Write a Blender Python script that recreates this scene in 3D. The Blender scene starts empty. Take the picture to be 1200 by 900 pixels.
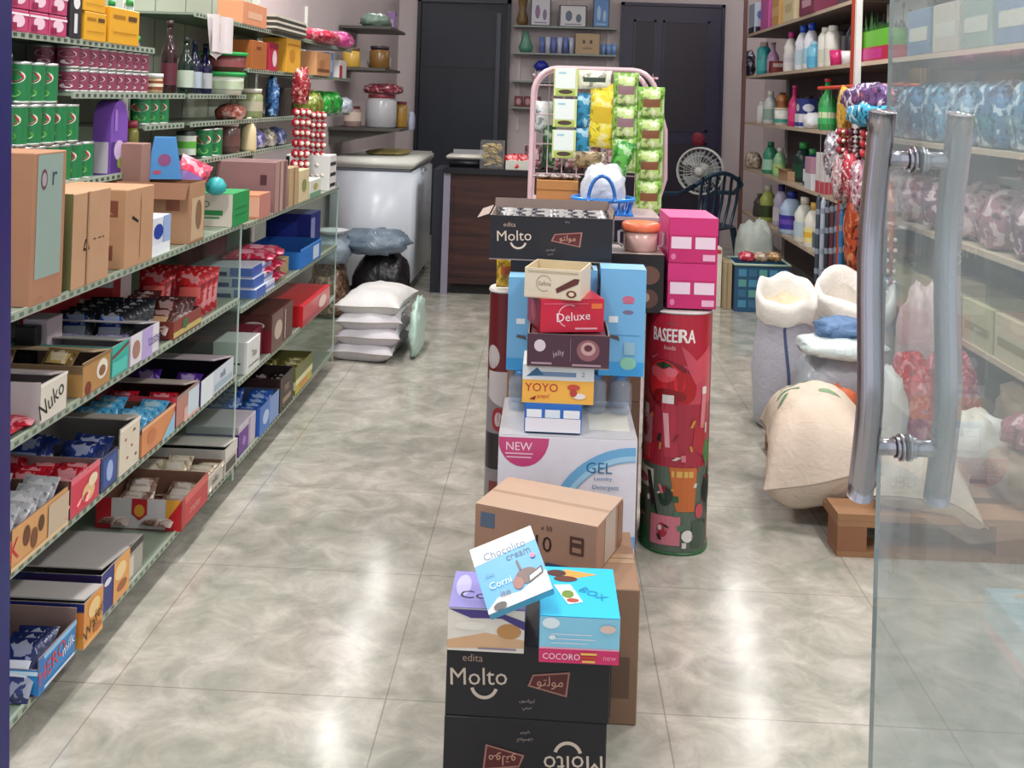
import bpy, bmesh, math, random
from mathutils import Vector, Matrix, Euler
random.seed(7)
SC = bpy.context.scene
COL = SC.collection
# ------------------------------------------------------------------ camera
F, CY, YAW, PITCH, ROLL, H = 1244.53, 102.138, 0.03908, -0.010555, 0.032066, 1.3065
_r = Vector((math.cos(YAW), math.sin(YAW), 0))
_f = Vector((-math.sin(YAW)*math.cos(PITCH), math.cos(YAW)*math.cos(PITCH), -math.sin(PITCH)))
_u = _r.cross(_f)
CR = _r*math.cos(ROLL)+_u*math.sin(ROLL)
CU = -_r*math.sin(ROLL)+_u*math.cos(ROLL)
CF = _f
cam_d = bpy.data.cameras.new('camera')
cam = bpy.data.objects.new('camera', cam_d); COL.objects.link(cam)
m = Matrix.Identity(4)
for i in range(3):
    m[i][0] = CR[i]; m[i][1] = CU[i]; m[i][2] = -CF[i]
m[2][3] = H
cam.matrix_world = m
cam_d.sensor_width = 36; cam_d.lens = F/1200*36
cam_d.shift_y = -(450-CY)/1200
cam_d.clip_start = 0.02
SC.camera = cam
def at(px, py, X=None, Y=None, Z=None):
    """point of the place seen at a pixel of the photograph, on a known plane"""
    d = CF + CR*((px-600)/F) + CU*((CY-py)/F)
    if X is not None: t = X/d.x
    elif Y is not None: t = Y/d.y
    else: t = (Z-H)/d.z
    return Vector((d.x*t, d.y*t, H+d.z*t))
# ------------------------------------------------------------------ view, world, lamps
vs = SC.view_settings
vs.view_transform = 'Standard'; vs.look = 'None'; vs.gamma = 1.0; vs.use_curve_mapping = False
vs.exposure = -0.05
W = bpy.data.worlds.new('world'); SC.world = W; W.use_nodes = True
W.node_tree.nodes['Background'].inputs[0].default_value = (0.86, 0.93, 1.0, 1)
W.node_tree.nodes['Background'].inputs[1].default_value = 1.0
LAMPS = [(-0.9, 1.6), (1.2, 1.6), (-0.9, 3.3), (1.2, 3.3), (-0.9, 5.0), (1.2, 5.0), (-1.3, 6.8), (1.5, 7.2), (-1.35, 8.0), (1.6, 8.2), (-1.35, 9.0), (1.65, 9.0), (0.2, 7.9)]
for i, (lx, ly) in enumerate(LAMPS):
    ld = bpy.data.lights.new('ceiling_lamp_light', 'AREA'); ld.shape = 'RECTANGLE'
    near = ly < 6; ld.size = 0.2 if near else 0.07; ld.size_y = 0.5 if near else 0.16; ld.energy = 32 if near else 4.5; ld.color = (1.0, 0.985, 0.96)
    lo = bpy.data.objects.new('ceiling_lamp_light', ld); COL.objects.link(lo)
    lo.location = (lx, ly, 2.84)
# ------------------------------------------------------------------ materials
def s2l(c):
    return tuple(((v/12.92) if v <= 0.04045 else ((v+0.055)/1.055)**2.4) for v in c)
def hexc(h):
    h = h.lstrip('#'); return tuple(int(h[i:i+2], 16)/255 for i in (0, 2, 4))
_M = {}
def P(h, rough=0.5, metal=0.0, var=0.06, scale=30, bump=0.0, spec=0.5, wrinkle=False):
    """plain coloured surface with a little mottling"""
    key = ('P', h, rough, metal, var, scale, bump, spec, wrinkle)
    if key in _M: return _M[key]
    mt = bpy.data.materials.new('surface_'+h.lstrip('#')); mt.use_nodes = True
    nt = mt.node_tree; b = nt.nodes['Principled BSDF']
    c = s2l(hexc(h))
    b.inputs['Roughness'].default_value = rough; b.inputs['Metallic'].default_value = metal
    b.inputs['Specular IOR Level'].default_value = spec
    tc = nt.nodes.new('ShaderNodeTexCoord'); nz = nt.nodes.new('ShaderNodeTexNoise')
    nz.inputs['Scale'].default_value = scale; nz.inputs['Detail'].default_value = 3
    nt.links.new(tc.outputs['Object'], nz.inputs['Vector'])
    mx = nt.nodes.new('ShaderNodeMix'); mx.data_type = 'RGBA'
    mx.inputs[6].default_value = tuple(v*(1-var) for v in c)+(1,)
    mx.inputs[7].default_value = tuple(min(1, v*(1+var)) for v in c)+(1,)
    nt.links.new(nz.outputs['Fac'], mx.inputs[0]); nt.links.new(mx.outputs[2], b.inputs['Base Color'])
    if bump:
        bp = nt.nodes.new('ShaderNodeBump'); bp.inputs['Strength'].default_value = bump; bp.inputs['Distance'].default_value = 0.01
        if wrinkle:
            n2 = nt.nodes.new('ShaderNodeTexNoise'); n2.inputs['Scale'].default_value = scale; n2.inputs['Detail'].default_value = 4
            n2.inputs['Distortion'].default_value = 1.5
            nt.links.new(tc.outputs['Object'], n2.inputs['Vector']); nt.links.new(n2.outputs['Fac'], bp.inputs['Height'])
        else: nt.links.new(nz.outputs['Fac'], bp.inputs['Height'])
        nt.links.new(bp.outputs['Normal'], b.inputs['Normal'])
    _M[key] = mt; return mt
def CARD(h='#b08d6c'): return P(h, 0.8, 0, 0.10, 12, 0.05)
def INK(h): return P(h, 0.35, 0, 0.0)
def PATT(cols, scale=30, rough=0.35, bump=0.3, metal=0.1, soft=0.02):
    """printed film: irregular patches of several inks over a base colour"""
    key = ('PT', tuple(cols), scale, rough, bump, metal)
    if key in _M: return _M[key]
    mt = bpy.data.materials.new('printed_'+cols[0].lstrip('#')); mt.use_nodes = True
    nt = mt.node_tree; b = nt.nodes['Principled BSDF']; N = nt.nodes.new
    b.inputs['Roughness'].default_value = rough; b.inputs['Metallic'].default_value = metal
    tc = N('ShaderNodeTexCoord'); nz = N('ShaderNodeTexNoise'); nz.inputs['Scale'].default_value = scale; nz.inputs['Detail'].default_value = 2; nz.inputs['Distortion'].default_value = 0.6
    nt.links.new(tc.outputs['Object'], nz.inputs['Vector'])
    cr = N('ShaderNodeValToRGB'); n = len(cols); e = cr.color_ramp.elements
    stops = {2: [(0.0, 0), (0.56, 0), (0.585, 1)], 3: [(0.0, 1), (0.39, 1), (0.415, 0), (0.57, 0), (0.595, 2)], 4: [(0.0, 3), (0.36, 3), (0.38, 1), (0.43, 1), (0.45, 0), (0.57, 0), (0.595, 2)]}[n]
    e[0].position = stops[0][0]; e[0].color = s2l(hexc(cols[stops[0][1]]))+(1,); e[1].position = stops[1][0]; e[1].color = s2l(hexc(cols[stops[1][1]]))+(1,)
    for p, i in stops[2:]: q = e.new(p); q.color = s2l(hexc(cols[i]))+(1,)
    nt.links.new(nz.outputs['Fac'], cr.inputs[0]); nt.links.new(cr.outputs[0], b.inputs['Base Color'])
    bp = N('ShaderNodeBump'); bp.inputs['Strength'].default_value = bump; bp.inputs['Distance'].default_value = 0.01
    n2 = N('ShaderNodeTexNoise'); n2.inputs['Scale'].default_value = 26; n2.inputs['Detail'].default_value = 4; n2.inputs['Distortion'].default_value = 1.5
    nt.links.new(tc.outputs['Object'], n2.inputs['Vector']); nt.links.new(n2.outputs['Fac'], bp.inputs['Height']); nt.links.new(bp.outputs['Normal'], b.inputs['Normal'])
    _M[key] = mt; return mt
def _mixh(h, t, k):
    a, b_ = hexc(h), hexc(t); return '#%02x%02x%02x' % tuple(int(255*(a[i]*(1-k)+b_[i]*k)) for i in range(3))
def BAG(h, rough=0.3): return P(h, rough, 0, 0.10, 16, 0.7, wrinkle=True)
def FOIL(h, rough=0.28): return PATT((h, _mixh(h, '#101014', 0.35), _mixh(h, '#f4f0ea', 0.55)), 34, rough)
def CLOTH(h): return P(h, 0.75, 0, 0.08, 25, 0.35, wrinkle=True)
def GLASS(tint=(0.80, 0.92, 0.87), haze=0.0, key='g', ior=1.5, haze_col=(0.55,0.60,0.60), slab=True):
    k = ('G', tint, haze, key, ior)
    if k in _M: return _M[k]
    mt = bpy.data.materials.new('glass_'+key); mt.use_nodes = True; nt = mt.node_tree
    for n in list(nt.nodes): nt.nodes.remove(n)
    out = nt.nodes.new('ShaderNodeOutputMaterial')
    tr = nt.nodes.new('ShaderNodeBsdfTransparent'); tr.inputs[0].default_value = tint+(1,)
    gl = nt.nodes.new('ShaderNodeBsdfGlossy'); gl.inputs['Roughness'].default_value = 0.015
    fr = nt.nodes.new('ShaderNodeFresnel'); fr.inputs[0].default_value = ior
    mx = nt.nodes.new('ShaderNodeMixShader')
    nt.links.new(fr.outputs[0], mx.inputs[0]); nt.links.new(tr.outputs[0], mx.inputs[1]); nt.links.new(gl.outputs[0], mx.inputs[2])
    last = mx
    if haze:
        df = nt.nodes.new('ShaderNodeBsdfDiffuse'); df.inputs[0].default_value = haze_col+(1,)  # diffuse veil of one colour mixed over the clear glass
        tc = nt.nodes.new('ShaderNodeTexCoord'); nz = nt.nodes.new('ShaderNodeTexNoise'); nz.inputs['Scale'].default_value = 3; nz.inputs['Detail'].default_value = 5
        nt.links.new(tc.outputs['Object'], nz.inputs['Vector'])
        mr = nt.nodes.new('ShaderNodeMapRange'); mr.inputs['To Min'].default_value = haze*0.6; mr.inputs['To Max'].default_value = haze*1.4
        nt.links.new(nz.outputs['Fac'], mr.inputs['Value'])
        m2 = nt.nodes.new('ShaderNodeMixShader'); nt.links.new(mr.outputs[0], m2.inputs[0])
        nt.links.new(mx.outputs[0], m2.inputs[1]); nt.links.new(df.outputs[0], m2.inputs[2]); last = m2
    if slab:
        ge = nt.nodes.new('ShaderNodeNewGeometry'); t2 = nt.nodes.new('ShaderNodeBsdfTransparent'); m3 = nt.nodes.new('ShaderNodeMixShader')
        nt.links.new(ge.outputs['Backfacing'], m3.inputs[0]); nt.links.new(last.outputs[0], m3.inputs[1]); nt.links.new(t2.outputs[0], m3.inputs[2]); last = m3
    nt.links.new(last.outputs[0], out.inputs[0])
    _M[k] = mt; return mt
CLEAR = lambda: GLASS((0.86, 0.90, 0.93), 0.10, 'clear_plastic', 1.45, (0.75,0.78,0.82))
STEEL = lambda: P('#c9c6cc', 0.22, 1.0, 0.03)
# ------------------------------------------------------------------ mesh builder
_T = {}
def text_tris(s):
    if s in _T: return _T[s]
    cu = bpy.data.curves.new('lettering', 'FONT'); cu.body = s; cu.size = 1; cu.resolution_u = 2
    o = bpy.data.objects.new('lettering', cu); COL.objects.link(o)
    dg = bpy.context.evaluated_depsgraph_get(); dg.update()
    me = bpy.data.meshes.new_from_object(o.evaluated_get(dg))
    vs_ = [tuple(v.co) for v in me.vertices]; fs = [tuple(p.vertices) for p in me.polygons]
    bpy.data.objects.remove(o); bpy.data.curves.remove(cu); bpy.data.meshes.remove(me)
    if vs_:
        x0 = min(v[0] for v in vs_); x1 = max(v[0] for v in vs_); y0 = min(v[1] for v in vs_); y1 = max(v[1] for v in vs_)
        h = max(1e-6, y1-y0)
        vs_ = [((v[0]-(x0+x1)/2)/h, (v[1]-(y0+y1)/2)/h) for v in vs_]
        w = (x1-x0)/h
    else: w = 1
    _T[s] = (vs_, fs, w); return _T[s]
class MB:
    def __init__(s): s.v = []; s.f = []; s.m = []; s.mats = []; s.sm = []
    def mi(s, mt):
        if mt not in s.mats: s.mats.append(mt)
        return s.mats.index(mt)
    def add(s, vs_, fs, mt, M=None, smooth=False):
        b = len(s.v); k = s.mi(mt)
        for v in vs_:
            v = Vector(v); s.v.append(tuple(M @ v) if M else tuple(v))
        for f in fs: s.f.append(tuple(b+i for i in f)); s.m.append(k); s.sm.append(smooth)
        return s
    def box(s, x0, x1, y0, y1, z0, z1, mt, M=None, fm=None):
        vs_ = [(x0,y0,z0),(x1,y0,z0),(x1,y1,z0),(x0,y1,z0),(x0,y0,z1),(x1,y0,z1),(x1,y1,z1),(x0,y1,z1)]
        fs = {'D':(0,3,2,1),'T':(4,5,6,7),'F':(0,1,5,4),'R':(1,2,6,5),'B':(2,3,7,6),'L':(3,0,4,7)}
        b = len(s.v)
        for v in vs_: s.v.append(tuple(M @ Vector(v)) if M else v)
        for k, f in fs.items():
            s.f.append(tuple(b+i for i in f)); s.m.append(s.mi((fm or {}).get(k, mt))); s.sm.append(False)
        return s
    def lathe(s, prof, mt, c=(0,0,0), n=16, sx=1, sy=1, M=None, cap=True, smooth=True):
        vs_ = []; fs = []
        for r, z in prof:
            for i in range(n):
                a = 2*math.pi*i/n; vs_.append((c[0]+r*sx*math.cos(a), c[1]+r*sy*math.sin(a), c[2]+z))
        for j in range(len(prof)-1):
            for i in range(n):
                k = (i+1) % n; fs.append((j*n+i, j*n+k, (j+1)*n+k, (j+1)*n+i))
        if cap:
            fs.append(tuple(reversed(range(n)))); q = (len(prof)-1)*n; fs.append(tuple(q+i for i in range(n)))
        return s.add(vs_, fs, mt, M, smooth)
    def tube(s, pts, r, mt, n=8, closed=False, M=None, sq=None):
        pts = [Vector(p) for p in pts]; L = len(pts); vs_ = []; fs = []
        up = None
        for i, p in enumerate(pts):
            if closed: t = pts[(i+1) % L]-pts[i-1]
            else: t = pts[min(i+1, L-1)]-pts[max(i-1, 0)]
            t.normalize()
            if up is None:
                up = Vector((0,0,1)) if abs(t.z) < 0.9 else Vector((1,0,0))
            a = t.cross(up); a.normalize(); b = a.cross(t); up = b
            rr = r[i] if isinstance(r, (list, tuple)) else r
            for k in range(n):
                an = 2*math.pi*k/n; vs_.append(p + a*rr*math.cos(an) + b*rr*math.sin(an))
        for i in range(L if closed else L-1):
            j = (i+1) % L
            for k in range(n):
                q = (k+1) % n; fs.append((i*n+k, i*n+q, j*n+q, j*n+k))
        if not closed:
            fs.append(tuple(range(n))); fs.append(tuple((L-1)*n+k for k in reversed(range(n))))
        return s.add(vs_, fs, mt, M, True)
    def grid(s, fn, nu, nv, mt, M=None, smooth=True, wrapu=False):
        vs_ = [fn(i/nu, j/nv) for j in range(nv+1) for i in range(nu+1)]
        fs = [(j*(nu+1)+i, j*(nu+1)+i+1, (j+1)*(nu+1)+i+1, (j+1)*(nu+1)+i) for j in range(nv) for i in range(nu)]
        return s.add(vs_, fs, mt, M, smooth)
    def build(s, name, parent=None, loc=(0,0,0), rot=(0,0,0), weld=False):
        me = bpy.data.meshes.new(name); me.from_pydata(s.v, [], s.f)
        for mt in s.mats: me.materials.append(mt)
        me.polygons.foreach_set('material_index', s.m); me.polygons.foreach_set('use_smooth', s.sm)
        if weld:
            bm = bmesh.new(); bm.from_mesh(me); bmesh.ops.remove_doubles(bm, verts=bm.verts, dist=1e-5)
            bmesh.ops.recalc_face_normals(bm, faces=bm.faces); bm.to_mesh(me); bm.free()
        me.update()
        o = bpy.data.objects.new(name, me); COL.objects.link(o)
        o.location = loc; o.rotation_euler = rot
        if parent: o.parent = parent
        return o
SEEN = {}
def tag(o, label, cat, group=None, kind=None):
    if kind != 'stuff' and label in SEEN and (SEEN[label] != group or group is None): print('DUPLICATE LABEL', label)
    n = len(label.split())
    if n < 4 or n > 16: print('LABEL LENGTH', n, label)
    SEEN[label] = group
    o['label'] = label; o['category'] = cat
    if group: o['group'] = group
    if kind: o['kind'] = kind
    return o
def thing(name, label, cat, loc=(0,0,0), rz=0, group=None, rot=None):
    o = bpy.data.objects.new(name, None); COL.objects.link(o); o.empty_display_size = 0.05
    o.location = loc; o.rotation_euler = rot or (0, 0, rz)
    return tag(o, label, cat, group)
def struct(o): o['kind'] = 'structure'; return o
def dup(o, loc, rz=None, label=None, group=None, rot=None):
    c = o.copy(); COL.objects.link(c); c.location = loc
    if rz is not None: c.rotation_euler = (0, 0, rz)
    if rot is not None: c.rotation_euler = rot
    if label: c['label'] = label
    if group: c['group'] = group
    SEEN[c['label']] = c.get('group')
    for ch in list(o.children):
        d = ch.copy(); COL.objects.link(d); d.parent = c
        for g in list(ch.children):
            e = g.copy(); COL.objects.link(e); e.parent = d
    return c
# printing on the faces of a carton: u,v run 0..1 over the face
def faceframe(f, w, d, h):
    return {'F': (Vector((-w/2,-d/2,0)), Vector((w,0,0)), Vector((0,0,h)), Vector((0,-1,0))),
            'R': (Vector((w/2,-d/2,0)), Vector((0,d,0)), Vector((0,0,h)), Vector((1,0,0))),
            'L': (Vector((-w/2,d/2,0)), Vector((0,-d,0)), Vector((0,0,h)), Vector((-1,0,0))),
            'B': (Vector((w/2,d/2,0)), Vector((-w,0,0)), Vector((0,0,h)), Vector((0,1,0))),
            'T': (Vector((-w/2,-d/2,h)), Vector((w,0,0)), Vector((0,d,0)), Vector((0,0,1)))}[f]
def surf_of(f, w, d, h):
    o, a, b, n = faceframe(f, w, d, h)
    return (lambda u, v, e: o+a*u+b*v+n*e), a.length, b.length
def prints(mb, surf, Wd, Ht, items, e0=0.0005, sub=1):
    e = e0
    def clip(poly, i_, val, keep_less):
        out = []
        for q in range(len(poly)):
            p1, p2 = poly[q], poly[(q+1) % len(poly)]
            in1 = (p1[0] <= val) == keep_less; in2 = (p2[0] <= val) == keep_less
            if in1: out.append(p1)
            if in1 != in2:
                t = (val-p1[0])/(p2[0]-p1[0]); out.append((val, p1[1]+t*(p2[1]-p1[1])))
        return out
    def poly(pl, c, e):
        if sub <= 1: mb.add([surf(u, v, e) for u, v in pl], [tuple(range(len(pl)))], INK(c)); return
        lo, hi = min(p[0] for p in pl), max(p[0] for p in pl); n = max(1, round((hi-lo)*sub))
        for q in range(n):
            x0, x1 = lo+(hi-lo)*q/n, lo+(hi-lo)*(q+1)/n; pp = pl
            if q > 0: pp = clip(pp, 0, x0, False)
            if pp and q < n-1: pp = clip(pp, 0, x1, True)
            if len(pp) >= 3: mb.add([surf(u, v, e) for u, v in pp], [tuple(range(len(pp)))], INK(c))
    for it in items:
        k = it[0]; e += 0.00025 if sub <= 1 else 0.00006
        if k == 'r':
            _, u0, v0, u1, v1, c = it
            poly([(u0, v0), (u1, v0), (u1, v1), (u0, v1)], c, e)
        elif k == 'e':
            _, cu, cv, ru, rv, c = it; n = 20
            poly([(cu+ru*math.cos(2*math.pi*i/n), cv+rv*math.sin(2*math.pi*i/n)) for i in range(n)], c, e)
        elif k == 'p':
            _, pl, c = it; poly(pl, c, e)
        elif k == 'a':   # arc band: centre, radii (in metres of height), angles, thickness
            _, cu, cv, R, t, a0, a1, c = it; n = 18; pts = []; fs = []
            for i in range(n+1):
                an = math.radians(a0+(a1-a0)*i/n)
                for r_ in (R-t/2, R+t/2):
                    pts.append(surf(cu+r_*math.cos(an)*Ht/Wd, cv+r_*math.sin(an), e))
            for i in range(n): fs.append((2*i, 2*i+1, 2*i+3, 2*i+2))
            mb.add(pts, fs, INK(c))
        elif k == 't':
            _, u, v, hh, s_, c = it[:6]; ang = math.radians(it[6]) if len(it) > 6 else 0
            st = it[7] if len(it) > 7 else 1.0
            vs_, fs, w_ = text_tris(s_); pts = []
            for x, y in vs_:
                x *= hh*Ht*st; y *= hh*Ht
                X = x*math.cos(ang)-y*math.sin(ang); Y = x*math.sin(ang)+y*math.cos(ang)
                pts.append(surf(u+X/Wd, v+Y/Ht, e))
            mb.add(pts, fs, INK(c))
def facep(mb, w, d, h, pr):
    for f, items in (pr or {}).items():
        sf, a, b = surf_of(f, w, d, h); prints(mb, sf, a, b, items)
# closed carton as one mesh (w along x, d along y)
def carton(name, label, cat, loc, dims, mt, pr=None, rz=0, group=None, rot=None, fm=None, tape=None, bev=0.002, parent=None):
    w, d, h = dims; mb = MB()
    bm = bmesh.new(); bmesh.ops.create_cube(bm, size=1)
    bmesh.ops.scale(bm, vec=(w, d, h), verts=bm.verts); bmesh.ops.translate(bm, vec=(0, 0, h/2), verts=bm.verts)
    if bev: bmesh.ops.bevel(bm, geom=list(bm.edges), offset=min(bev, h/6), segments=1, affect='EDGES')
    bm.verts.index_update()
    vs_ = [tuple(v.co) for v in bm.verts]
    for f in bm.faces:
        n = f.normal; k = max((abs(n.x), 'R' if n.x > 0 else 'L'), (abs(n.y), 'B' if n.y > 0 else 'F'), (abs(n.z), 'T' if n.z > 0 else 'D'))[1]
        mb.add([tuple(v.co) for v in f.verts], [tuple(range(len(f.verts)))], (fm or {}).get(k, mt))
    bm.free()
    if tape:   # parcel tape along the lid seam
        mb.box(-w/2+0.001, w/2-0.001, -0.024, 0.024, h+0.0002, h+0.0006, P(tape, 0.25))
        mb.box(-w/2+0.001, w/2-0.001, -0.001, 0.001, h+0.0006, h+0.0009, P('#5f4630', 0.8))
    facep(mb, w, d, h, pr)
    o = mb.build(name, parent, loc, rot or (0, 0, rz))
    if parent is None: tag(o, label, cat, group)
    return o
# open display tray: walls of board, optional raised lid and flaps
def tray(name, label, cat, loc, dims, outer, inner='#8f8680', pr=None, rz=0, lid=None, fh=None, flaps=(), group=None, bottomless=False, walls=None):
    w, d, h = dims; t = 0.003
    root = thing(name, label, cat, loc, rz, group)
    om = P(outer, 0.4) if isinstance(outer, str) else outer; im = CARD(inner)
    hs = {'F': h, 'R': h, 'L': h, 'B': h}; hs.update(fh or {})
    wc = walls or {}
    mb = MB(); mb.box(-w/2, w/2, -d/2, d/2, 0, t, im)
    wm = lambda k: (P(wc[k], 0.4) if k in wc else om)
    mb.box(-w/2, w/2, -d/2, -d/2+t, t, hs['F'], im, fm={'F': wm('F')})
    mb.box(-w/2, w/2, d/2-t, d/2, t, hs['B'], im, fm={'B': wm('B')})
    mb.box(-w/2, -w/2+t, -d/2+t, d/2-t, t, hs['L'], im, fm={'L': wm('L')})
    mb.box(w/2-t, w/2, -d/2+t, d/2-t, t, hs['R'], im, fm={'R': wm('R')})
    for f, items in (pr or {}).items():
        if f == 'T': continue
        sf, a, b = surf_of(f, w, d, hs[f]); prints(mb, sf, a, b, items)
    mb.build('body', root)
    if lid:   # (side, length, opening angle from closed, inside colour)
        side, ln, ang, ic = lid; b = MB()
        a = math.radians(ang)
        b.box(-w/2+0.001, w/2-0.001, 0, t, 0, ln, CARD(ic))
        o = b.build('lid', root)
        if side == 'B': o.location = (0, d/2+0.0005, hs['B']); o.rotation_euler = (a, 0, 0)
    for side, ln, ang in flaps:
        b = MB(); a = math.radians(ang)
        if side in 'FB':
            b.box(-w/2+0.002, w/2-0.002, 0, t, 0, ln, om, fm={'F': im} if side == 'B' else {'B': im})
            o = b.build('flap', root); o.location = (0, (d/2 if side == 'B' else -d/2-t), hs[side]); o.rotation_euler = ((-a if side == 'B' else a), 0, 0)
        else:
            b.box(0, t, -d/2+0.002, d/2-0.002, 0, ln, om, fm={'L': im} if side == 'R' else {'R': im})
            o = b.build('flap', root); o.location = ((w/2 if side == 'R' else -w/2-t), 0, hs[side]); o.rotation_euler = (0, (a if side == 'R' else -a), 0)
    return root
LIDFR = {}
# pillow packet, lying flat: w along x, l along y, thickness t
_pk = {}
def packet_mesh(w, l, t, c1, c2=None, foil=True, c3=None):
    k = (w, l, t, c1, c2, foil, c3)
    if k in _pk: return _pk[k]
    A = FOIL(c1) if foil else P(c1, 0.4); B = (FOIL(c2) if foil else P(c2, 0.4)) if c2 else A
    C = (P(c3, 0.4)) if c3 else B
    mb = MB(); nu, nv = 6, 8
    rnd = random.Random(hash(k) % 1000 if False else 5)
    jit = [[rnd.uniform(0.85, 1.1) for _ in range(nu+1)] for _ in range(nv+1)]
    def fn(sg):
        def g(u, v):
            i = round(u*nu); j = round(v*nv)
            e = max(0, 1-abs(2*u-1)**2.5)**0.5*max(0, 1-abs(2*v-1)**4)**0.7*jit[j][i]
            return (w*(u-0.5)*(1-0.05*(1-abs(2*v-1)**2)), l*(v-0.5), t/2+sg*(t/2*e+0.0003))
        return g
    top = [fn(1)(i/nu, j/nv) for j in range(nv+1) for i in range(nu+1)]
    for j in range(nv):
        for i in range(nu):
            q = [j*(nu+1)+i, j*(nu+1)+i+1, (j+1)*(nu+1)+i+1, (j+1)*(nu+1)+i]
            mt = A if j in (0, nv-1) or i in (0, nu-1) else (C if (j in (3, 4) and c3) else B)
            mb.add([top[x] for x in q], [(0, 1, 2, 3)], mt, smooth=True)
    bot = [fn(-1)(i/nu, j/nv) for j in range(nv+1) for i in range(nu+1)]
    for j in range(nv):
        for i in range(nu):
            q = [j*(nu+1)+i, (j+1)*(nu+1)+i, (j+1)*(nu+1)+i+1, j*(nu+1)+i+1]
            mb.add([bot[x] for x in q], [(0, 1, 2, 3)], A, smooth=True)
    o = mb.build('tmp', weld=True); me = o.data; bpy.data.objects.remove(o)
    _pk[k] = me; return me
def packets(name, label, cat, me, places, group, single=None):
    """places: (loc, rot)"""
    for loc, rot in places:
        o = bpy.data.objects.new(name, me); COL.objects.link(o); o.location = loc; o.rotation_euler = rot
        tag(o, label, cat, group if len(places) > 1 else None)
def fill(label, root, dims, me, size, colsx=2, rows=5, lean=62, group='x', name='snack_packet', cat='packet', base=0.004, jitter=13, layers=1):
    """packets standing in rows inside a tray, leaning back"""
    w, d, h = dims; pw, pl, pt = size; pts = []; fr = LIDFR.get(root.name, 1.0)
    if fr < 1: rows = max(1, int(rows*fr+0.5)); lean = min(lean, 50)
    R = random.Random(label); rz = root.rotation_euler[2]; L = root.location
    for i in range(colsx):
        for j in range(rows):
            x = -w/2+w*(i+0.5)/colsx; y = -d/2+0.014+(d*fr-0.028)*(j+0.3)/rows
            a = math.radians(lean+R.uniform(-jitter, jitter))
            z = base+pl/2*abs(math.sin(a))+pt*0.5*abs(math.cos(a))
            p = Vector((x, y, z)); q = Matrix.Rotation(rz, 3, 'Z') @ p
            pts.append((tuple(L+q), (a, 0, rz+math.radians(R.uniform(-12, 12)))))
    packets(name, label, cat, me, pts, group)
# vessels: root empty + body, cap, label
def vessel(name, label, cat, loc, prof, bodym, capprof=None, capm=None, lab=None, n=14, sx=1, sy=1, group=None, rz=0, extra=None):
    """prof [(r,z)]; lab (z0,z1,r,hex,[band hex])"""
    root = thing(name, label, cat, loc, rz, group)
    MB().lathe(prof, bodym, n=n, sx=sx, sy=sy).build('body', root)
    if capprof: MB().lathe(capprof, capm, n=n, sx=min(1, sx), sy=min(1, sy) if sy <= sx else sy).build('cap', root)
    if lab:
        z0, z1, r, hx = lab[:4]; b = MB()
        b.lathe([(r, z0), (r, z1)], P(hx, 0.35), n=n, sx=sx, sy=sy, cap=False)
        if len(lab) > 4:
            zz = z0+(z1-z0)*0.35; z2 = z0+(z1-z0)*0.7
            b.lathe([(r+0.0006, zz), (r+0.0006, z2)], P(lab[4], 0.35), n=n, sx=sx, sy=sy, cap=False)
        b.build('paper_label', root)
    return root
def can_prof(r, h): return [(r*0.94, 0), (r, 0.004), (r, h-0.006), (r*0.93, h-0.002), (r*0.93, h)]
def wine_prof(r, h): return [(r*0.9, 0), (r, 0.006), (r, h*0.52), (r*0.8, h*0.62), (r*0.38, h*0.74), (r*0.33, h*0.95)]
def jug_prof(r, h): return [(r*0.92, 0), (r, 0.008), (r, h*0.35), (r*0.9, h*0.5), (r*0.98, h*0.6), (r*0.6, h*0.78), (r*0.36, h*0.84)]
def jar_prof(r, h): return [(r*0.9, 0), (r, 0.01), (r, h*0.78), (r*0.8, h*0.88)]
# stuffed sack lying down: sewn ends along +-y, drooping corners
def pillow(name, label, cat, loc, size, mt, rz=0, rot=None, seed=0, droop=0.0, low=0.3, ear=0.06, amp=0.05, parent=None, group=None):
    from mathutils import noise
    w, l, h = size; mb = MB(); nu, nv = 22, 26; off = Vector((seed*5.1, seed*2.3, 0))
    def fn(sg):
        def g(u, v):
            a, b_ = 2*u-1, 2*v-1
            e = max(0, 1-abs(a)**2.8)**0.5*max(0, 1-abs(b_)**3.2)**0.52
            wx = w/2*(1-0.07*(1-b_*b_)+ear*abs(b_)**4); ly = l/2*(1+ear*abs(a)**4)
            n_ = noise.noise(Vector((a*1.7, b_*2.1, sg))+off)*amp*2+noise.noise(Vector((a*5, b_*6, sg*3))+off)*amp*0.8
            crease = 0.05*math.sin(9*a+seed)*abs(b_)**3
            z = h*(1-low)*e*(1+n_)+h*crease*e if sg > 0 else -h*low*min(1, e*1.7)*(1+0.3*n_)
            z -= droop*h*max(0, -b_-0.35)**1.5*2*(1-0.7*math.sin(1.6*a))
            return (a*wx*(1+0.3*n_*abs(a)), b_*ly*(1+0.05*math.sin(3.1*a+seed)*b_*b_), h*low+z+sg*0.0008)
        return g
    mb.grid(fn(1), nu, nv, mt)
    q = [fn(-1)(i/nu, j/nv) for j in range(nv+1) for i in range(nu+1)]
    mb.add(q, [(j*(nu+1)+i, (j+1)*(nu+1)+i, (j+1)*(nu+1)+i+1, j*(nu+1)+i+1) for j in range(nv) for i in range(nu)], mt, smooth=True)
    seam = P('#a89c8c', 0.7)
    for vv in (0.0, 1.0): mb.tube([fn(1)(i/nu, vv) for i in range(nu+1)], 0.0022, seam, 5)
    o = mb.build(name, parent, loc, rot or (0, 0, rz), weld=True)
    if parent is None: tag(o, label, cat, group)
    return o
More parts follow.
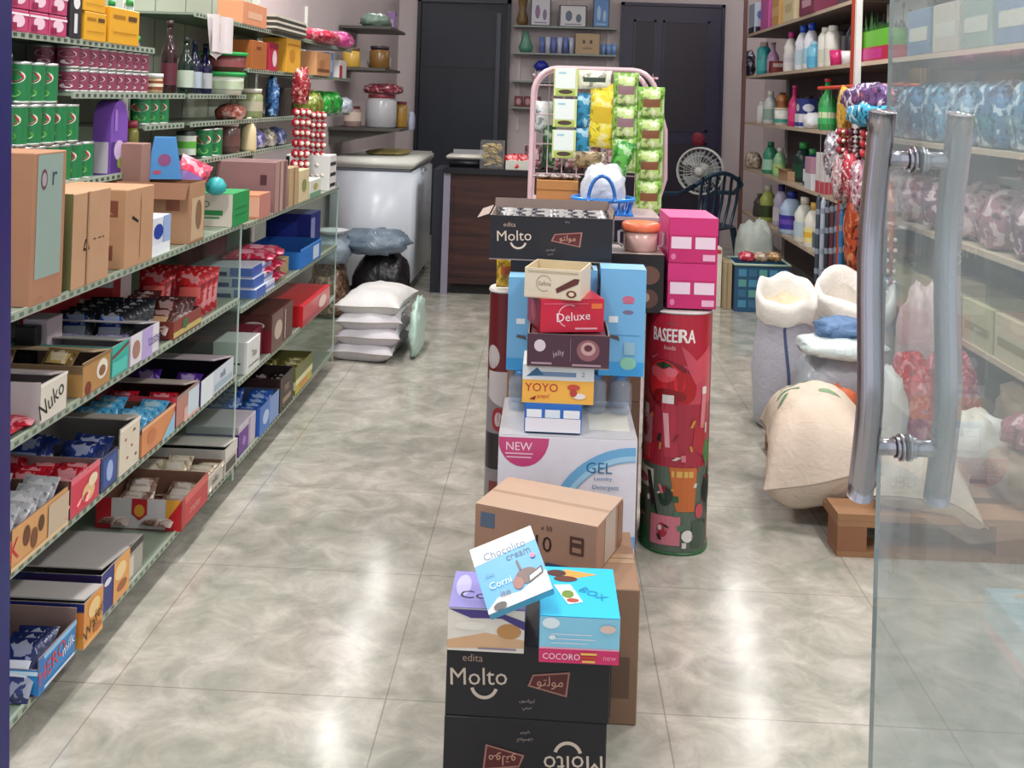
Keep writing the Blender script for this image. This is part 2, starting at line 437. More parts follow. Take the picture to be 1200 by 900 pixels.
# sack / bag blobs
def blob(name, label, cat, loc, size, mt, rz=0, rot=None, seed=0, pw=2.6, amp=0.11, freq=3.2, flat=True, group=None, n=28, pr=None, parent=None):
    """soft filled bag: rounded box with folds; origin at its base"""
    from mathutils import noise
    sx, sy, sz = size; mb = MB(); off = Vector((seed*7.3, seed*3.1, seed*1.7))
    def pt(u, v):
        th = u*2*math.pi; ph = (v-0.5)*math.pi
        c, s_ = math.cos(th), math.sin(th); cp, sp = math.cos(ph), math.sin(ph)
        f = lambda x, p: math.copysign(abs(x)**(2/p), x)
        x = f(c, pw)*f(cp, pw); y = f(s_, pw)*f(cp, pw); z = f(sp, 2.2)
        q = Vector((x, y, z)); k = 1+amp*noise.noise(q*freq+off)*1.6+amp*0.6*noise.noise(q*freq*2.7+off)
        q *= k
        zz = q.z
        if flat and zz < -0.72: zz = -0.72-(abs(zz)-0.72)*0.15
        return Vector((q.x*sx/2, q.y*sy/2, (zz+0.76)*sz/1.76))
    mb.grid(pt, n, n//2, mt)
    zmin = min(v[2] for v in mb.v); mb.v = [(v[0], v[1], v[2]-zmin) for v in mb.v]
    o = mb.build(name, parent, loc, rot or (0, 0, rz), weld=True)
    for p_ in o.data.polygons: p_.use_smooth = True
    if parent is None: tag(o, label, cat, group)
    return o
# ------------------------------------------------------------------ the room
XL, XR, YB, ZC = -1.48, 1.97, 10.0, 2.95
def floor_mat():
    mt = bpy.data.materials.new('polished_marble_tile'); mt.use_nodes = True; nt = mt.node_tree; b = nt.nodes['Principled BSDF']
    N = nt.nodes.new; Lk = nt.links.new
    tc = N('ShaderNodeTexCoord'); mp = N('ShaderNodeMapping'); Lk(tc.outputs['Object'], mp.inputs[0])
    n1 = N('ShaderNodeTexNoise'); n1.inputs['Scale'].default_value = 8; n1.inputs['Detail'].default_value = 10; n1.inputs['Distortion'].default_value = 0.5; n1.inputs['Roughness'].default_value = 0.66
    Lk(mp.outputs[0], n1.inputs['Vector'])
    n2 = N('ShaderNodeTexNoise'); n2.inputs['Scale'].default_value = 1.1; n2.inputs['Detail'].default_value = 3
    Lk(mp.outputs[0], n2.inputs['Vector'])
    cr = N('ShaderNodeValToRGB'); e = cr.color_ramp.elements
    e[0].position = 0.33; e[0].color = s2l(hexc('#94958a'))+(1,); e[1].position = 0.68; e[1].color = s2l(hexc('#c8c3ba'))+(1,)
    m_ = cr.color_ramp.elements.new(0.5); m_.color = s2l(hexc('#aeaaa0'))+(1,)
    Lk(n1.outputs['Fac'], cr.inputs[0])
    mx = N('ShaderNodeMix'); mx.data_type = 'RGBA'; mx.blend_type = 'MULTIPLY'; mx.inputs[0].default_value = 0.35
    c2 = N('ShaderNodeValToRGB'); c2.color_ramp.elements[0].color = (0.66, 0.73, 0.66, 1); c2.color_ramp.elements[1].color = (1, 0.955, 0.94, 1)
    c2.color_ramp.elements[0].position = 0.35; c2.color_ramp.elements[1].position = 0.65
    Lk(n2.outputs['Fac'], c2.inputs[0]); Lk(cr.outputs[0], mx.inputs[6]); Lk(c2.outputs[0], mx.inputs[7])
    # joints of 60 cm tiles
    sp = N('ShaderNodeSeparateXYZ'); Lk(tc.outputs['Object'], sp.inputs[0])
    def joint(out, off):
        a = N('ShaderNodeMath'); a.operation = 'ADD'; a.inputs[1].default_value = off; Lk(out, a.inputs[0])
        w = N('ShaderNodeMath'); w.operation = 'PINGPONG'; w.inputs[1].default_value = 0.3; Lk(a.outputs[0], w.inputs[0])
        l = N('ShaderNodeMath'); l.operation = 'LESS_THAN'; l.inputs[1].default_value = 0.0017; Lk(w.outputs[0], l.inputs[0]); return l.outputs[0]
    jx = joint(sp.outputs[0], 0.91995+6); jy = joint(sp.outputs[1], -2.29878+12)
    mm = N('ShaderNodeMath'); mm.operation = 'MAXIMUM'; Lk(jx, mm.inputs[0]); Lk(jy, mm.inputs[1])
    ms = N('ShaderNodeMath'); ms.operation = 'MULTIPLY'; ms.inputs[1].default_value = 0.55; Lk(mm.outputs[0], ms.inputs[0])
    m3 = N('ShaderNodeMix'); m3.data_type = 'RGBA'; Lk(ms.outputs[0], m3.inputs[0]); Lk(mx.outputs[2], m3.inputs[6]); m3.inputs[7].default_value = s2l(hexc('#6e6a62'))+(1,)
    Lk(m3.outputs[2], b.inputs['Base Color'])
    rr = N('ShaderNodeMapRange'); rr.inputs['To Min'].default_value = 0.07; rr.inputs['To Max'].default_value = 0.24; Lk(n1.outputs['Fac'], rr.inputs['Value']); Lk(rr.outputs[0], b.inputs['Roughness'])
    b.inputs['Specular IOR Level'].default_value = 0.5
    bp = N('ShaderNodeBump'); bp.inputs['Strength'].default_value = 0.25; bp.inputs['Distance'].default_value = 0.002; bp.invert = True
    Lk(mm.outputs[0], bp.inputs['Height']); Lk(bp.outputs[0], b.inputs['Normal'])
    return mt
WALL = P('#cdc1c2', 0.6, 0, 0.04, 4)
b = MB(); b.box(XL-0.1, 3.2, -2.5, YB+0.1, -0.1, 0, floor_mat()); struct(b.build('floor'))
b = MB(); b.box(XL-0.1, XR+0.1, 0.8, YB+0.1, ZC, ZC+0.1, P('#e8e6e4', 0.7)); struct(b.build('ceiling'))
b = MB(); b.box(XL-0.1, XL, 0.8, YB, 0, ZC, WALL); struct(b.build('wall_left'))
b = MB(); b.box(XR, XR+0.1, 0.8, YB, 0, ZC, WALL); struct(b.build('wall_right'))
b = MB(); b.box(XL-0.1, XR+0.1, YB, YB+0.1, 0, ZC, WALL); struct(b.build('wall_back'))
b = MB(); b.box(-0.41, 0.58, YB-0.012, YB, 0, 0.09, P('#6d6a66', 0.4)); struct(b.build('baseboard_back'))
b = MB(); b.box(XR-0.012, XR, 0.85, YB-0.02, 0, 0.09, P('#6d6a66', 0.4)); struct(b.build('baseboard_right'))
def panel_door(name, x0, x1, ztop, col, cols2, seed):
    fr = P(col, 0.35); fd = P(cols2, 0.4); y = YB
    root = MB(); root.box(x0, x1, y-0.05, y-0.001, 0, ztop, fr)
    o = struct(root.build(name)); o['label'] = seed
    w = x1-x0; b = MB()
    for a, c in ((0.10, 0.33), (0.40, 0.88)):
        X0, X1 = x0+w*a, x0+w*c
        for z0, z1 in ((0.12, 0.95), (1.05, ztop-0.13)):
            b.box(X0, X1, y-0.056, y-0.0505, z0, z1, fd)
            for q0, q1, q2, q3 in ((X0, X1, z0, z0+0.02), (X0, X1, z1-0.02, z1), (X0, X0+0.02, z0, z1), (X1-0.02, X1, z0, z1)):
                b.box(q0, q1, y-0.064, y-0.0562, q2, q3, fr)
    b.build('door_panel', o)
    b = MB(); b.box(x0-0.03, x0-0.0005, y-0.07, y-0.001, 0, ztop+0.03, fr); b.box(x1+0.0005, x1+0.03, y-0.07, y-0.001, 0, ztop+0.03, fr); b.box(x0-0.03, x1+0.03, y-0.07, y-0.001, ztop+0.0005, ztop+0.03, fr)
    b.build('door_frame', o)
    b = MB(); hx = x0+w*0.365; b.tube([(hx, y-0.06, 1.0), (hx, y-0.10, 1.0), (hx+0.10, y-0.10, 1.0)], 0.009, STEEL()); b.lathe([(0.02, 0), (0.02, 0.006)], STEEL(), M=Matrix.Translation((hx, y-0.057, 1.0)) @ Matrix.Rotation(math.radians(90), 4, 'X'))
    b.build('door_handle', o)
    return o
o = struct(MB().box(-1.26, -0.44, YB-0.045, YB-0.001, 0, 2.19, P('#20242f', 0.5)).build('door_1'))
b = MB()
for x0, x1, z0, z1 in ((-1.22, -1.02, 0.1, 1.5), (-0.97, -0.50, 0.1, 1.5), (-1.22, -0.50, 1.58, 2.12)):
    b.box(x0, x1, YB-0.05, YB-0.0455, z0, z1, P('#1b2230', 0.45))
b.build('door_panel', o)
b = MB()
for x in (-1.28, -0.435): b.box(x-0.02, x+0.015, YB-0.07, YB-0.001, 0, 2.24, P('#151722', 0.4))
b.box(-1.30, -0.42, YB-0.07, YB-0.001, 2.1905, 2.24, P('#2a2d38', 0.4)); b.build('door_frame', o)
b = MB(); b.box(-0.55, -0.51, YB-0.075, YB-0.051, 0.1, 2.1, P('#3a3f4b', 0.35)); b.build('sliding_rail', o)
panel_door('door_2', 0.64, 1.545, 2.21, '#2b2440', '#241b2b', 'dark purple panelled door')
# blue jamb of the shop entrance
o = struct(MB().box(-0.05, 0.0, 0.0, 0.07, 0, ZC-0.06, P('#1e1c5e', 0.3), fm={'R': P('#232068', 0.3)}).box(-0.062, -0.05, 0, 0.07, 0, ZC-0.06, P('#8d8aa8', 0.4)).build('trim_1'))
pa, pb = at(14, 0, Y=0.87), at(11, 900, Y=0.87); lean = (pa.x-pb.x)/(pa.z-pb.z)
o.location = (pb.x-lean*pb.z, 0.80, 0); o.rotation_euler = (0, math.atan(lean), 0)
# ceiling lamps
for lx, ly in LAMPS:
    t = thing('ceiling_lamp', 'square white ceiling lamp above the aisle, %s side, %.1f metres deep' % ('left' if lx < 0 else 'right', ly), 'lamp', (lx, ly, 2.86), 0, 'slim ceiling lamps above the aisle')
    t['label'] = 'slim white flush ceiling lamp above the shop floor'
    MB().box(-0.11, 0.11, -0.28, 0.28, 0.0, ZC-2.86, P('#e9e9e9', 0.4)).build('housing', t)
# ------------------------------------------------------------------ left shelving
XF = -1.0
def YL(px, z=0.6, X=XF):
    lo, hi = 0.6, 12
    d = None
    for _ in range(40):
        mid = (lo+hi)/2; v = Vector((X, mid, z))-Vector((0, 0, H)); q = 600+F*(v.dot(CR))/(v.dot(CF))
        if q < px: lo = mid
        else: hi = mid
    return mid
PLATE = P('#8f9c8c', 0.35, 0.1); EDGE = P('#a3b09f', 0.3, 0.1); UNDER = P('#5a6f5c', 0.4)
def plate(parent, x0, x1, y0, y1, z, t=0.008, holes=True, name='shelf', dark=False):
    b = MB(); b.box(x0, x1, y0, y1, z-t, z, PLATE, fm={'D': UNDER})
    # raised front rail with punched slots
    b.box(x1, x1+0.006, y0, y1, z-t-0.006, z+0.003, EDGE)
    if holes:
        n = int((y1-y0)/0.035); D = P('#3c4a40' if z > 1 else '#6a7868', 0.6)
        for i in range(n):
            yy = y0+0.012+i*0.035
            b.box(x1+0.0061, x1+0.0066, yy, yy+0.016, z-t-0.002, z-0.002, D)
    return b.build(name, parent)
BACK = P('#a3ab9b', 0.5, 0, 0.05, 5)
GRN = lambda: GLASS((0.70, 0.83, 0.75), 0.16, 'shelf_divider', 1.5, (0.45, 0.55, 0.48))
def unit(label, y0, y1, zs, zups, first):
    root = thing('shelving_unit', label, 'shelves', (0, 0, 0), 0, None)
    root.location = (-1.2, (y0+y1)/2, 0); O = Vector(root.location)
    def fx(o): o.location = -O; return o
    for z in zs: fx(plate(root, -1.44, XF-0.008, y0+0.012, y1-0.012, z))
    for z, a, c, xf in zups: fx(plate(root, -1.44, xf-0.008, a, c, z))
    b = MB(); b.box(-1.455, -1.442, y0+0.012, y1-0.012, 0.02, 2.0, BACK)
    for k in range(1, 5):
        yy = y0+(y1-y0)*k/5; b.box(-1.4415, -1.4405, yy, yy+0.006, 0.02, 2.0, P('#6f7d6e', 0.5))
    fx(b.build('back_panel', root))
    for y in (y0+0.03, y1-0.03):
        b = MB(); b.box(-1.4405, -1.41, y-0.015, y+0.015, 0, 1.98, P('#dcdcd6', 0.4)); 
        for k in range(40): b.box(-1.4099, -1.4094, y-0.003, y+0.003, 0.05+k*0.047, 0.075+k*0.047, P('#555', 0.5) if False else P('#555a55', 0.5))
        fx(b.build('upright', root))
    b = MB(); b.box(-1.40, XF-0.01, y1-0.006, y1+0.002, 0.03, 0.88, GRN())
    b.box(XF-0.0098, XF-0.006, y1-0.006, y1+0.002, 0.03, 0.88, P('#c6ddd2', 0.15))
    fx(b.build('glass_side_panel', root))
    b = MB()
    for y in (y0+0.06, y1-0.06): b.box(-1.42, XF-0.05, y-0.02, y+0.02, 0, 0.058, P('#4c5c50', 0.4))
    fx(b.build('foot', root))
    b = MB(); b.box(-1.42, XF-0.09, y0+0.012, y1-0.012, 0.0, 0.057, P('#3b463d', 0.5)) if False else b.box(XF-0.12, XF-0.11, y0+0.012, y1-0.012, 0.001, 0.057, P('#3b463d', 0.5))
    fx(b.build('plinth', root))
    return root
ZA, ZB_, ZCc, ZD = 0.08, 0.375, 0.625, 0.87
U1 = unit('green glass-sided shelving nearest the entrance on the left wall', 1.93, 3.45, (ZA, ZB_, ZCc, ZD),
     [(1.06, 1.95, 3.12, -1.2), (1.19, 3.1, 3.43, -1.2), (1.285, 2.62, 3.43, -1.2), (1.42, 1.95, 3.15, -1.2)], True)
U2 = unit('green glass-sided shelving further back on the left, next to the rice sacks', 3.453, 5.02, (ZA, 0.345, 0.585, 0.86),
     [(1.06, 3.5, 4.98, -1.2), (1.19, 3.5, 4.98, -1.2), (1.39, 4.14, 4.98, -1.2), (1.285, 3.47, 4.12, -1.2), (1.56, 3.5, 4.98, -1.2)], False)
# ---- bottom shelf, near to far.  lt(): a tray whose aisle face spans two pixel columns
def lt(name, label, cat, p0, p1, zs, h, dep, outer, xoff=0.0, **k):
    y0, y1 = YL(p0, zs+h/2), YL(p1, zs+h/2); d = y1-y0; lf = None
    if k.get('lid'):
        sd, ln, an, ic = k['lid']; lf = 1.0 if zs < 0.2 else 0.66; k['lid'] = (sd, (d-0.004)*lf, 84 if zs < 0.2 else 80, ic)
        k['fh'] = dict(k.get('fh') or {}, B=h-0.004)
    r_ = tray(name, label, cat, (XF+xoff-dep/2, (y0+y1)/2, zs+0.0005), (dep, d-0.004, h), outer, **k)
    if lf: LIDFR[r_.name] = 1-lf
    return r_, (dep, d-0.004, h)
def lc(name, label, cat, p0, p1, zs, h, dep, mt, pr=None, xoff=0.0, **k):
    y0, y1 = YL(p0, zs+h/2), YL(p1, zs+h/2)
    return carton(name, label, cat, (XF+xoff-dep/2, (y0+y1)/2, zs+0.0005), (dep, (y1-y0)-0.004, h), mt, pr, **k)
COOK = packet_mesh(0.085, 0.12, 0.022, '#16204e', '#1c2a66', True, '#d9dbe6')
DARK = packet_mesh(0.09, 0.11, 0.02, '#15161f', '#20253f', True)
REDP = packet_mesh(0.08, 0.11, 0.02, '#b3152a', '#c81f33', True)
SILV = packet_mesh(0.08, 0.12, 0.02, '#b9b7bb', '#d2d0d2', True, '#8b6b55')
BLUP = packet_mesh(0.08, 0.11, 0.02, '#4fa6d6', '#7cc6ea', True, '#e6eef4')
BRNP = packet_mesh(0.08, 0.11, 0.02, '#4a2020', '#6c2c28', True, '#c9a37a')
PURP = packet_mesh(0.08, 0.11, 0.02, '#43207f', '#5a31a0', True)
NAVY = packet_mesh(0.10, 0.13, 0.025, '#1b2a63', '#28408a', True, '#aebfe4')
GOLD = packet_mesh(0.08, 0.11, 0.02, '#7b6038', '#c9a860', True, '#3a2a1c')
r, s = lt('display_tray', 'bright blue open biscuit tray lowest and nearest the entrance', 'box', 38, 84, ZA, 0.075, 0.20, '#2a86c9', xoff=0.01, inner='#8a7068', fh={'F': 0.055, 'B': 0.10, 'L': 0.10},
   pr={'R': [('r', 0, 0.86, 1, 1, '#8cc7ee'), ('p', [(0, 0), (0.3, 0), (0.12, 1), (0, 1)], '#1f74bd'), ('t', 0.36, 0.56, 0.42, 'HERO', '#e0303c', 8), ('t', 0.78, 0.55, 0.3, 'milk', '#eef4fb', 8), ('r', 0.15, 0.06, 0.95, 0.14, '#d9ecfa')],
       'F': [('e', 0.7, 0.42, 0.14, 0.36, '#d8e8f4'), ('e', 0.7, 0.42, 0.11, 0.28, '#1a1514'), ('r', 0.3, 0.8, 1, 0.95, '#cfe6f7')]})
LIDFR[r.name] = 0.62
fill('dark blue biscuit packets standing in the bright blue tray', r, s, COOK, (0.085, 0.075, 0.022), 2, 5, 50, 'biscuit packets in the blue tray', 'biscuit_packet')
LIDG = '#a9a3a0'
def lidtray(label, p0, p1, h, dep, outer, pr, lidlen, xoff=0.0, lang=-48, inner=LIDG, **k):
    return lt('display_tray', label, 'box', p0, p1, ZA, h, dep, outer, xoff=xoff, inner=inner, pr=pr, lid=('B', lidlen, lang, LIDG), **k)
r, s = lidtray('yellow and orange wafer tray with grey raised lid behind the bright blue tray', 87, 111, 0.10, 0.21, '#e89a3c',
   {'R': [('r', 0, 0.0, 1, 0.12, '#f0b060'), ('e', 0.5, 0.72, 0.3, 0.2, '#f3cf8c'), ('t', 0.5, 0.42, 0.28, 'Wafer', '#3a2015', 20), ('e', 0.7, 0.2, 0.22, 0.09, '#b86a2c')],
    'F': [('r', 0, 0.82, 1, 1, '#2a2c6a'), ('r', 0, 0.1, 0.72, 0.8, '#e8a62a'), ('r', 0.74, 0.3, 1, 0.8, '#e9873a')]}, 0.10, xoff=0.02)
r, s = lidtray('navy and orange wafer tray with grey raised lid, third from the entrance', 118, 152, 0.10, 0.21, '#27307f',
   {'R': [('r', 0.42, 0, 1, 1, '#e9a557'), ('e', 0.66, 0.66, 0.2, 0.2, '#f6d79b'), ('e', 0.72, 0.28, 0.18, 0.12, '#a05a2c'), ('e', 0.2, 0.72, 0.12, 0.08, '#e8ecf6')],
    'F': [('r', 0, 0.86, 1, 1, '#1b1f5a'), ('r', 0.0, 0.2, 0.8, 0.8, '#e9b06a')]}, 0.10, xoff=0.0)
r, s = lidtray('plain grey board tray with black rim and raised lid, before the red tray', 153, 172, 0.085, 0.2, '#a8a49c',
   {'R': [('r', 0, 0.8, 1, 1, '#26241f'), ('r', 0.1, 0.1, 0.4, 0.7, '#d8d0c0')], 'F': [('r', 0, 0.85, 1, 1, '#17171a')]}, 0.085, xoff=-0.01)
r, s = lt('display_tray', 'red and white open tray with crest badge on the lowest shelf', 'box', 208, 240, ZA, 0.085, 0.24, '#cf3a3f', xoff=0.01, inner='#8d6450', walls={'F': '#d9d2d2'},
   pr={'F': [('r', 0, 0, 0.18, 1, '#c8202c'), ('r', 0.82, 0, 1, 1, '#c8202c'), ('p', [(0.82, 0.3), (1, 1), (0.82, 1)], '#e9a33a'), ('p', [(0.42, 1), (0.6, 1), (0.6, 0.5), (0.51, 0.3), (0.42, 0.5)], '#c22532'), ('e', 0.51, 0.62, 0.06, 0.2, '#e3a33c')],
       'R': [('r', 0, 0.75, 1, 1, '#e0605c'), ('t', 0.5, 0.4, 0.25, 'cracker', '#eab0a4', 0), ('r', 0, 0, 0.12, 1, '#b92a30')]})
fill('brown wrapped cakes in the red and white crest tray', r, s, packet_mesh(0.09, 0.10, 0.02, '#8a6a5c', '#b8a498', True, '#d8ccc0'), (0.08, 0.075, 0.02), 2, 3, 22, 'cakes in the red and white tray', 'cake_packet')
r, s = lt('display_tray', 'low white wafer tray just beyond the red crest tray', 'box', 242, 262, ZA, 0.06, 0.26, '#c9c3b6', xoff=0.0, inner='#7a5b48', fh={'F': 0.045, 'B': 0.06}, pr={'R': [('t', 0.5, 0.5, 0.35, 'milka', '#6b6258'), ('r', 0, 0.85, 1, 1, '#e9e2d4')]})
fill('pale wafer packets in the low white tray', r, s, packet_mesh(0.08, 0.11, 0.018, '#d9c8ad', '#e8dcc6', True, '#6a4430'), (0.08, 0.06, 0.018), 3, 3, 28, 'wafers in the low white tray', 'wafer_packet')
r, s = lt('display_tray', 'low white tray with dark stripe at the end of the lowest near shelf', 'box', 263, 278, ZA, 0.085, 0.27, '#cfcbc2', xoff=0.0, inner='#b5b2aa', pr={'R': [('r', 0.1, 0.1, 0.9, 0.45, '#3c3a34'), ('r', 0, 0.6, 1, 1, '#dedad0')]}, lid=('B', 0.06, -20, '#bdbab2'))
# ---- second shelf (z=.375)
r, s = lt('display_tray', 'orange printed tray with silver bars nearest on the second shelf', 'box', 12, 80, ZB_, 0.08, 0.2, '#d9a268', inner='#6b4a3a', fh={'F': 0.06, 'B': 0.09},
   pr={'R': [('t', 0.06, 0.5, 0.5, 'K', '#c8242c'), ('e', 0.25, 0.6, 0.06, 0.25, '#6b3a22'), ('e', 0.38, 0.4, 0.06, 0.25, '#7b4526'), ('e', 0.5, 0.62, 0.05, 0.2, '#5b3320'), ('r', 0, 0, 1, 0.1, '#e8c79a'), ('r', 0.62, 0.1, 1, 0.9, '#c9b59a')]})
fill('silver chocolate bars standing in the orange printed tray', r, s, SILV, (0.08, 0.10, 0.02), 2, 5, 58, 'silver bars in the orange tray', 'chocolate_bar')
r, s = lt('display_tray', 'crimson tray of red packets on the second shelf', 'box', 82, 117, ZB_, 0.085, 0.24, '#d63a52', inner='#8f6f6d', walls={'F': '#6e2a34'},
   pr={'R': [('r', 0, 0.86, 1, 1, '#e86a7c'), ('e', 0.6, 0.38, 0.22, 0.24, '#e6c08a'), ('e', 0.75, 0.62, 0.16, 0.16, '#f0dcb8'), ('e', 0.52, 0.3, 0.1, 0.1, '#a8402c')]})
fill('red glossy packets lying in the crimson tray', r, s, REDP, (0.08, 0.09, 0.02), 3, 4, 30, 'red packets in the crimson tray')
r, s = lt('display_tray', 'dark tray of blue bars between the crimson and cream boxes', 'box', 118, 138, ZB_, 0.08, 0.26, '#3c4a7c', inner='#3a3a44', pr={'R': [('r', 0.1, 0.1, 0.9, 0.9, '#2b4f9a'), ('e', 0.5, 0.5, 0.2, 0.3, '#9db6e0')]})
fill('navy and silver bars piled in the dark tray', r, s, NAVY, (0.10, 0.10, 0.025), 2, 4, 40, 'navy bars in the dark tray', 'chocolate_bar')
lt('display_tray', 'open beige box with bent flap behind the navy bars', 'box', 119, 134, ZB_, 0.11, 0.1, '#b5a98c', xoff=-0.3, inner='#9c9072')
r, s = lt('display_tray', 'cream speckled box with lid standing open on the second shelf', 'box', 139, 164, ZB_, 0.115, 0.2, '#ddd3bf', inner='#8d8580', fh={'F': 0.07},
   pr={'R': [('e', 0.3, 0.7, 0.04, 0.03, '#b5483c'), ('e', 0.6, 0.5, 0.04, 0.03, '#b5483c'), ('e', 0.4, 0.3, 0.04, 0.03, '#b5483c'), ('e', 0.7, 0.8, 0.05, 0.03, '#6a4a35'), ('e', 0.8, 0.25, 0.04, 0.03, '#6a4a35'), ('r', 0, 0.93, 1, 1, '#efe8da')]}, lid=('B', 0.05, -60, '#9d958c'))
r, s = lt('display_tray', 'orange and light blue tray of mixed bars on the second shelf', 'box', 165, 205, ZB_, 0.075, 0.22, '#d98d58', inner='#6f4a3c', fh={'F': 0.06},
   pr={'R': [('p', [(0.6, 0), (1, 0), (1, 0.7)], '#8ec9e6'), ('e', 0.3, 0.5, 0.12, 0.25, '#c87848'), ('r', 0, 0.9, 1, 1, '#eab98c')]})
fill('light blue wafers standing in the orange and blue tray', r, s, BLUP, (0.08, 0.09, 0.02), 2, 5, 45, 'light blue wafers in the orange tray', 'wafer_packet')
r, s = lt('display_tray', 'red tray with grey lid and pale blue end on the second shelf', 'box', 206, 233, ZB_, 0.085, 0.22, '#c08478', inner='#5c2c2c', walls={'F': '#c2263a'},
   pr={'R': [('r', 0.35, 0, 1, 0.45, '#e8b8ae'), ('r', 0.5, 0.1, 1, 1, '#cfe0ea'), ('r', 0, 0.9, 1, 1, '#9a8a82')], 'F': [('r', 0, 0.7, 1, 1, '#e04a5a')]}, lid=('B', 0.08, -60, '#a49890'))
fill('dark red wrapped bars in the red grey-lidded tray', r, s, REDP, (0.08, 0.08, 0.02), 2, 3, 40, 'red bars in the grey-lidded tray', 'chocolate_bar')
r, s = lt('display_tray', 'purple and white tray with grey lid at the end of the second shelf', 'box', 235, 274, ZB_, 0.075, 0.24, '#d2dde6', inner='#3c3048', walls={'F': '#5a3a98'},
   pr={'R': [('r', 0.0, 0, 0.35, 1, '#e6f0f4'), ('r', 0.4, 0.15, 0.95, 0.4, '#a5bdcc'), ('t', 0.65, 0.65, 0.3, 'milk', '#5c6a90')], 'F': [('r', 0, 0.6, 1, 1, '#4c2c90')]}, lid=('B', 0.09, -55, '#ab9fa6'))
fill('purple wrapped chocolates in the purple and white tray', r, s, PURP, (0.08, 0.08, 0.02), 2, 4, 45, 'purple chocolates in the tray', 'chocolate_bar')
# ---- third shelf (z=.625)
r, s = lt('display_tray', 'white tray with black lettering nearest on the third shelf', 'box', 46, 79, ZCc, 0.08, 0.26, '#dcd6c8', inner='#a49a98', walls={'F': '#b3aaa8'},
   pr={'R': [('t', 0.42, 0.5, 0.42, 'Nuko', '#22201e', 18), ('r', 0, 0.93, 1, 1, '#efe9dc')]}, lid=('B', 0.09, -70, '#9c9290'), fh={'F': 0.085})
fill('light blue and white bar standing in the white lettered tray', r, s, BLUP, (0.08, 0.11, 0.02), 1, 1, 60, 'light blue bar in the white tray', 'chocolate_bar')
y = YL(30, 0.66)
packets('snack_packet', 'red foil packet heaped at the near end of the third shelf', 'packet', REDP, [((-1.055-0.03*(i % 3), y-0.05+0.035*i, ZCc+0.003+0.0*i), (0.9, 0.1*i, 0.2*i)) if False else ((-1.05-0.088*(i % 4), y-0.04+0.11*(i//4), ZCc+0.001), (0, 0, 0.05*i)) for i in range(8)], 'red packets heaped on the third shelf')
r, s = lt('display_tray', 'tan tray with white logo on the third shelf beside a teal one', 'box', 96, 130, ZCc, 0.075, 0.28, '#b98a50', inner='#8f7762', fh={'F': 0.07},
   pr={'R': [('e', 0.68, 0.55, 0.2, 0.3, '#e9e2d2'), ('e', 0.68, 0.5, 0.12, 0.16, '#8a5a3c'), ('e', 0.2, 0.2, 0.1, 0.2, '#7c2c1e'), ('r', 0, 0.9, 1, 1, '#8c6a3c')], 'F': [('r', 0, 0.75, 1, 1, '#7d6248')]}, lid=('B', 0.07, -72, '#9a8468'))
fill('brown and tan bars leaning in the tan tray', r, s, GOLD, (0.08, 0.10, 0.02), 2, 4, 35, 'brown bars in the tan tray', 'chocolate_bar')
r, s = lt('display_tray', 'teal open tray on the third shelf', 'box', 131, 151, ZCc, 0.075, 0.26, '#27b0a0', inner='#8c8484', walls={'F': '#1fb5a2'}, pr={'R': [('r', 0.0, 0.1, 0.9, 0.5, '#4cc6b8'), ('p', [(0, 0.6), (1, 0.85), (1, 0.95), (0, 0.7)], '#7c2a2c')]}, lid=('B', 0.05, -72, '#9d9794'))
r, s = lt('display_tray', 'white and lilac tray with grey lid on the third shelf', 'box', 152, 187, ZCc, 0.075, 0.27, '#e0dde2', inner='#8e8890', walls={'F': '#c9c0cf'},
   pr={'R': [('r', 0.4, 0, 0.75, 1, '#b9a6dc'), ('e', 0.2, 0.5, 0.12, 0.3, '#a87a6c'), ('t', 0.8, 0.5, 0.3, 'taste', '#6a5a9a')]}, lid=('B', 0.1, -72, '#a7a2a6'))
fill('lilac packets inside the white and lilac tray', r, s, packet_mesh(0.08, 0.11, 0.018, '#a99ccf', '#cfc6e4', True), (0.08, 0.08, 0.018), 2, 4, 30, 'lilac packets in the tray')
# upright stock at the far end of the third shelf
lc('carton', 'lilac grey card box standing upright on the third shelf', 'box', 134, 150, ZCc, 0.13, 0.06, P('#b7aab3', 0.5), {'F': [('r', 0.1, 0.1, 0.9, 0.9, '#c4b8c0')]}, xoff=-0.16)
lc('carton', 'narrow black box standing upright beside the lilac one', 'box', 126, 133, ZCc, 0.12, 0.05, P('#1c1c22', 0.4), {'F': [('r', 0.2, 0.2, 0.8, 0.5, '#3c3c46')]}, xoff=-0.17)
lc('carton', 'dark red flat box behind the dark bars on the third shelf', 'box', 165, 205, ZCc, 0.16, 0.05, P('#8e1c28', 0.4), {'R': [('r', 0, 0.7, 1, 1, '#a72836')], 'F': [('r', 0, 0.6, 1, 1, '#a72836')]}, xoff=-0.26)
y0 = YL(152, .7); places = [((-1.10-0.09*(i % 2), y0+0.13+0.045*(i//2), ZCc+0.052), (math.radians(68), 0, math.radians(8))) for i in range(10)]
packets('snack_packet', 'black and blue foil packet standing on the third shelf', 'packet', packet_mesh(0.085, 0.11, 0.022, '#14161f', '#25459a', True, '#c4cad8'), places, 'black and blue packets on the third shelf')
r, s = lt('display_tray', 'low tray of brown bars near the end of the third shelf', 'box', 203, 236, ZCc, 0.05, 0.2, '#8a3a30', inner='#5c2c26', pr={'R': [('r', 0, 0.1, 1, 0.4, '#c9b46a'), ('e', 0.4, 0.6, 0.1, 0.3, '#3a6a3c')]})
fill('brown and red bars heaped in the low tray', r, s, BRNP, (0.08, 0.09, 0.02), 2, 5, 40, 'brown bars in the low tray', 'chocolate_bar')
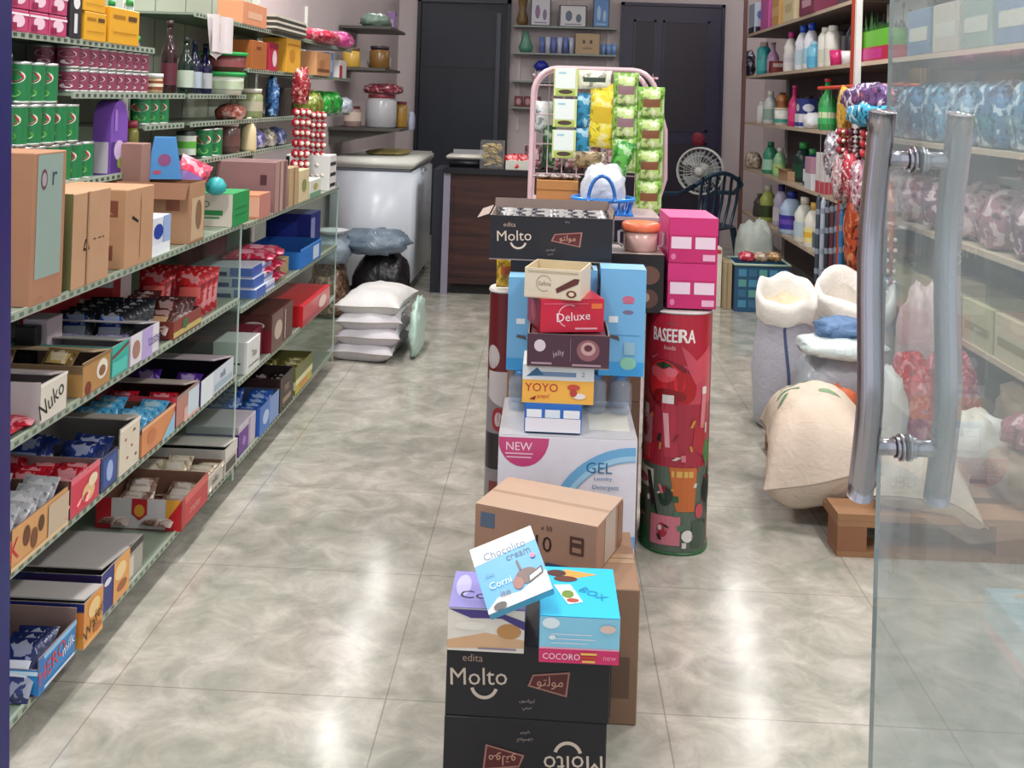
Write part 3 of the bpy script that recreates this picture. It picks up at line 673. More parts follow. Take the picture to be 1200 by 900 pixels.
lc('carton', 'white and red card box at the end of the third shelf', 'box', 222, 240, ZCc, 0.14, 0.1, P('#d9d2d4', 0.4), {'R': [('r', 0, 0, 0.4, 1, '#8e2024'), ('r', 0.4, 0.5, 1, 1, '#e4dfe2')], 'F': [('r', 0, 0.55, 1, 0.8, '#c23a44')]}, xoff=-0.22)
y0 = YL(248, .7); packets('snack_packet', 'bright red crisp bag by the glass panel on the third shelf', 'packet', packet_mesh(0.10, 0.13, 0.03, '#c01c26', '#d62a30', True, '#e66a60'), [((-1.07-0.11*(i % 2), y0+0.05*(i//2)+0.03, ZCc+0.062), (math.radians(74), 0, 0.1)) for i in range(6)], 'red crisp bags by the glass panel')
# ---- fourth shelf (z=.87) : cardboard cartons
lc('cardboard_carton', 'tall cardboard carton with pale teal panel nearest on the left', 'box', 37, 76, ZD, 0.30, 0.16, CARD('#a8795b'),
   {'R': [('r', 0.10, 0.17, 0.88, 0.985, '#93a89f'), ('e', 0.3, 0.82, 0.1, 0.07, '#6a4a58'), ('e', 0.3, 0.82, 0.07, 0.045, '#a8a0a8'), ('t', 0.62, 0.82, 0.09, 'r', '#3c4a60'), ('a', 0.3, 0.0, 0.05, 0.003, 20, 160, '#94684c')],
    'F': [('t', 0.5, 0.86, 0.05, 'HP', '#7d4230'), ('r', 0.3, 0.74, 0.7, 0.76, '#7d4230'), ('r', 0.35, 0.66, 0.65, 0.68, '#7d4230')]}, xoff=0.0)
TRI = [('t', 0.38, 0.45, 0.13, '△', '#2a1c18'), ('r', 0.55, 0.47, 0.6, 0.485, '#4a3228'), ('r', 0.68, 0.47, 0.73, 0.485, '#4a3228'), ('r', 0.78, 0.47, 0.82, 0.485, '#4a3228')]
tri = lambda c: [('p', [(0.28+0.1*0, 0.38), (0.36, 0.38), (0.33, 0.41), (0.30, 0.41)], c), ('p', [(0.37, 0.38), (0.45, 0.38), (0.40, 0.47), (0.375, 0.45)], c), ('p', [(0.28, 0.39), (0.31, 0.42), (0.365, 0.5), (0.33, 0.5)], c)]
lc('cardboard_carton', 'square cardboard carton with recycling mark beside the tall one', 'box', 84, 129, ZD, 0.205, 0.2, CARD('#b8906f'),
   {'R': tri('#2c1a16')+[('r', 0.55, 0.47, 0.6, 0.485, '#4a3228'), ('r', 0.68, 0.47, 0.73, 0.485, '#4a3228'), ('r', 0.78, 0.47, 0.82, 0.485, '#4a3228'), ('r', 0.36, 0, 0.40, 1, '#a88260')], 'F': [('r', 0, 0, 1, 1, '#6f7048')]})
lc('cardboard_carton', 'cardboard carton with warning symbols and torn side on the left', 'box', 147, 180, ZD, 0.19, 0.2, CARD('#b58c69'),
   {'R': [('p', [(0.2, 0.62), (0.42, 0.55), (0.44, 0.58), (0.22, 0.66)], '#241a16'), ('r', 0.5, 0.1, 0.52, 0.9, '#9c7654')],
    'F': [('r', 0.55, 0.66, 0.9, 0.86, '#7c4a3a'), ('p', [(0.6, 0.68), (0.85, 0.68), (0.72, 0.84)], '#a86e54'), ('r', 0.55, 0.12, 0.85, 0.3, '#7c4a3a'), ('r', 0.6, 0.16, 0.8, 0.26, '#a86e54')]}, xoff=0.0)
y0 = YL(181, .9)
carton('carton', 'small white and blue pack between the cardboard cartons', 'box', (-1.06, y0+0.07, ZD+0.0005), (0.1, 0.13, 0.10), P('#dfe3ee', 0.35), {'R': [('e', 0.35, 0.62, 0.25, 0.2, '#1f3fa0'), ('r', 0.0, 0, 1, 0.3, '#eef2f8'), ('r', 0.6, 0.3, 1, 1, '#9cb6e0')], 'F': [('e', 0.7, 0.6, 0.25, 0.2, '#23429c')]})
r, s = lt('cardboard_carton', 'large open cardboard carton with label on its end, fourth shelf', 'box', 221, 240, ZD, 0.17, 0.26, CARD('#ad8262'), inner='#8a6046', 
   pr={'R': [('r', 0.15, 0.05, 0.95, 0.75, '#c9b08e'), ('e', 0.6, 0.45, 0.2, 0.25, '#8a6a50')], 'F': [('r', 0.75, 0.55, 0.9, 0.75, '#8a4a34')]}, flaps=[('F', 0.05, 150)])
lc('carton', 'white carton with green end and green lettering on the fourth shelf', 'box', 272, 292, ZD, 0.105, 0.2, P('#d9cfc2', 0.5),
   {'R': [('r', 0, 0, 1, 1, '#2f9a55'), ('r', 0.15, 0.3, 0.85, 0.34, '#237a44'), ('r', 0.15, 0.5, 0.85, 0.54, '#237a44')],
    'F': [('t', 0.5, 0.68, 0.2, 'PRO', '#2c7a48'), ('r', 0.2, 0.35, 0.85, 0.5, '#2f8a50'), ('r', 0.25, 0.25, 0.8, 0.3, '#2f8a50')], 'T': [('r', 0, 0, 1, 1, '#3aa868')]}, xoff=0.0)
# things stacked above them
b = MB(); wv = [(-0.05, -0.045, 0), (0.05, -0.045, 0), (0.05, 0.045, 0), (-0.05, 0.045, 0), (-0.03, -0.03, 0.12), (0.03, -0.03, 0.12), (0.03, 0.03, 0.12), (-0.03, 0.03, 0.12)]
b.add(wv, [(0, 3, 2, 1), (4, 5, 6, 7), (0, 1, 5, 4), (1, 2, 6, 5), (2, 3, 7, 6), (3, 0, 4, 7)], P('#4a8cc8', 0.35))
for e_, (cu, cv, ru, rv, c_) in enumerate(((0.0, 0.055, 0.018, 0.018, '#8c4a7c'), (-0.02, 0.02, 0.012, 0.006, '#b04a6a'))):
    pv = [(cu+ru*math.cos(a*math.pi/8), -0.0458+0.015*(cv+rv*math.sin(a*math.pi/8))/0.12, cv+rv*math.sin(a*math.pi/8)) for a in range(16)]; b.add(pv, [tuple(range(16))], INK(c_))
tag(b.build('carton', None, (-1.13, YL(193, 1.1, -1.13), 1.041), (0, 0, 0.35)), 'blue tapered carton standing on the open cardboard carton', 'box')
lc('carton', 'brown backing carton with mauve front behind the blue wedge carton', 'box', 226, 236, ZD, 0.275, 0.14, CARD('#9a7468'), xoff=-0.15)
packets('snack_packet', 'crimson and violet snack bag leaning above the green-ended carton', 'packet', packet_mesh(0.1, 0.15, 0.03, '#b5405a', '#cf2f52', True, '#6a4a8a'), [((-1.10, YL(258, 1), ZD+0.15), (math.radians(60), math.radians(25), 0.4))], 'x')
b = MB(); b.lathe([(0.012, 0), (0.03, 0.012), (0.032, 0.03), (0.02, 0.05), (0.005, 0.056)], P('#2fa5a8', 0.4)); tag(b.build('ball', None, (-1.04, YL(268, 1)+0.0, ZD+0.106)), 'small turquoise round pot on the green-ended carton', 'pot')
# ------------------------------------------------------------------ stock of the second left shelving unit
Z1, Z2, Z3, Z4 = 0.08, 0.345, 0.585, 0.86
PH = '#8d7a78'
# lowest shelf
lc('carton', 'purple and white small carton first beyond the glass divider, lowest shelf', 'box', 283, 303, Z1, 0.10, 0.18, P('#cfc6d2', 0.4), {'R': [('r', 0, 0, 0.55, 0.8, '#6a2c94'), ('e', 0.3, 0.4, 0.1, 0.15, '#a77cc4'), ('r', 0.6, 0, 0.65, 1, '#b8a8c6')], 'F': [('r', 0, 0, 1, 0.75, '#5f2788'), ('e', 0.5, 0.35, 0.2, 0.25, '#b48ad0')]}, xoff=-0.01)
r, s = lt('display_tray', 'blue tray of blue packets on the lowest shelf beyond the divider', 'box', 304, 327, Z1, 0.10, 0.22, '#7f9fd8', inner='#44506c', walls={'F': '#2c62c0'},
   pr={'R': [('r', 0, 0, 0.5, 1, '#3a78d0'), ('e', 0.3, 0.5, 0.15, 0.25, '#bcd4f2')], 'F': [('e', 0.4, 0.5, 0.2, 0.3, '#8fb8ec'), ('e', 0.75, 0.4, 0.12, 0.25, '#d8e4f6')]})
fill('blue shiny biscuit packets filling the blue tray', r, s, packet_mesh(0.08, 0.11, 0.022, '#1c4fa8', '#3a7ad8', True, '#bcd0f0'), (0.08, 0.10, 0.022), 2, 5, 55, 'blue packets in the blue tray', 'biscuit_packet')
r, s = lt('display_tray', 'dark brown tray of dark packets on the lowest shelf', 'box', 328, 344, Z1, 0.13, 0.24, '#3a2422', inner='#241616', pr={'R': [('r', 0.2, 0.2, 0.8, 0.35, '#a08a70'), ('t', 0.5, 0.6, 0.2, 'MIX', '#c8b090')]})
fill('black brown snack packets crowding the dark brown tray', r, s, packet_mesh(0.08, 0.11, 0.02, '#1d1214', '#3a201c', True, '#9a8a80'), (0.08, 0.10, 0.02), 3, 4, 60, 'dark packets in the dark brown tray')
r, s = lt('display_tray', 'yellow and olive fruit tray at the far end of the lowest shelf', 'box', 346, 366, Z1, 0.11, 0.24, '#c9b83a', inner='#6c6a34', walls={'F': '#7c8438'}, pr={'R': [('r', 0, 0.55, 1, 1, '#6d7438'), ('r', 0, 0.35, 1, 0.55, '#e6e0b0'), ('e', 0.5, 0.18, 0.25, 0.12, '#d8902c')], 'F': [('r', 0, 0.2, 1, 0.5, '#e8e4bc'), ('e', 0.5, 0.3, 0.2, 0.15, '#d8902c')]})
fill('olive and gold sachets in the yellow fruit tray', r, s, packet_mesh(0.08, 0.10, 0.02, '#6d6a2c', '#9c8a3c', True), (0.08, 0.09, 0.02), 2, 4, 55, 'olive sachets in the fruit tray', 'sachet')
# second shelf
lc('carton', 'white box with black script right behind the glass divider', 'box', 290, 305, Z2, 0.11, 0.12, P('#e2e4e2', 0.4), {'R': [('t', 0.5, 0.55, 0.22, 'Tito', '#26262c', 0), ('r', 0.1, 0.2, 0.9, 0.24, '#55585c')], 'F': [('r', 0.2, 0.3, 0.8, 0.36, '#44464c')]}, xoff=0.0)
lc('carton', 'brown and maroon chocolate carton with pale crest, second shelf', 'box', 318, 343, Z2, 0.14, 0.26, P('#5f3630', 0.4), {'R': [('r', 0, 0, 0.5, 1, '#6e4a42'), ('e', 0.3, 0.5, 0.18, 0.25, '#c9b4a6'), ('r', 0.6, 0.1, 0.64, 0.9, '#c8b8a8')], 'F': [('r', 0, 0, 1, 0.6, '#7d2230'), ('e', 0.75, 0.72, 0.15, 0.1, '#e2d6cc')], 'T': [('r', 0, 0, 1, 1, '#5a302c')]}, xoff=-0.0)
lc('carton', 'flat maroon carton beneath the brown shelf edge beside the script box', 'box', 306, 317, Z2, 0.11, 0.26, P('#6e1f30', 0.4), {'F': [('r', 0.1, 0.6, 0.9, 0.8, '#9c3a48')], 'R': [('r', 0.2, 0.2, 0.8, 0.8, '#8c3442')]}, xoff=-0.03)
lc('carton', 'glossy red carton at the far end of the second shelf', 'box', 352, 384, Z2, 0.085, 0.26, P('#c8222c', 0.3), {'R': [('r', 0, 0, 1, 0.3, '#a81a24'), ('e', 0.7, 0.5, 0.15, 0.3, '#e8c8b8')], 'F': [('e', 0.3, 0.3, 0.25, 0.3, '#c0a060')], 'T': [('r', 0, 0, 1, 1, '#d42c36')]}, xoff=0.01)
# third shelf
lc('carton', 'tan carton printed with a dark picture panel under the blue tub', 'box', 306, 350, Z2+0.15, 0.075, 0.24, P('#b39a70', 0.5), {'F': [('r', 0.1, 0.15, 0.9, 0.85, '#3c3226'), ('e', 0.35, 0.5, 0.1, 0.2, '#b8a070'), ('e', 0.6, 0.5, 0.1, 0.2, '#b8a070')], 'R': [('r', 0.05, 0.2, 0.6, 0.85, '#5c4c34'), ('r', 0.7, 0.1, 0.95, 0.9, '#c9b48c')]}, xoff=0.0) if False else None
lc('carton', 'tan carton printed with a dark picture panel on the third shelf', 'box', 324, 350, Z3, 0.06, 0.26, P('#b39a70', 0.5), {'F': [('r', 0.1, 0.15, 0.9, 0.85, '#3c3226'), ('e', 0.35, 0.5, 0.1, 0.2, '#b8a070'), ('e', 0.6, 0.5, 0.1, 0.2, '#b8a070')], 'R': [('r', 0.05, 0.2, 0.6, 0.85, '#5c4c34')]}, xoff=-0.04)
r, s = lt('plastic_tub', 'bright blue open plastic tub at the far end, third shelf', 'tub', 352, 376, Z3, 0.08, 0.24, '#2a7ad0', inner='#1d5aa4', xoff=0.0, pr={'R': [('r', 0.6, 0.1, 0.9, 0.8, '#cfe0f4'), ('r', 0, 0.92, 1, 1, '#5a9ae4')]}, fh={'F': 0.07})
for i in range(3):
    lc('carton', ['blue and white soap carton, lowest of the stack behind the divider', 'blue and white soap carton in the middle of its stack', 'blue and white soap carton, topmost of its stack'][i], 'box', 300+i, 322+i, Z3+i*0.036, 0.035, 0.22, P('#d6dcec', 0.35),
       {'R': [('r', 0, 0.0, 0.5, 1, '#3c62b8'), ('r', 0.5, 0.3, 1, 0.6, '#7c90c8')], 'F': [('r', 0.0, 0.1, 0.6, 0.5, '#2a3c7c'), ('r', 0.65, 0.1, 1, 0.9, '#5a7cc8')]}, xoff=0.0-0.01*i)
PKB = packet_mesh(0.14, 0.20, 0.045, '#c22a4c', '#e04a6c', True, '#e8a0b4')
PLC = [((-1.10, YL(322, .75)+0.13*(i % 2), Z3+0.001+0.045*(i//2)), (0, 0, 1.5+0.06*i)) for i in range(6)]
packets('snack_packet', 'glossy pink and red soft pack piled on the third shelf', 'packet', PKB, PLC, 'pink and red packs in a pile')
lc('carton', 'navy carton standing behind the pink packs on the third shelf', 'box', 358, 368, Z3, 0.19, 0.2, P('#1f2a78', 0.4), {'R': [('r', 0, 0.1, 0.4, 0.9, '#8a94c8')], 'F': [('r', 0.1, 0.2, 0.7, 0.8, '#2c3a94')], 'T': [('r', 0, 0, 1, 1, '#6a74b4')]}, xoff=-0.05) if False else None
lc('carton', 'navy carton standing beyond the blue tub on the third shelf', 'box', 377, 388, Z3, 0.18, 0.2, P('#1f2a78', 0.4), {'R': [('r', 0, 0.1, 0.4, 0.9, '#8a94c8')], 'F': [('r', 0.1, 0.2, 0.7, 0.8, '#2c3a94')], 'T': [('r', 0, 0, 1, 1, '#6a74b4')]}, xoff=-0.05)
lc('carton', 'deep red tall carton behind the pink packs, third shelf', 'box', 328, 350, Z3+0.0, 0.22, 0.10, P('#8c1a28', 0.4), {'F': [('r', 0, 0.8, 1, 1, '#1c1418'), ('r', 0.1, 0.2, 0.9, 0.5, '#b02a3c')], 'R': [('r', 0.1, 0.1, 0.9, 0.6, '#b63a48')]}, xoff=-0.29)
# fourth shelf : cartons
lc('cardboard_carton', 'long mauve brown carton with dark marks just beyond the glass divider', 'box', 322, 337, Z4, 0.185, 0.22, P('#8d6c6c', 0.7), {'F': [('r', 0.05, 0.12, 0.7, 0.2, '#5a3c3c'), ('r', 0.75, 0.55, 0.86, 0.75, '#4a3038'), ('e', 0.2, 0.4, 0.05, 0.08, '#3c2a2c'), ('e', 0.35, 0.35, 0.04, 0.06, '#3c2a2c'), ('e', 0.5, 0.33, 0.03, 0.05, '#3c2a2c')],
   'R': [('r', 0, 0, 0.3, 1, '#b8948c'), ('r', 0.4, 0, 0.6, 1, '#c4a49a'), ('r', 0.75, 0, 0.8, 1, '#7c5c58')], 'T': [('r', 0, 0.4, 1, 0.6, '#a08080')]})
lc('carton', 'small orange carton with fruit picture in front of the mauve carton', 'box', 304, 317, Z4, 0.085, 0.18, P('#d98e6a', 0.4), {'F': [('e', 0.3, 0.5, 0.15, 0.3, '#7c2c20'), ('r', 0.55, 0.1, 1, 0.9, '#e0a890')], 'R': [('r', 0, 0, 1, 1, '#c98a80')]})
lc('carton', 'tan striped carton beside the mauve carton on the top of the counter shelf', 'box', 340, 350, Z4, 0.15, 0.2, P('#b79c78', 0.6), {'F': [('r', 0.1, 0.1, 0.4, 0.8, '#c8b8a0'), ('r', 0.5, 0.1, 0.6, 0.4, '#3c4a9a')], 'R': [('r', 0.4, 0, 0.5, 1, '#8a7450')]})
lc('carton', 'pale yellow carton further along the fourth shelf', 'box', 351, 362, Z4, 0.13, 0.2, P('#d3c39c', 0.6), {'R': [('e', 0.5, 0.5, 0.25, 0.2, '#8a9a5c')], 'F': [('r', 0.2, 0.2, 0.8, 0.5, '#b5a468')]})
lc('carton', 'small white and green carton near the end of the fourth shelf', 'box', 363, 376, Z4, 0.075, 0.2, P('#d9ddd2', 0.5), {'R': [('r', 0, 0, 1, 0.3, '#7aa886'), ('e', 0.5, 0.6, 0.2, 0.2, '#b8b060')], 'F': [('r', 0.2, 0.3, 0.8, 0.6, '#8ab08c')]})
lc('carton', 'white carton with black marks at the end of the left shelving', 'box', 386, 394, Z4, 0.16, 0.20, P('#e0e0de', 0.5), {'F': [('r', 0.0, 0.05, 0.08, 0.95, '#1c1c20'), ('e', 0.6, 0.2, 0.06, 0.08, '#4c5058')], 'R': [('r', 0.1, 0.1, 0.9, 0.2, '#2a2a30'), ('r', 0.1, 0.4, 0.9, 0.5, '#2a2a30'), ('r', 0.1, 0.7, 0.9, 0.8, '#2a2a30')]})
# ------------------------------------------------------------------ tins, jars and bottles on the upper left shelves
def tin(loc, label, group, r=0.031, h=0.098, c='#1f7a45', c2='#c22a38', c3='#e6e2d8', name='food_tin', cat='tin', rz=0.6, rim='#b8bcb8'):
    key = ('tin', r, h, c, c2, c3)
    if key not in _pk:
        mb = MB(); n = 20; R_ = P(rim, 0.3, 0.8)
        mb.lathe([(r*0.97, 0), (r, 0.003), (r, 0.007)], R_, n=n); mb.lathe([(r*0.985, 0.007), (r*0.985, h-0.007)], P(c, 0.35), n=n, cap=False)
        mb.lathe([(r, h-0.007), (r, h-0.002), (r*0.95, h), (r*0.93, h-0.002), (0.001, h-0.002)], R_, n=n, cap=False)
        W_ = 2*math.pi*r
        sf = lambda u, v, e: Vector(((r*0.985+e)*math.cos((u-0.5)*2*math.pi), (r*0.985+e)*math.sin((u-0.5)*2*math.pi), 0.007+v*(h-0.014)))
        for cu in (0.2, 0.7): prints(mb, sf, W_, h-0.014, [('e', cu, 0.66, 0.15, 0.19, c3), ('e', cu, 0.66, 0.13, 0.13, c2), ('e', cu, 0.22, 0.1, 0.12, '#5fae4c' if c == '#1f7a45' else c3)])
        o = mb.build('tmp'); _pk[key] = o.data; bpy.data.objects.remove(o)
    o = bpy.data.objects.new(name, _pk[key]); COL.objects.link(o); o.location = loc; o.rotation_euler = (0, 0, rz)
    return tag(o, label, cat, group)
G = 'green food tins stacked three high'
for lay, (a, c, lab) in enumerate(((2.22, 2.84, 'green food tin with red oval in the bottom layer of the stack'), (2.06, 2.76, 'green food tin with red oval in the second layer of the stack'), (2.40, 2.60, 'green food tin with red oval on the very top of the stack'))):
    n = int((c-a)/0.066)
    for i in range(n):
        for x in ((-1.235, -1.302) if lay < 2 else (-1.235,)):
            tin((x, a+i*0.066, 1.0605+lay*0.0985), lab, G+', layer %s' % ['one', 'two', 'three'][lay], rz=random.uniform(0.3, 0.8))
for i in range(3): tin((-1.235, 3.14+i*0.075, 1.1905), 'short green tin on the small shelf left of the dark bottles', 'short green tins on the small shelf', r=0.03, h=0.085)
packets  # (helper kept above)
tin((-1.235, 2.47-0.17, 1.0605+0.197), 'dark green square-labelled tin beside the topmost tins', None, c='#1d3a2e', c2='#8a9a90', c3='#aab4ae', r=0.036, h=0.112)
# purple arch-topped gift box
b = MB(); w, d = 0.05, 0.115; n = 12; Hh = 0.145
def arch(x): return [(x, -d/2, 0), (x, d/2, 0)]+[(x, d/2*math.cos(math.pi*i/n), Hh+0.06*math.sin(math.pi*i/n)) for i in range(n+1)]
A0, A1 = arch(-w/2), arch(w/2); N_ = len(A0)
b.add(A0+A1, [tuple(reversed(range(N_))), tuple(N_+i for i in range(N_))]+[(i, (i+1) % N_, N_+(i+1) % N_, N_+i) for i in range(N_)], P('#7a4fae', 0.35))
sf, aa, bb = surf_of('R', w, d, 0.2); prints(b, sf, aa, bb, [('r', 0.05, 0.02, 0.95, 0.45, '#4a2c80'), ('e', 0.5, 0.33, 0.3, 0.14, '#c9b4dc'), ('e', 0.6, 0.15, 0.2, 0.08, '#8a9a4c'), ('r', 0.2, 0.6, 0.35, 0.9, '#9a78c8')])
sf, aa, bb = surf_of('F', w, d, 0.2); prints(b, sf, aa, bb, [('r', 0.1, 0.02, 0.9, 0.45, '#c8c0cc')])
tag(b.build('gift_box', None, (-1.235, 2.93, 1.0605)), 'purple arch-topped gift box beside the green tins', 'box')
vessel('sauce_jar', 'slim jar with green and yellow paper wrap by the purple gift box', 'jar', (-1.235, 3.07, 1.0605), [(0.02, 0), (0.024, 0.005), (0.024, 0.11), (0.018, 0.125)], P('#6d6a2c', 0.2), [(0.02, 0.125), (0.02, 0.145)], P('#8c2c3a', 0.35), (0.01, 0.05, 0.0245, '#e0b428'))
# pink and white labelled cans
for lay in range(2):
    for i in range(9):
        for x in (-1.235, -1.295):
            tin((x, 2.655+i*0.058, 1.2855+lay*0.0605), 'small maroon and white can in the stack on the middle upper shelf', 'small maroon cans on the upper shelf', r=0.027, h=0.06, c='#8a4058', c2='#6a2440', c3='#e2ccd4', name='food_can', cat='can')
vessel('spread_jar', 'small clear jar with white lid on the upper shelf', 'jar', (-1.235, 3.23, 1.2855), jar_prof(0.03, 0.06), P('#b59a78', 0.3), [(0.031, 0.05), (0.031, 0.062)], P('#e8e8e4', 0.4), (0.012, 0.04, 0.0305, '#8a4a30', '#e2d8c0'))
vessel('drink_bottle', 'clear violet drink bottle with green cap on the upper shelf', 'bottle', (-1.26, 3.20, 1.2855) if False else (-1.31, 3.28, 1.2855), wine_prof(0.028, 0.17), GLASS((0.62, 0.58, 0.74), 0.3, 'violet_bottle', 1.4, (0.5,0.45,0.6)), [(0.011, 0.16), (0.011, 0.178)], P('#2f8a4c', 0.4))
def wine(y, x, h, c, lab, cap, label):
    return vessel('syrup_bottle', label, 'bottle', (x, y, 1.2855), wine_prof(0.026, h), P(c, 0.12), [(0.0105, h*0.92), (0.0105, h)], P(cap, 0.3), (h*0.12, h*0.42, 0.0265, lab))
wine(3.36, -1.235, 0.235, '#2a1014', '#5a2430', '#301418', 'tallest dark maroon bottle at the left of the dark bottles')
wine(3.52, -1.235, 0.19, '#14241e', '#b8c4b4', '#16181c', 'dark green bottle with pale label next to the tallest bottle')
wine(3.62, -1.24, 0.185, '#141a34', '#aab4c0', '#1a2038', 'navy bottle with grey label in the middle of the dark bottles')
wine(3.73, -1.24, 0.18, '#1c1a44', '#c4c8cc', '#12122c', 'indigo bottle with white label at the right of the dark bottles')
wine(3.57, -1.31, 0.19, '#182030', '#8a96a0', '#0e1420', 'dark bottle standing in the second row on the upper shelf')
for i, (yy, z, h, bc, lb) in enumerate(((3.95, 1.2855, 0.085, '#d6dccc', 'wide white tub with green lid under a darker tub'), (3.97, 1.371, 0.075, '#6a2c30', 'maroon tub with green lid stacked on the white tub'))):
    vessel('sweets_tub', lb, 'tub', (-1.25, yy, z), [(0.075, 0), (0.085, h*0.85)], P(bc, 0.35), [(0.09, h*0.82), (0.09, h), (0.08, h+0.0003)], P('#23a04e', 0.35), (h*0.25, h*0.6, 0.0835, '#b8c8a8' if i == 0 else '#8c4a4c'), n=20)
# top shelf z=1.42
for i in range(3):
    for j in range(3):
        carton('carton', 'small pink and white carton in the block on the highest near shelf', 'box', (-1.235, 2.33+i*0.095, 1.4205+j*0.052), (0.07, 0.09, 0.05), P('#b8406c', 0.4), {'R': [('e', 0.5, 0.5, 0.3, 0.3, '#e8c8d8'), ('r', 0, 0.75, 1, 0.85, '#efe0e8'), ('r', 0.1, 0.1, 0.4, 0.4, '#8c1f48')]}, group='pink cartons on the highest near shelf')
carton('carton', 'black and white carton beside the yellow cartons, highest shelf', 'box', (-1.235, 2.615, 1.4205), (0.07, 0.06, 0.14), P('#2c2a30', 0.4), {'R': [('e', 0.5, 0.65, 0.3, 0.12, '#e2e2e6'), ('r', 0.3, 0.1, 0.6, 0.45, '#d8d8dc')]})
for q, (yy, d, z, h) in enumerate(((2.73, 0.13, 1.4205, 0.075), (2.72, 0.13, 1.496, 0.06), (2.92, 0.20, 1.4205, 0.10))):
    carton('carton', ['yellow carton with brown line of print, under another yellow carton', 'yellow carton stacked on a smaller yellow carton', 'larger golden yellow carton beside the green-capped bottles'][q], 'box', (-1.245, yy, z), (0.09, d, h), P('#dca224', 0.45), {'R': [('r', 0.1, 0.7, 0.5, 0.8, '#a8701c'), ('r', 0.6, 0.68, 0.9, 0.82, '#5a4420'), ('r', 0.1, 0.3, 0.9, 0.34, '#b88420')]})
for i in range(3): vessel('drink_bottle', 'clear water bottle with green cap at the end of the highest shelf', 'bottle', (-1.235-0.02*(i % 2), 3.03+i*0.052 if i < 2 else 3.08, 1.4205) if i < 2 else (-1.30, 3.06, 1.4205), wine_prof(0.024, 0.13), GLASS((0.66, 0.80, 0.76), 0.3, 'aqua_bottle', 1.4, (0.55,0.68,0.64)), [(0.0105, 0.12), (0.0105, 0.135)], P('#1f8a44', 0.4), group='green-capped bottles on the highest shelf')
# white paper bag hanging from the high shelf
b = MB(); b.grid(lambda u, v: (0.01*math.sin(u*9)+0.012*v, 0.22*(u-0.5)*(1-0.12*v), -0.14*v-0.02*v*math.sin(u*5)), 10, 8, P('#d8cfd0', 0.6)); b.grid(lambda u, v: (0.022+0.01*math.sin(u*9), 0.22*(u-0.5), -0.13*v), 10, 6, P('#d8cfd0', 0.6)); b.grid(lambda u, v: (0.0225+0.01*math.sin(0.5*9), 0.07*(u-0.5), -0.03-0.06*v), 3, 3, P('#d89098', 0.6))
tag(b.build('paper_bag', None, (-1.20, 3.72, 1.565)), 'white paper bag with pink print hanging off the high shelf', 'bag')
# ---- small wall shelving above the second unit
def wall_rack(label, y0, y1, zs, xf=-1.2, holes=True):
    root = thing('wall_shelf', label, 'shelves', (-1.3, (y0+y1)/2, zs[0])); O = Vector(root.location)
    for z in zs: o = plate(root, -1.46, xf-0.008, y0, y1, z, holes=holes); o.location = -O
    for y in (y0+0.04, y1-0.04):
        b = MB(); b.box(-1.478, -1.46, y-0.012, y+0.012, zs[0]-0.15, zs[-1]+0.25, P('#e0e0da', 0.4)); b.build('upright', root).location = -O
    return root
wall_rack('three-tier wall shelf past the second shelving unit, left wall', 5.06, 6.25, (1.19, 1.39, 1.56))
def sbox(x, y, z, dims, c, label, pr=None, rough=0.45, **k):
    return carton('carton', label, 'box', (x, y, z+0.0005), dims, P(c, rough), pr, **k)
sbox(-1.25, 4.28, 1.39, (0.10, 0.22, 0.115), '#a8622c', 'brown orange carton on the upper shelf under the paper bag', {'R': [('r', 0.3, 0.7, 0.6, 0.8, '#7a3c18')]})
sbox(-1.24, 4.50, 1.39, (0.08, 0.14, 0.12), '#b02440', 'crimson and white carton beside the brown orange one', {'R': [('e', 0.6, 0.45, 0.25, 0.3, '#e4d0d4'), ('r', 0, 0.8, 1, 1, '#8c1c34')]})
sbox(-1.25, 4.83, 1.39, (0.11, 0.26, 0.155), '#e2a836', 'tall yellow carton near the white upright post', {'R': [('e', 0.4, 0.5, 0.2, 0.2, '#c8862a'), ('r', 0.1, 0.8, 0.9, 0.84, '#b87820')]})
sbox(-1.24, 5.42, 1.39, (0.11, 0.34, 0.12), '#dba06e', 'square peach carton on the three-tier wall shelf', {'R': [('e', 0.4, 0.5, 0.2, 0.2, '#c88854'), ('r', 0.1, 0.15, 0.9, 0.3, '#8c5c3c')]})
sbox(-1.24, 5.68, 1.39, (0.08, 0.12, 0.13), '#6c8fc4', 'light blue carton beside the peach carton', {'R': [('r', 0.2, 0.2, 0.8, 0.7, '#b0c4e4')]})
sbox(-1.24, 6.0, 1.39, (0.08, 0.2, 0.10), '#dcd6d4', 'white and red carton at the end of the wall shelf', {'R': [('r', 0, 0, 0.4, 0.7, '#b8363c'), ('r', 0.5, 0.2, 0.6, 0.8, '#333')] if False else [('r', 0, 0, 0.4, 0.7, '#b8363c')]})
sbox(-1.25, 4.2, 1.56, (0.1, 0.34, 0.09), '#d8926c', 'orange carton lying on the highest back shelf', {'R': [('r', 0.2, 0.3, 0.8, 0.6, '#e2b494')]})
blob('snack_bag', 'red and violet crisp bag bundle on the top of the wall shelf', 'bag', (-1.23, 5.45, 1.5605), (0.2, 0.5, 0.07), FOIL('#c8304c'), seed=3)
blob('snack_bag', 'pink crisp bag at the far end of the top wall shelf', 'bag', (-1.23, 5.95, 1.5605), (0.18, 0.3, 0.09), FOIL('#c84a8c'), seed=4)
for i in range(6):
    b = MB(); zz = 1.5605+i*0.012
    b.box(-1.40, -1.18, 4.45, 5.0, zz, zz+0.010, P(['#3c3a34', '#c8c2b4'][i % 2], 0.5)); tag(b.build('baking_sheet', None), 'flat baking sheet in the pile on the highest back shelf', 'sheet', 'baking sheets on the highest back shelf')
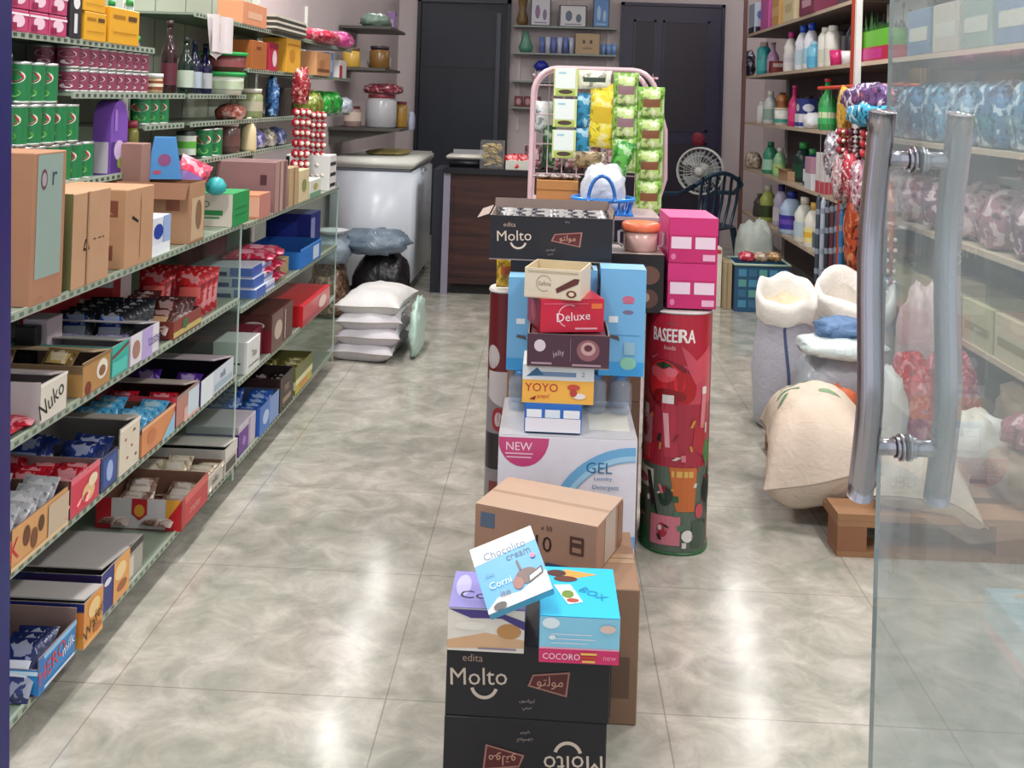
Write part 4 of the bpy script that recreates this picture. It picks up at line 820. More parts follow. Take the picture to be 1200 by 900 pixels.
# z=1.19 shelf beyond first unit
blob('snack_bag', 'beige pouch of dried fruit on the long upper shelf', 'bag', (-1.24, 4.05, 1.1905), (0.1, 0.18, 0.06), FOIL('#a85a4c'), seed=5)
vessel('storage_jar', 'clear jar of olive green pickles on the long upper shelf', 'jar', (-1.25, 4.33, 1.1905), jar_prof(0.055, 0.12), P('#8a9468', 0.25), [(0.05, 0.104), (0.05, 0.122)], P('#c8c4b4', 0.4), (0.03, 0.07, 0.0558, '#b8b49c'), n=18)
blob('plastic_bag', 'blue carrier bag hanging by the white upright', 'bag', (-1.23, 4.62, 1.1905), (0.05, 0.07, 0.17), PATT(('#3c70b0', '#1c2c4c', '#a8c4e0'), 50), seed=6, amp=0.22)
sbox(-1.25, 4.8, 1.19, (0.09, 0.12, 0.13), '#39332e', 'dark brown carton behind the hanging candy strings')
for i in range(7): vessel('sauce_bottle', 'small dark green bottle with white label on the long upper shelf', 'bottle', (-1.235-0.02*(i % 2), 5.30+i*0.085, 1.1905), wine_prof(0.024, 0.065), P('#1d4a34', 0.25), [(0.012, 0.058), (0.012, 0.068)], P('#1a1a1e', 0.4), (0.008, 0.03, 0.0245, '#d8e0d4'), group='small dark green bottles on the wall shelf') if False else None
for i, (yy, c) in enumerate(((5.35, '#8c9a3c'), (5.62, '#2fae3c'), (5.85, '#1f9c34'))):
    blob('snack_bag', ['yellow green crisp bag on the wall shelf', 'bright green crisp bag in the middle of the wall shelf', 'green glossy crisp bag next to the wrapped jar'][i], 'bag', (-1.25, yy, 1.1905), (0.16, 0.24, 0.12), FOIL(c), seed=10+i)
blob('plastic_bag', 'pale blue carrier bag at the end of the wall shelf', 'bag', (-1.22, 6.1, 1.1905), (0.12, 0.2, 0.09), FOIL('#b8c4d4'), seed=14)
# row under z=1.19, standing on z=1.06 shelf of unit two
vessel('food_tin', 'black tin with red and green label by the cartons', 'tin', (-1.24, 3.56, 1.0605), can_prof(0.034, 0.1), P('#1a2420', 0.35), None, None, (0.02, 0.085, 0.0345, '#c8ccc4', '#5ca83c'))
for i in range(2): tin((-1.235, 3.72+i*0.11, 1.0605), 'green food tin on the rear shelf between jars', 'green tins between the jars', r=0.034, h=0.105)
vessel('storage_jar', 'large brown jar of dates with silver rim on the rear shelf', 'jar', (-1.25, 4.04, 1.0605), jar_prof(0.05, 0.12), P('#5c4440', 0.2), [(0.045, 0.105), (0.045, 0.122)], P('#b8b4ac', 0.3), (0.03, 0.07, 0.0508, '#6c4c44'), n=18)
vessel('lotion_bottle', 'leaning cream coloured bottle on the rear shelf', 'bottle', (-1.22, 4.23, 1.062), [(0.03, 0), (0.034, 0.01), (0.03, 0.09), (0.012, 0.12)], P('#d8c8a0', 0.35), [(0.010, 0.12), (0.010, 0.135)], P('#e4dcc8', 0.4), rz=0.2)
for i, c in enumerate(('#5c5a9c', '#8a8478', '#4a5a8c')): blob('snack_bag', ['violet pouch behind the cream bottle', 'grey pouch behind the candy strings', 'navy pouch at the back of the rear shelf'][i], 'bag', (-1.25, 4.4+0.17*i, 1.0605), (0.1, 0.15, 0.08), FOIL(c), seed=20+i)
# hanging candy strings: chequered red and white
def candy(loc, n, label, w=0.05, c='#b0182c'):
    o = MB(); cols = 3
    for k in range(n):
        for j in range(cols):
            cx = (j-1)*w*0.5; cz = -0.045*k-0.02; cy = random.uniform(-0.008, 0.008)
            o.lathe([(0.004, -0.02), (0.017, -0.008), (0.017, 0.008), (0.004, 0.02)], P(c, 0.3), c=(cx, cy, cz), n=8)
            o.lathe([(0.0005, 0), (0.009, 0.001), (0.010, 0.008), (0.0005, 0.012)], P('#efe2d8', 0.35), M=Matrix.Translation((cx+0.012, cy-0.013, cz)) @ Matrix.Rotation(math.radians(75), 4, 'X'), n=8)
    o.tube([(0, 0, 0.03), (0, 0, 0), (0, 0, -0.045*n)], 0.002, P('#8c1424', 0.5))
    return tag(o.build('candy_string', None, loc), label, 'sweets')
for i, yy in enumerate((4.30, 4.42, 4.55)):
    candy((-1.13, yy, 1.19-0.01), 6, 'hanging bunch of red and white candies below the upper left shelf', ) if False else None
candy((-1.10, 4.62, 1.235), 7, 'leftmost hanging bunch of red candies with white tips')
candy((-1.07, 4.80, 1.22), 7, 'rightmost hanging bunch of red candies with white tips')
blob('sweets_bag', 'red mesh bag knotted above the hanging candies', 'bag', (-1.12, 4.68, 1.25), (0.07, 0.10, 0.15), PATT(('#a83038', '#5c1820', '#d8b0a8'), 60), seed=30, amp=0.25)
# ------------------------------------------------------------------ back of the shop
# chest freezer
fz = thing('chest_freezer', 'white chest freezer standing against the left wall', 'freezer', (-1.16, 7.5, 0))
WH = P('#d5dce6', 0.3, 0, 0.02); y0, y1 = 6.9-7.5, 8.08-7.5; fx0, fx1 = -1.44+1.16, -0.905+1.16
def rbox(mb, x0, x1, y0, y1, z0, z1, mt, bev=0.012, seg=3, M=None):
    bm = bmesh.new(); bmesh.ops.create_cube(bm, size=1)
    bmesh.ops.scale(bm, vec=(x1-x0, y1-y0, z1-z0), verts=bm.verts); bmesh.ops.translate(bm, vec=((x0+x1)/2, (y0+y1)/2, (z0+z1)/2), verts=bm.verts)
    bmesh.ops.bevel(bm, geom=list(bm.edges), offset=bev, segments=seg, affect='EDGES'); bm.verts.index_update()
    mb.add([tuple(v.co) for v in bm.verts], [tuple(v.index for v in f.verts) for f in bm.faces], mt, M, True); bm.free(); return mb
rbox(MB(), fx0, fx1, y0, y1, 0.05, 0.80, WH).build('cabinet', fz)
MB().box(fx0+0.01, fx1-0.01, y0+0.01, y1-0.01, 0.801, 0.822, P('#5a6068', 0.5)).build('gasket', fz)
rbox(MB(), fx0-0.0, fx1+0.01, y0-0.01, y1+0.01, 0.823, 0.885, P('#dfe0d8', 0.3, 0, 0.02), 0.015).build('lid', fz)
MB().box(fx1-0.03, fx1+0.005, y0+0.5, y0+0.68, 0.79, 0.80, WH).box(fx1+0.0005, fx1+0.02, y0+0.5, y0+0.68, 0.77, 0.80, P('#b8bcc4', 0.3)).build('handle', fz)
for sx in (fx0+0.05, fx1-0.05):
    for sy in (y0+0.06, y1-0.06): MB().lathe([(0.02, 0), (0.024, 0.01), (0.02, 0.05)], P('#2c2c30', 0.5), c=(sx, sy, 0), n=10).build('foot', fz)
blob('cloth', 'folded yellowish cloth lying on the freezer lid', 'cloth', (-1.15, 7.5, 0.886), (0.3, 0.5, 0.035), CLOTH('#a89a60'), seed=40)
# jars and bags on shelves above the freezer
ws = thing('wall_shelf', 'dark three-level shelf with jars above the freezer, left wall', 'shelves', (-1.3, 7.3, 1.08)); O = Vector(ws.location)
DW = P('#4c4a44', 0.5)
for z, a, c in ((1.08, 6.95, 7.5), (1.48, 7.0, 7.7), (1.77, 7.2, 7.9)): MB().box(-1.478, -1.0 if z < 1.2 else -1.12, a, c, z-0.018, z, DW).build('shelf', ws).location = -O
b = MB()
for y in (7.0, 7.44):
    b = MB(); b.add([(-1.478, y, 1.06), (-1.04, y, 1.06), (-1.478, y, 0.96), (-1.478, y+0.012, 1.06), (-1.04, y+0.012, 1.06), (-1.478, y+0.012, 0.96)], [(0, 1, 2), (5, 4, 3), (0, 3, 4, 1), (1, 4, 5, 2), (2, 5, 3, 0)], DW)
    b.build('bracket', ws).location = -O
vessel('storage_jar', 'big clear plastic jar of sweets above the freezer', 'jar', (-1.16, 7.15, 1.0805), jar_prof(0.105, 0.23), P('#b0b2b6', 0.25), [(0.09, 0.2), (0.09, 0.225)], P('#8a3440', 0.4), n=20)
vessel('storage_jar', 'small jar of pink sweets left of the big jar', 'jar', (-1.34, 7.08, 1.0805), jar_prof(0.06, 0.14), P('#9c8480', 0.3), [(0.05, 0.123), (0.05, 0.14)], P('#5c2028', 0.4), (0.04, 0.1, 0.0605, '#d8c4b8'), n=16)
vessel('storage_jar', 'amber jar right of the big jar above the freezer', 'jar', (-1.055, 7.32, 1.0805), jar_prof(0.05, 0.18), P('#a07a34', 0.25), [(0.045, 0.16), (0.045, 0.18)], P('#6c2830', 0.4), n=16)
blob('plastic_bag', 'dark red bag lying over the big jar', 'bag', (-1.15, 7.16, 1.307), (0.26, 0.26, 0.07), FOIL('#7c2c3c'), seed=41)
blob('plastic_bag', 'clear crumpled bag hanging beside the dark back door', 'bag', (-0.985, 7.4, 1.06), (0.05, 0.14, 0.13), BAG('#a8acc0'), seed=42)
vessel('storage_jar', 'brown jar with dark lid on the middle level above the freezer', 'jar', (-1.2, 7.25, 1.4805), jar_prof(0.07, 0.15), P('#7c5a2c', 0.25), [(0.065, 0.132), (0.065, 0.155)], P('#2c2430', 0.4), n=16)
vessel('storage_jar', 'yellow jar with pale lid left of the brown jar', 'jar', (-1.37, 7.12, 1.4805), jar_prof(0.06, 0.13), P('#d0a84a', 0.3), [(0.055, 0.114), (0.055, 0.132)], P('#6a5a44', 0.4), n=16)
blob('plastic_bag', 'white carrier bag lying on the middle shelf above the freezer', 'bag', (-1.24, 7.5, 1.4805), (0.16, 0.22, 0.11), BAG('#c8ccd0'), seed=43)
blob('plastic_bag', 'grey green bag with bundles on the top shelf above the freezer', 'bag', (-1.26, 7.4, 1.7705), (0.2, 0.3, 0.10), BAG('#7c9486'), seed=44)
carton('carton', 'violet packet standing on the top shelf above the freezer', 'box', (-1.2, 7.75, 1.7705), (0.06, 0.1, 0.14), P('#8a6ca0', 0.4), {'R': [('r', 0.2, 0.2, 0.8, 0.8, '#c8b4d4')], 'F': [('r', 0.2, 0.2, 0.8, 0.6, '#b49cc4')]})
# four stacked sacks
for i in range(4):
    pillow('rice_sack', ['white rice sack at the bottom of the stack beside the aisle', 'white rice sack second from the bottom of the stack', 'white rice sack third from the bottom of the stack', 'printed white rice sack on top of the stack'][i], 'sack',
         (-0.885+0.012*(i % 2)+0.004*i, 5.37+0.01*i, 0.001+0.073*i), (0.31, 0.48, 0.11), P(['#c6c2c8', '#ccc8ce', '#d0ccd2', '#dcdad8'][i], 0.5, 0, 0.06, 20, 0.3, wrinkle=True), seed=50+i, rz=0.06*(i % 3-1), low=0.42, amp=0.08)
blob('plastic_wrap', 'pale green plastic sleeve slumped along the right of the sack stack', 'bag', (-0.655, 5.42, 0.001), (0.06, 0.42, 0.27), BAG('#bcd8cc'), seed=55)
b = MB(); b.grid(lambda u, v: (0.15*(u-0.5), 0.2*(v-0.5), 0.003*math.sin(u*7)), 6, 4, INK('#8f8478'))
# bags against the freezer
blob('plastic_bag', 'brown patterned bag standing against the freezer', 'bag', (-1.28, 6.2, 0.001), (0.22, 0.3, 0.33), PATT(('#8a6a58', '#4c3630', '#c8a890'), 40), seed=60)
blob('plastic_bag', 'black bin bag on the floor in front of the freezer', 'bag', (-0.98, 6.3, 0.001), (0.33, 0.34, 0.38), BAG('#16161b'), seed=61)
blob('plastic_bag', 'slate grey wrinkled bag heaped on the black bag', 'bag', (-1.02, 6.22, 0.375), (0.40, 0.34, 0.14), BAG('#6c7c8c', 0.3), seed=62, amp=0.16)
blob('plastic_bag', 'light grey bag on top of the brown patterned bag', 'bag', (-1.26, 6.05, 0.332), (0.25, 0.26, 0.17), BAG('#8c9aa8', 0.3), seed=63, amp=0.12)
vessel('bowl', 'shallow white bowl on the light grey bag', 'bowl', (-1.24, 6.02, 0.498), [(0.04, 0), (0.05, 0.004), (0.10, 0.028), (0.097, 0.028), (0.045, 0.008)], P('#d8dce4', 0.3))
# counter
ct = thing('shop_counter', 'dark brown wooden shop counter at the back of the aisle', 'counter', (-0.15, 7.3, 0)); O = Vector(ct.location)
def woodm(a='#2c1716', c='#4c2a22'):
    mt = bpy.data.materials.new('dark_wood'); mt.use_nodes = True; nt = mt.node_tree; bb = nt.nodes['Principled BSDF']
    tc = nt.nodes.new('ShaderNodeTexCoord'); mp = nt.nodes.new('ShaderNodeMapping'); mp.inputs['Scale'].default_value = (1.2, 8, 16)
    nz = nt.nodes.new('ShaderNodeTexNoise'); nz.inputs['Scale'].default_value = 2; nz.inputs['Detail'].default_value = 6
    nt.links.new(tc.outputs['Object'], mp.inputs[0]); nt.links.new(mp.outputs[0], nz.inputs['Vector'])
    cr = nt.nodes.new('ShaderNodeValToRGB'); cr.color_ramp.elements[0].position = 0.35; cr.color_ramp.elements[1].position = 0.7
    cr.color_ramp.elements[0].color = s2l(hexc(a))+(1,); cr.color_ramp.elements[1].color = s2l(hexc(c))+(1,)
    nt.links.new(nz.outputs['Fac'], cr.inputs[0]); nt.links.new(cr.outputs[0], bb.inputs['Base Color']); bb.inputs['Roughness'].default_value = 0.4
    return mt
WD = woodm()
MB().box(-0.66, 0.40, 7.02, 7.6, 0.07, 0.80, WD).build('body', ct).location = -O
MB().box(-0.64, 0.38, 7.06, 7.56, 0, 0.0695, P('#141012', 0.6)).build('plinth', ct).location = -O
MB().box(-0.70, 0.44, 6.98, 7.64, 0.8005, 0.835, P('#17131a', 0.25)).build('countertop', ct).location = -O
b = MB()
for x0, x1 in ((-0.63, -0.14), (-0.10, 0.37)):
    b.box(x0, x1, 7.012, 7.0195, 0.12, 0.76, WD)
b.build('front_panel', ct).location = -O
MB().box(-0.705, -0.6605, 7.0, 7.03, 0, 0.80, P('#8a8698', 0.35)).build('corner_post', ct).location = -O
MB().box(-0.78, -0.71, 7.05, 7.5, 0, 0.82, P('#23252e', 0.4)).build('side_cupboard', ct).location = -O
sc = thing('weighing_scale', 'white weighing scale with black front on the counter', 'scale', (-0.56, 7.3, 0.8355))
rbox(MB(), -0.13, 0.13, -0.14, 0.12, 0.0, 0.045, P('#202028', 0.4), 0.008).build('base', sc); rbox(MB(), -0.15, 0.15, -0.15, 0.15, 0.05, 0.075, P('#d8d4cc', 0.35), 0.008).build('weighing_plate', sc)
MB().box(-0.02, 0.02, -0.02, 0.02, 0.0455, 0.0495, P('#666', 0.4) if False else P('#666666', 0.4)).build('neck', sc)
MB().box(-0.13, 0.13, 0.17, 0.20, 0.0, 0.10, P('#9a9ca0', 0.4)).build('display_panel', sc)
jr = thing('sweets_jar', 'square clear jar of gold wrapped sweets on the counter', 'jar', (-0.395, 7.12, 0.8355))
CB = MB(); CB.box(-0.078, 0.078, -0.07, 0.07, 0, 0.185, GLASS((0.9, 0.92, 0.9), 0.12, 'sweet_jar', 1.4, (0.8,0.8,0.75))); CB.build('glass_body', jr)
for i in range(64):
    rr = random.Random(i); o = bpy.data.objects.new('wrapped_sweet', packet_mesh(0.05, 0.028, 0.016, '#c8a860', '#e6d090', True, '#8a5c34')); COL.objects.link(o)
    o.location = (-0.395+rr.uniform(-0.05, 0.05), 7.12+rr.uniform(-0.045, 0.045), 0.842+i*0.0023); o.rotation_euler = (rr.uniform(-0.3, 0.3), rr.uniform(-0.3, 0.3), rr.uniform(0, 3))
    tag(o, 'gold wrapped sweet inside the square jar on the counter', 'sweets', 'gold sweets in the counter jar')
tr = tray('display_tray', 'white tray on the counter right of the square jar', 'box', (-0.22, 7.12, 0.8355), (0.16, 0.2, 0.06), '#cfcfc4', inner='#c8c8bc')
for i in range(8):
    o = bpy.data.objects.new('snack_packet', packet_mesh(0.07, 0.10, 0.02, '#c8182c', '#e23a44', True, '#f0d0cc')); COL.objects.link(o)
    o.location = (-0.265+0.03*(i % 4), 7.05+0.06*(i//4), 0.885); o.rotation_euler = (1.35, 0.25*(i % 3-1), 0.2*i)
    tag(o, 'bright red packet sticking up from the white counter tray', 'packet', 'red packets in the counter tray')
for i, (x, c, h, lb) in enumerate(((-0.13, '#a8a4a0', 0.2, 'grey lidded bottle on the counter behind the rack'), (-0.03, '#6a4038', 0.15, 'brown squat bottle on the counter behind the rack'), (0.07, '#2c5a3c', 0.22, 'dark green bottle on the counter behind the rack'), (0.18, '#8c3c50', 0.16, 'rose coloured bottle on the counter behind the rack'), (0.29, '#d4d8d0', 0.24, 'tall white bottle on the counter behind the rack'))):
    vessel('bottle', lb, 'bottle', (x, 7.3, 0.8355), wine_prof(0.045, h), P(c, 0.3), [(0.018, h*0.93), (0.018, h)], P('#c8c8cc', 0.4), (h*0.1, h*0.4, 0.0455, '#b8a8a0'))
for i in range(5):
    o = tag(bpy.data.objects.new('snack_packet', packet_mesh(0.12, 0.16, 0.04, '#5c3c40', '#8c5a5c', True, '#b8a0a0')), 'plum coloured snack bag standing on the counter behind the rack', 'packet', 'plum snack bags on the counter'); COL.objects.link(o)
    o.location = (-0.12+i*0.13, 7.12, 0.918); o.rotation_euler = (1.4, 0, 0.1*i)
# wall shelf between the doors
wb = thing('wall_shelf', 'white four-level shelf on the back wall between the doors', 'shelves', (0.08, 9.88, 1.4)); O = Vector(wb.location)
SH = P('#8f9a94', 0.4)
for z in (1.23, 1.475, 1.735, 1.985): MB().box(-0.39, 0.57, 9.80, 9.985, z-0.015, z, SH).build('shelf', wb).location = -O
for x in (-0.33, 0.12, 0.5): MB().box(x-0.012, x+0.012, 9.986, 9.998, 1.0, 2.4, P('#cfcac6', 0.4)).build('upright', wb).location = -O
for i, (x, w, h, c, c2, lb) in enumerate(((-0.14, 0.19, 0.26, '#d0d2d8', '#8c6c94', 'left framed gift set box on the top back shelf'), (0.16, 0.26, 0.2, '#d6d6da', '#5c6c80', 'wide gift set box in the middle of the top back shelf'), (0.42, 0.15, 0.27, '#5a8cc8', '#a8c8e8', 'blue box at the right of the top back shelf'))):
    carton('gift_box', lb, 'box', (x, 9.87, 1.9855), (w, 0.08, h), P('#4a4c54', 0.4), {'F': [('r', 0.06, 0.04, 0.94, 0.96, c), ('e', 0.35, 0.5, 0.12, 0.25, c2), ('e', 0.7, 0.4, 0.1, 0.2, c2), ('r', 0.2, 0.1, 0.8, 0.14, c2)]})
vessel('vase', 'tall bronze vase at the left end of the top back shelf', 'vase', (-0.31, 9.87, 1.9855), [(0.04, 0), (0.055, 0.05), (0.03, 0.15), (0.05, 0.26)], P('#7a6038', 0.3))
vessel('vase', 'green ornamental bottle on the second back shelf', 'vase', (-0.27, 9.87, 1.7355), [(0.05, 0), (0.07, 0.05), (0.03, 0.15), (0.02, 0.2)], P('#5c9480', 0.3))
for i in range(6): vessel('glass_cup', 'blue and white tumbler in the row on the second back shelf', 'cup', (-0.12+0.055*i, 9.86, 1.7355), [(0.02, 0), (0.025, 0.15), (0.023, 0.15), (0.018, 0.01)], P(['#6c7cc0', '#c8d0e8'][i % 2], 0.2), group='blue and white tumblers')
carton('gift_box', 'tan box with a face print on the second back shelf', 'box', (0.30, 9.87, 1.7355), (0.22, 0.12, 0.19), P('#b8a07c', 0.5), {'F': [('e', 0.35, 0.6, 0.06, 0.1, '#4c3c2c'), ('e', 0.65, 0.6, 0.06, 0.1, '#4c3c2c'), ('r', 0.3, 0.25, 0.7, 0.32, '#8a6c48')]})
for i in range(5): vessel('glass_cup', 'bright blue cup in the row on the third back shelf', 'cup', (0.32+0.048*i, 9.86, 1.4755), [(0.018, 0), (0.022, 0.08), (0.02, 0.08), (0.015, 0.01)], P(['#2c5cc0', '#a8c8f0'][i % 2], 0.2), group='bright blue cups on the third back shelf')
for i in range(3): vessel('glass_cup', 'pale blue cup at the right end of the second back shelf', 'cup', (0.45+0.05*i, 9.86, 1.7355), [(0.018, 0), (0.024, 0.1), (0.022, 0.1), (0.015, 0.01)], P('#7ca8e0', 0.2), group='pale blue cups at the end')
vessel('ornament', 'royal blue ornament with white base on the third back shelf', 'ornament', (-0.12, 9.86, 1.4755), [(0.05, 0), (0.055, 0.06), (0.03, 0.1)], P('#c8d0dc', 0.3), [(0.05, 0.1), (0.075, 0.14), (0.03, 0.19)], P('#2a34a8', 0.3))
for i in range(3): carton('carton', 'small dark red box in the row on the lowest back shelf', 'box', (-0.32+0.085*i, 9.87, 1.2305), (0.075, 0.08, 0.10), P('#6c2a30', 0.4), {'F': [('e', 0.5, 0.5, 0.3, 0.3, '#b88a88')]}, group='dark red boxes on the lowest back shelf')
for i in range(6): vessel('bottle', 'grey pink bottle standing on the lowest back shelf', 'bottle', (0.0+0.1*i, 9.87, 1.2305), wine_prof(0.03, 0.17), P('#a89498', 0.3), group='grey pink bottles on the lowest back shelf')
# pedestal fan
fn = thing('pedestal_fan', 'grey white pedestal fan behind the blue chair', 'fan', (1.17, 8.35, 0)); FG = P('#c4c4bf', 0.35)
MB().lathe([(0.17, 0), (0.17, 0.015), (0.05, 0.04), (0.03, 0.06)], FG, n=24).build('base', fn)
MB().tube([(0, 0, 0.05), (0, 0, 0.70)], 0.014, FG).build('pole', fn)
RM = Matrix.Translation((0, -0.02, 0.79)) @ Matrix.Rotation(math.radians(-18), 4, 'Z') @ Matrix.Rotation(math.radians(90), 4, 'X')
MB().lathe([(0.02, -0.12), (0.055, -0.10), (0.055, 0.0), (0.03, 0.02)], FG, M=RM, n=16).build('motor', fn)
def cage(z0, dome, nm):
    b = MB()
    for r_ in (0.06, 0.12, 0.18): b.tube([RM @ Vector((r_*math.cos(a*math.pi/12), r_*math.sin(a*math.pi/12), z0+dome*(1-(r_/0.185)**2))) for a in range(24)], 0.0025 if r_ < 0.18 else 0.008, FG, 5, closed=True)
    for k in range(28):
        a = 2*math.pi*k/28; b.tube([RM @ Vector((r_*math.cos(a+0.2*(1-r_/0.18)), r_*math.sin(a+0.2*(1-r_/0.18)), z0+dome*(1-(r_/0.185)**2))) for r_ in (0.02, 0.07, 0.13, 0.18)], 0.0018, FG, 4)
    b.lathe([(0.035, z0+dome), (0.03, z0+dome+0.01)], FG, M=RM, n=16); b.build(nm, fn)
cage(0.05, 0.06, 'front_grille'); cage(0.02, -0.05, 'rear_grille')
for k in range(3):
    b = MB(); a0 = 2*math.pi*k/3
    b.grid(lambda u, v: RM @ Vector(((0.03+0.12*v)*math.cos(a0+(u-0.5)*1.5*(0.5+0.5*v)), (0.03+0.12*v)*math.sin(a0+(u-0.5)*1.5*(0.5+0.5*v)), 0.04+0.03*(u-0.5))), 6, 5, P('#8f9696', 0.3)); b.build('blade', fn)
blob('cloth', 'crimson cloth draped over the top of the fan', 'cloth', (1.14, 8.33, 0.985), (0.10, 0.10, 0.10), CLOTH('#6c1226'), seed=66)
# blue plastic armchair
ch = thing('armchair', 'dark blue plastic armchair beside the fan', 'chair', (1.08, 7.9, 0), math.radians(-150)); CB = P('#1d3448', 0.35)
CBM = P('#1d3448', 0.35)
MB().grid(lambda u, v: (0.42*(u-0.5), 0.40*(v-0.5), 0.42+0.02*(2*u-1)**2-0.015*v), 8, 6, CBM).grid(lambda u, v: (0.42*(u-0.5), 0.40*(0.5-v), 0.395+0.02*(2*u-1)**2), 8, 6, CBM).build('seat', ch)
b = MB()
for k in range(6):
    x = -0.16+0.064*k; b.tube([(x, 0.20, 0.43), (x*1.04, 0.25, 0.60), (x*1.02, 0.28, 0.80-0.25*x*x)], 0.011, CBM, 6)
b.tube([(-0.21+0.42*i/10, 0.28-0.03*(2*i/10-1)**2+0.005, 0.82-0.09*(2*i/10-1)**2) for i in range(11)], 0.016, CBM)
b.build('backrest', ch)
for s_ in (-1, 1):
    MB().tube([(s_*0.21, 0.25, 0.73), (s_*0.25, 0.12, 0.66), (s_*0.26, -0.12, 0.645), (s_*0.25, -0.19, 0.60), (s_*0.22, -0.20, 0.42)], 0.017, CBM).build('armrest', ch)
    for t_ in (-1, 1):
        MB().tube([(s_*0.20, t_*0.18, 0.41), (s_*0.245, t_*0.235, 0.0)], [0.024, 0.017], CBM).build('leg', ch)
# ------------------------------------------------------------------ wire rack with hanging packets
rk = thing('wire_rack', 'pale pink tubular display rack hung with green and yellow packets', 'rack', (0.17, 4.05, 0)); O = Vector(rk.location)
TB = P('#cfb0b8', 0.3); 
for yy in (3.98, 4.34):
    b = MB(); L_, Rr, top = -0.075, 0.385, 1.425; pts = [(L_, yy, 0.0), (L_, yy, top-0.10)]
    pts += [(L_+0.09*(1-math.cos(a*math.pi/12)), yy, top-0.10+0.10*math.sin(a*math.pi/12)) for a in range(1, 7)]
    pts += [(Rr-0.09*(1-math.cos(a*math.pi/12)), yy, top-0.10+0.10*math.sin(a*math.pi/12)) for a in range(6, 0, -1)]+[(Rr, yy, top-0.10), (Rr+0.035, yy, top-0.22), (Rr+0.04, yy, top-0.40), (Rr+0.01, yy, 0.92), (Rr, yy, 0.0)]
    b.tube([Vector(p)-O for p in pts], 0.010, TB); b.build('tube_frame', rk)
b = MB()
for z in (1.36, 1.25, 1.14, 1.03): b.tube([Vector((-0.07, 3.985, z))-O, Vector((0.40, 3.985, z))-O], 0.0025, TB, 5)
for k in range(9): b.tube([Vector((-0.07+0.055*k, 3.99, 0.93))-O, Vector((-0.07+0.055*k, 3.99, 1.415))-O], 0.002, TB, 5)
for z in (1.40, 1.20, 1.05): 
    for x in (-0.075, 0.385): b.tube([Vector((x, 3.98, z))-O, Vector((x, 4.34, z))-O], 0.005, TB, 6)
b.build('wire_grid', rk)
for z in (0.905, 0.45): MB().box(-0.07, 0.375, 3.62 if z > 0.8 else 3.99, 4.33, z, z+0.012, P('#b09aa0', 0.4)).build('shelf', rk).location = -O
for x in (-0.065, 0.37): MB().tube([Vector((x, 3.63, 0.904))-O, Vector((x, 3.97, 0.60))-O], 0.007, TB).build('brace', rk)
def hang(x, z, w, h, c1, c2, label, group=None, y=3.965, tilt=0.0, c3=None, t=0.03):
    o = bpy.data.objects.new('snack_packet', packet_mesh(w, h, t, c1, c2, True, c3)); COL.objects.link(o)
    o.location = (x, y+0.0, z); o.rotation_euler = (math.radians(90), tilt, 0); return tag(o, label, 'packet', group)
for k in range(3):
    z = 1.372-0.115*k
    o = sbox(0.065 if False else 0.045, 3.95, z-0.052, (0.088, 0.02, 0.105), '#c8d48c', ['topmost white and green packet on the left of the rack', 'middle white and green packet on the left of the rack', 'lowest white and green packet on the left of the rack'][k],
        {'F': [('r', 0.06, 0.28, 0.9, 1, '#dfe9e4'), ('r', 0.1, 0.04, 0.9, 0.24, '#a8bc5c'), ('e', 0.5, 0.16, 0.3, 0.08, '#4a3a2c'), ('r', 0.2, 0.8, 0.5, 0.86, '#9ac8d8')]})
for k in range(2): hang(0.113, 1.265-0.12*k, 0.06, 0.14, '#1c6c94', '#2c84a8', ['upper teal blue packet hanging in the rack', 'lower deep blue packet hanging in the rack'][k])
hang(0.182, 1.255, 0.105, 0.24, '#d8c428', '#e6d63c', 'long bright yellow bag hanging in the middle of the rack', c3='#c8ac20', tilt=0.08)
hang(0.15, 1.385, 0.13, 0.07, '#d8dcc0', '#e4e6d0', 'cream packet clipped under the top bar of the rack', c3='#3a4a3c')
for k in range(3): hang(0.268, 1.35-0.12*k, 0.095, 0.13, '#7fae4c', '#c0d48c', ['topmost lime packet in the third column of the rack', 'second lime packet in the third column of the rack', 'lowest leaf green packet in the third column of the rack'][k], c3='#8c6c74', y=3.955)
for k in range(4): hang(0.362, 1.305-0.115*k, 0.10, 0.12, '#7cae44', '#b8d080', ['topmost light green packet at the right edge of the rack', 'second light green packet at the right edge of the rack', 'third light green packet at the right edge of the rack', 'lowest light green packet at the right edge of the rack'][k], c3='#7a4c30', y=3.95)
hang(0.255, 1.09, 0.07, 0.15, '#2f8a30', '#5cb048', 'leafy green bundle hanging low in the rack', tilt=0.3, y=3.92)
hang(0.14, 1.09, 0.12, 0.06, '#7c6a4c', '#9c8660', 'brown flat packet low in the middle of the rack', y=3.93)
hang(-0.01, 1.13, 0.05, 0.16, '#2c5c3c', '#3c7450', 'dark green packet hanging at the left inside of the rack', y=4.03)
hang(-0.035, 1.24, 0.07, 0.12, '#c8d4d8', '#dfe6ea', 'white crumpled packet at the left inside of the rack', y=4.05)
carton('wooden_crate', 'orange brown slatted wooden box on the rack shelf', 'box', (0.025, 3.87, 0.918), (0.15, 0.12, 0.10), P('#b47c44', 0.6, 0, 0.2, 8), {'F': [('r', 0, 0.30, 1, 0.33, '#8a5a2c'), ('r', 0, 0.64, 1, 0.67, '#8a5a2c')]})
for i in range(4):
    o = tag(bpy.data.objects.new('snack_packet', packet_mesh(0.05, 0.07, 0.02, '#6c5c5c', '#a08c8c', True)), 'grey mauve sachet lying on the wooden box', 'packet', 'sachets on the wooden box'); COL.objects.link(o); o.location = (-0.03+0.035*i, 3.86, 1.0195+0.0*i); o.rotation_euler = (0, 0, 0.3*i-0.4)
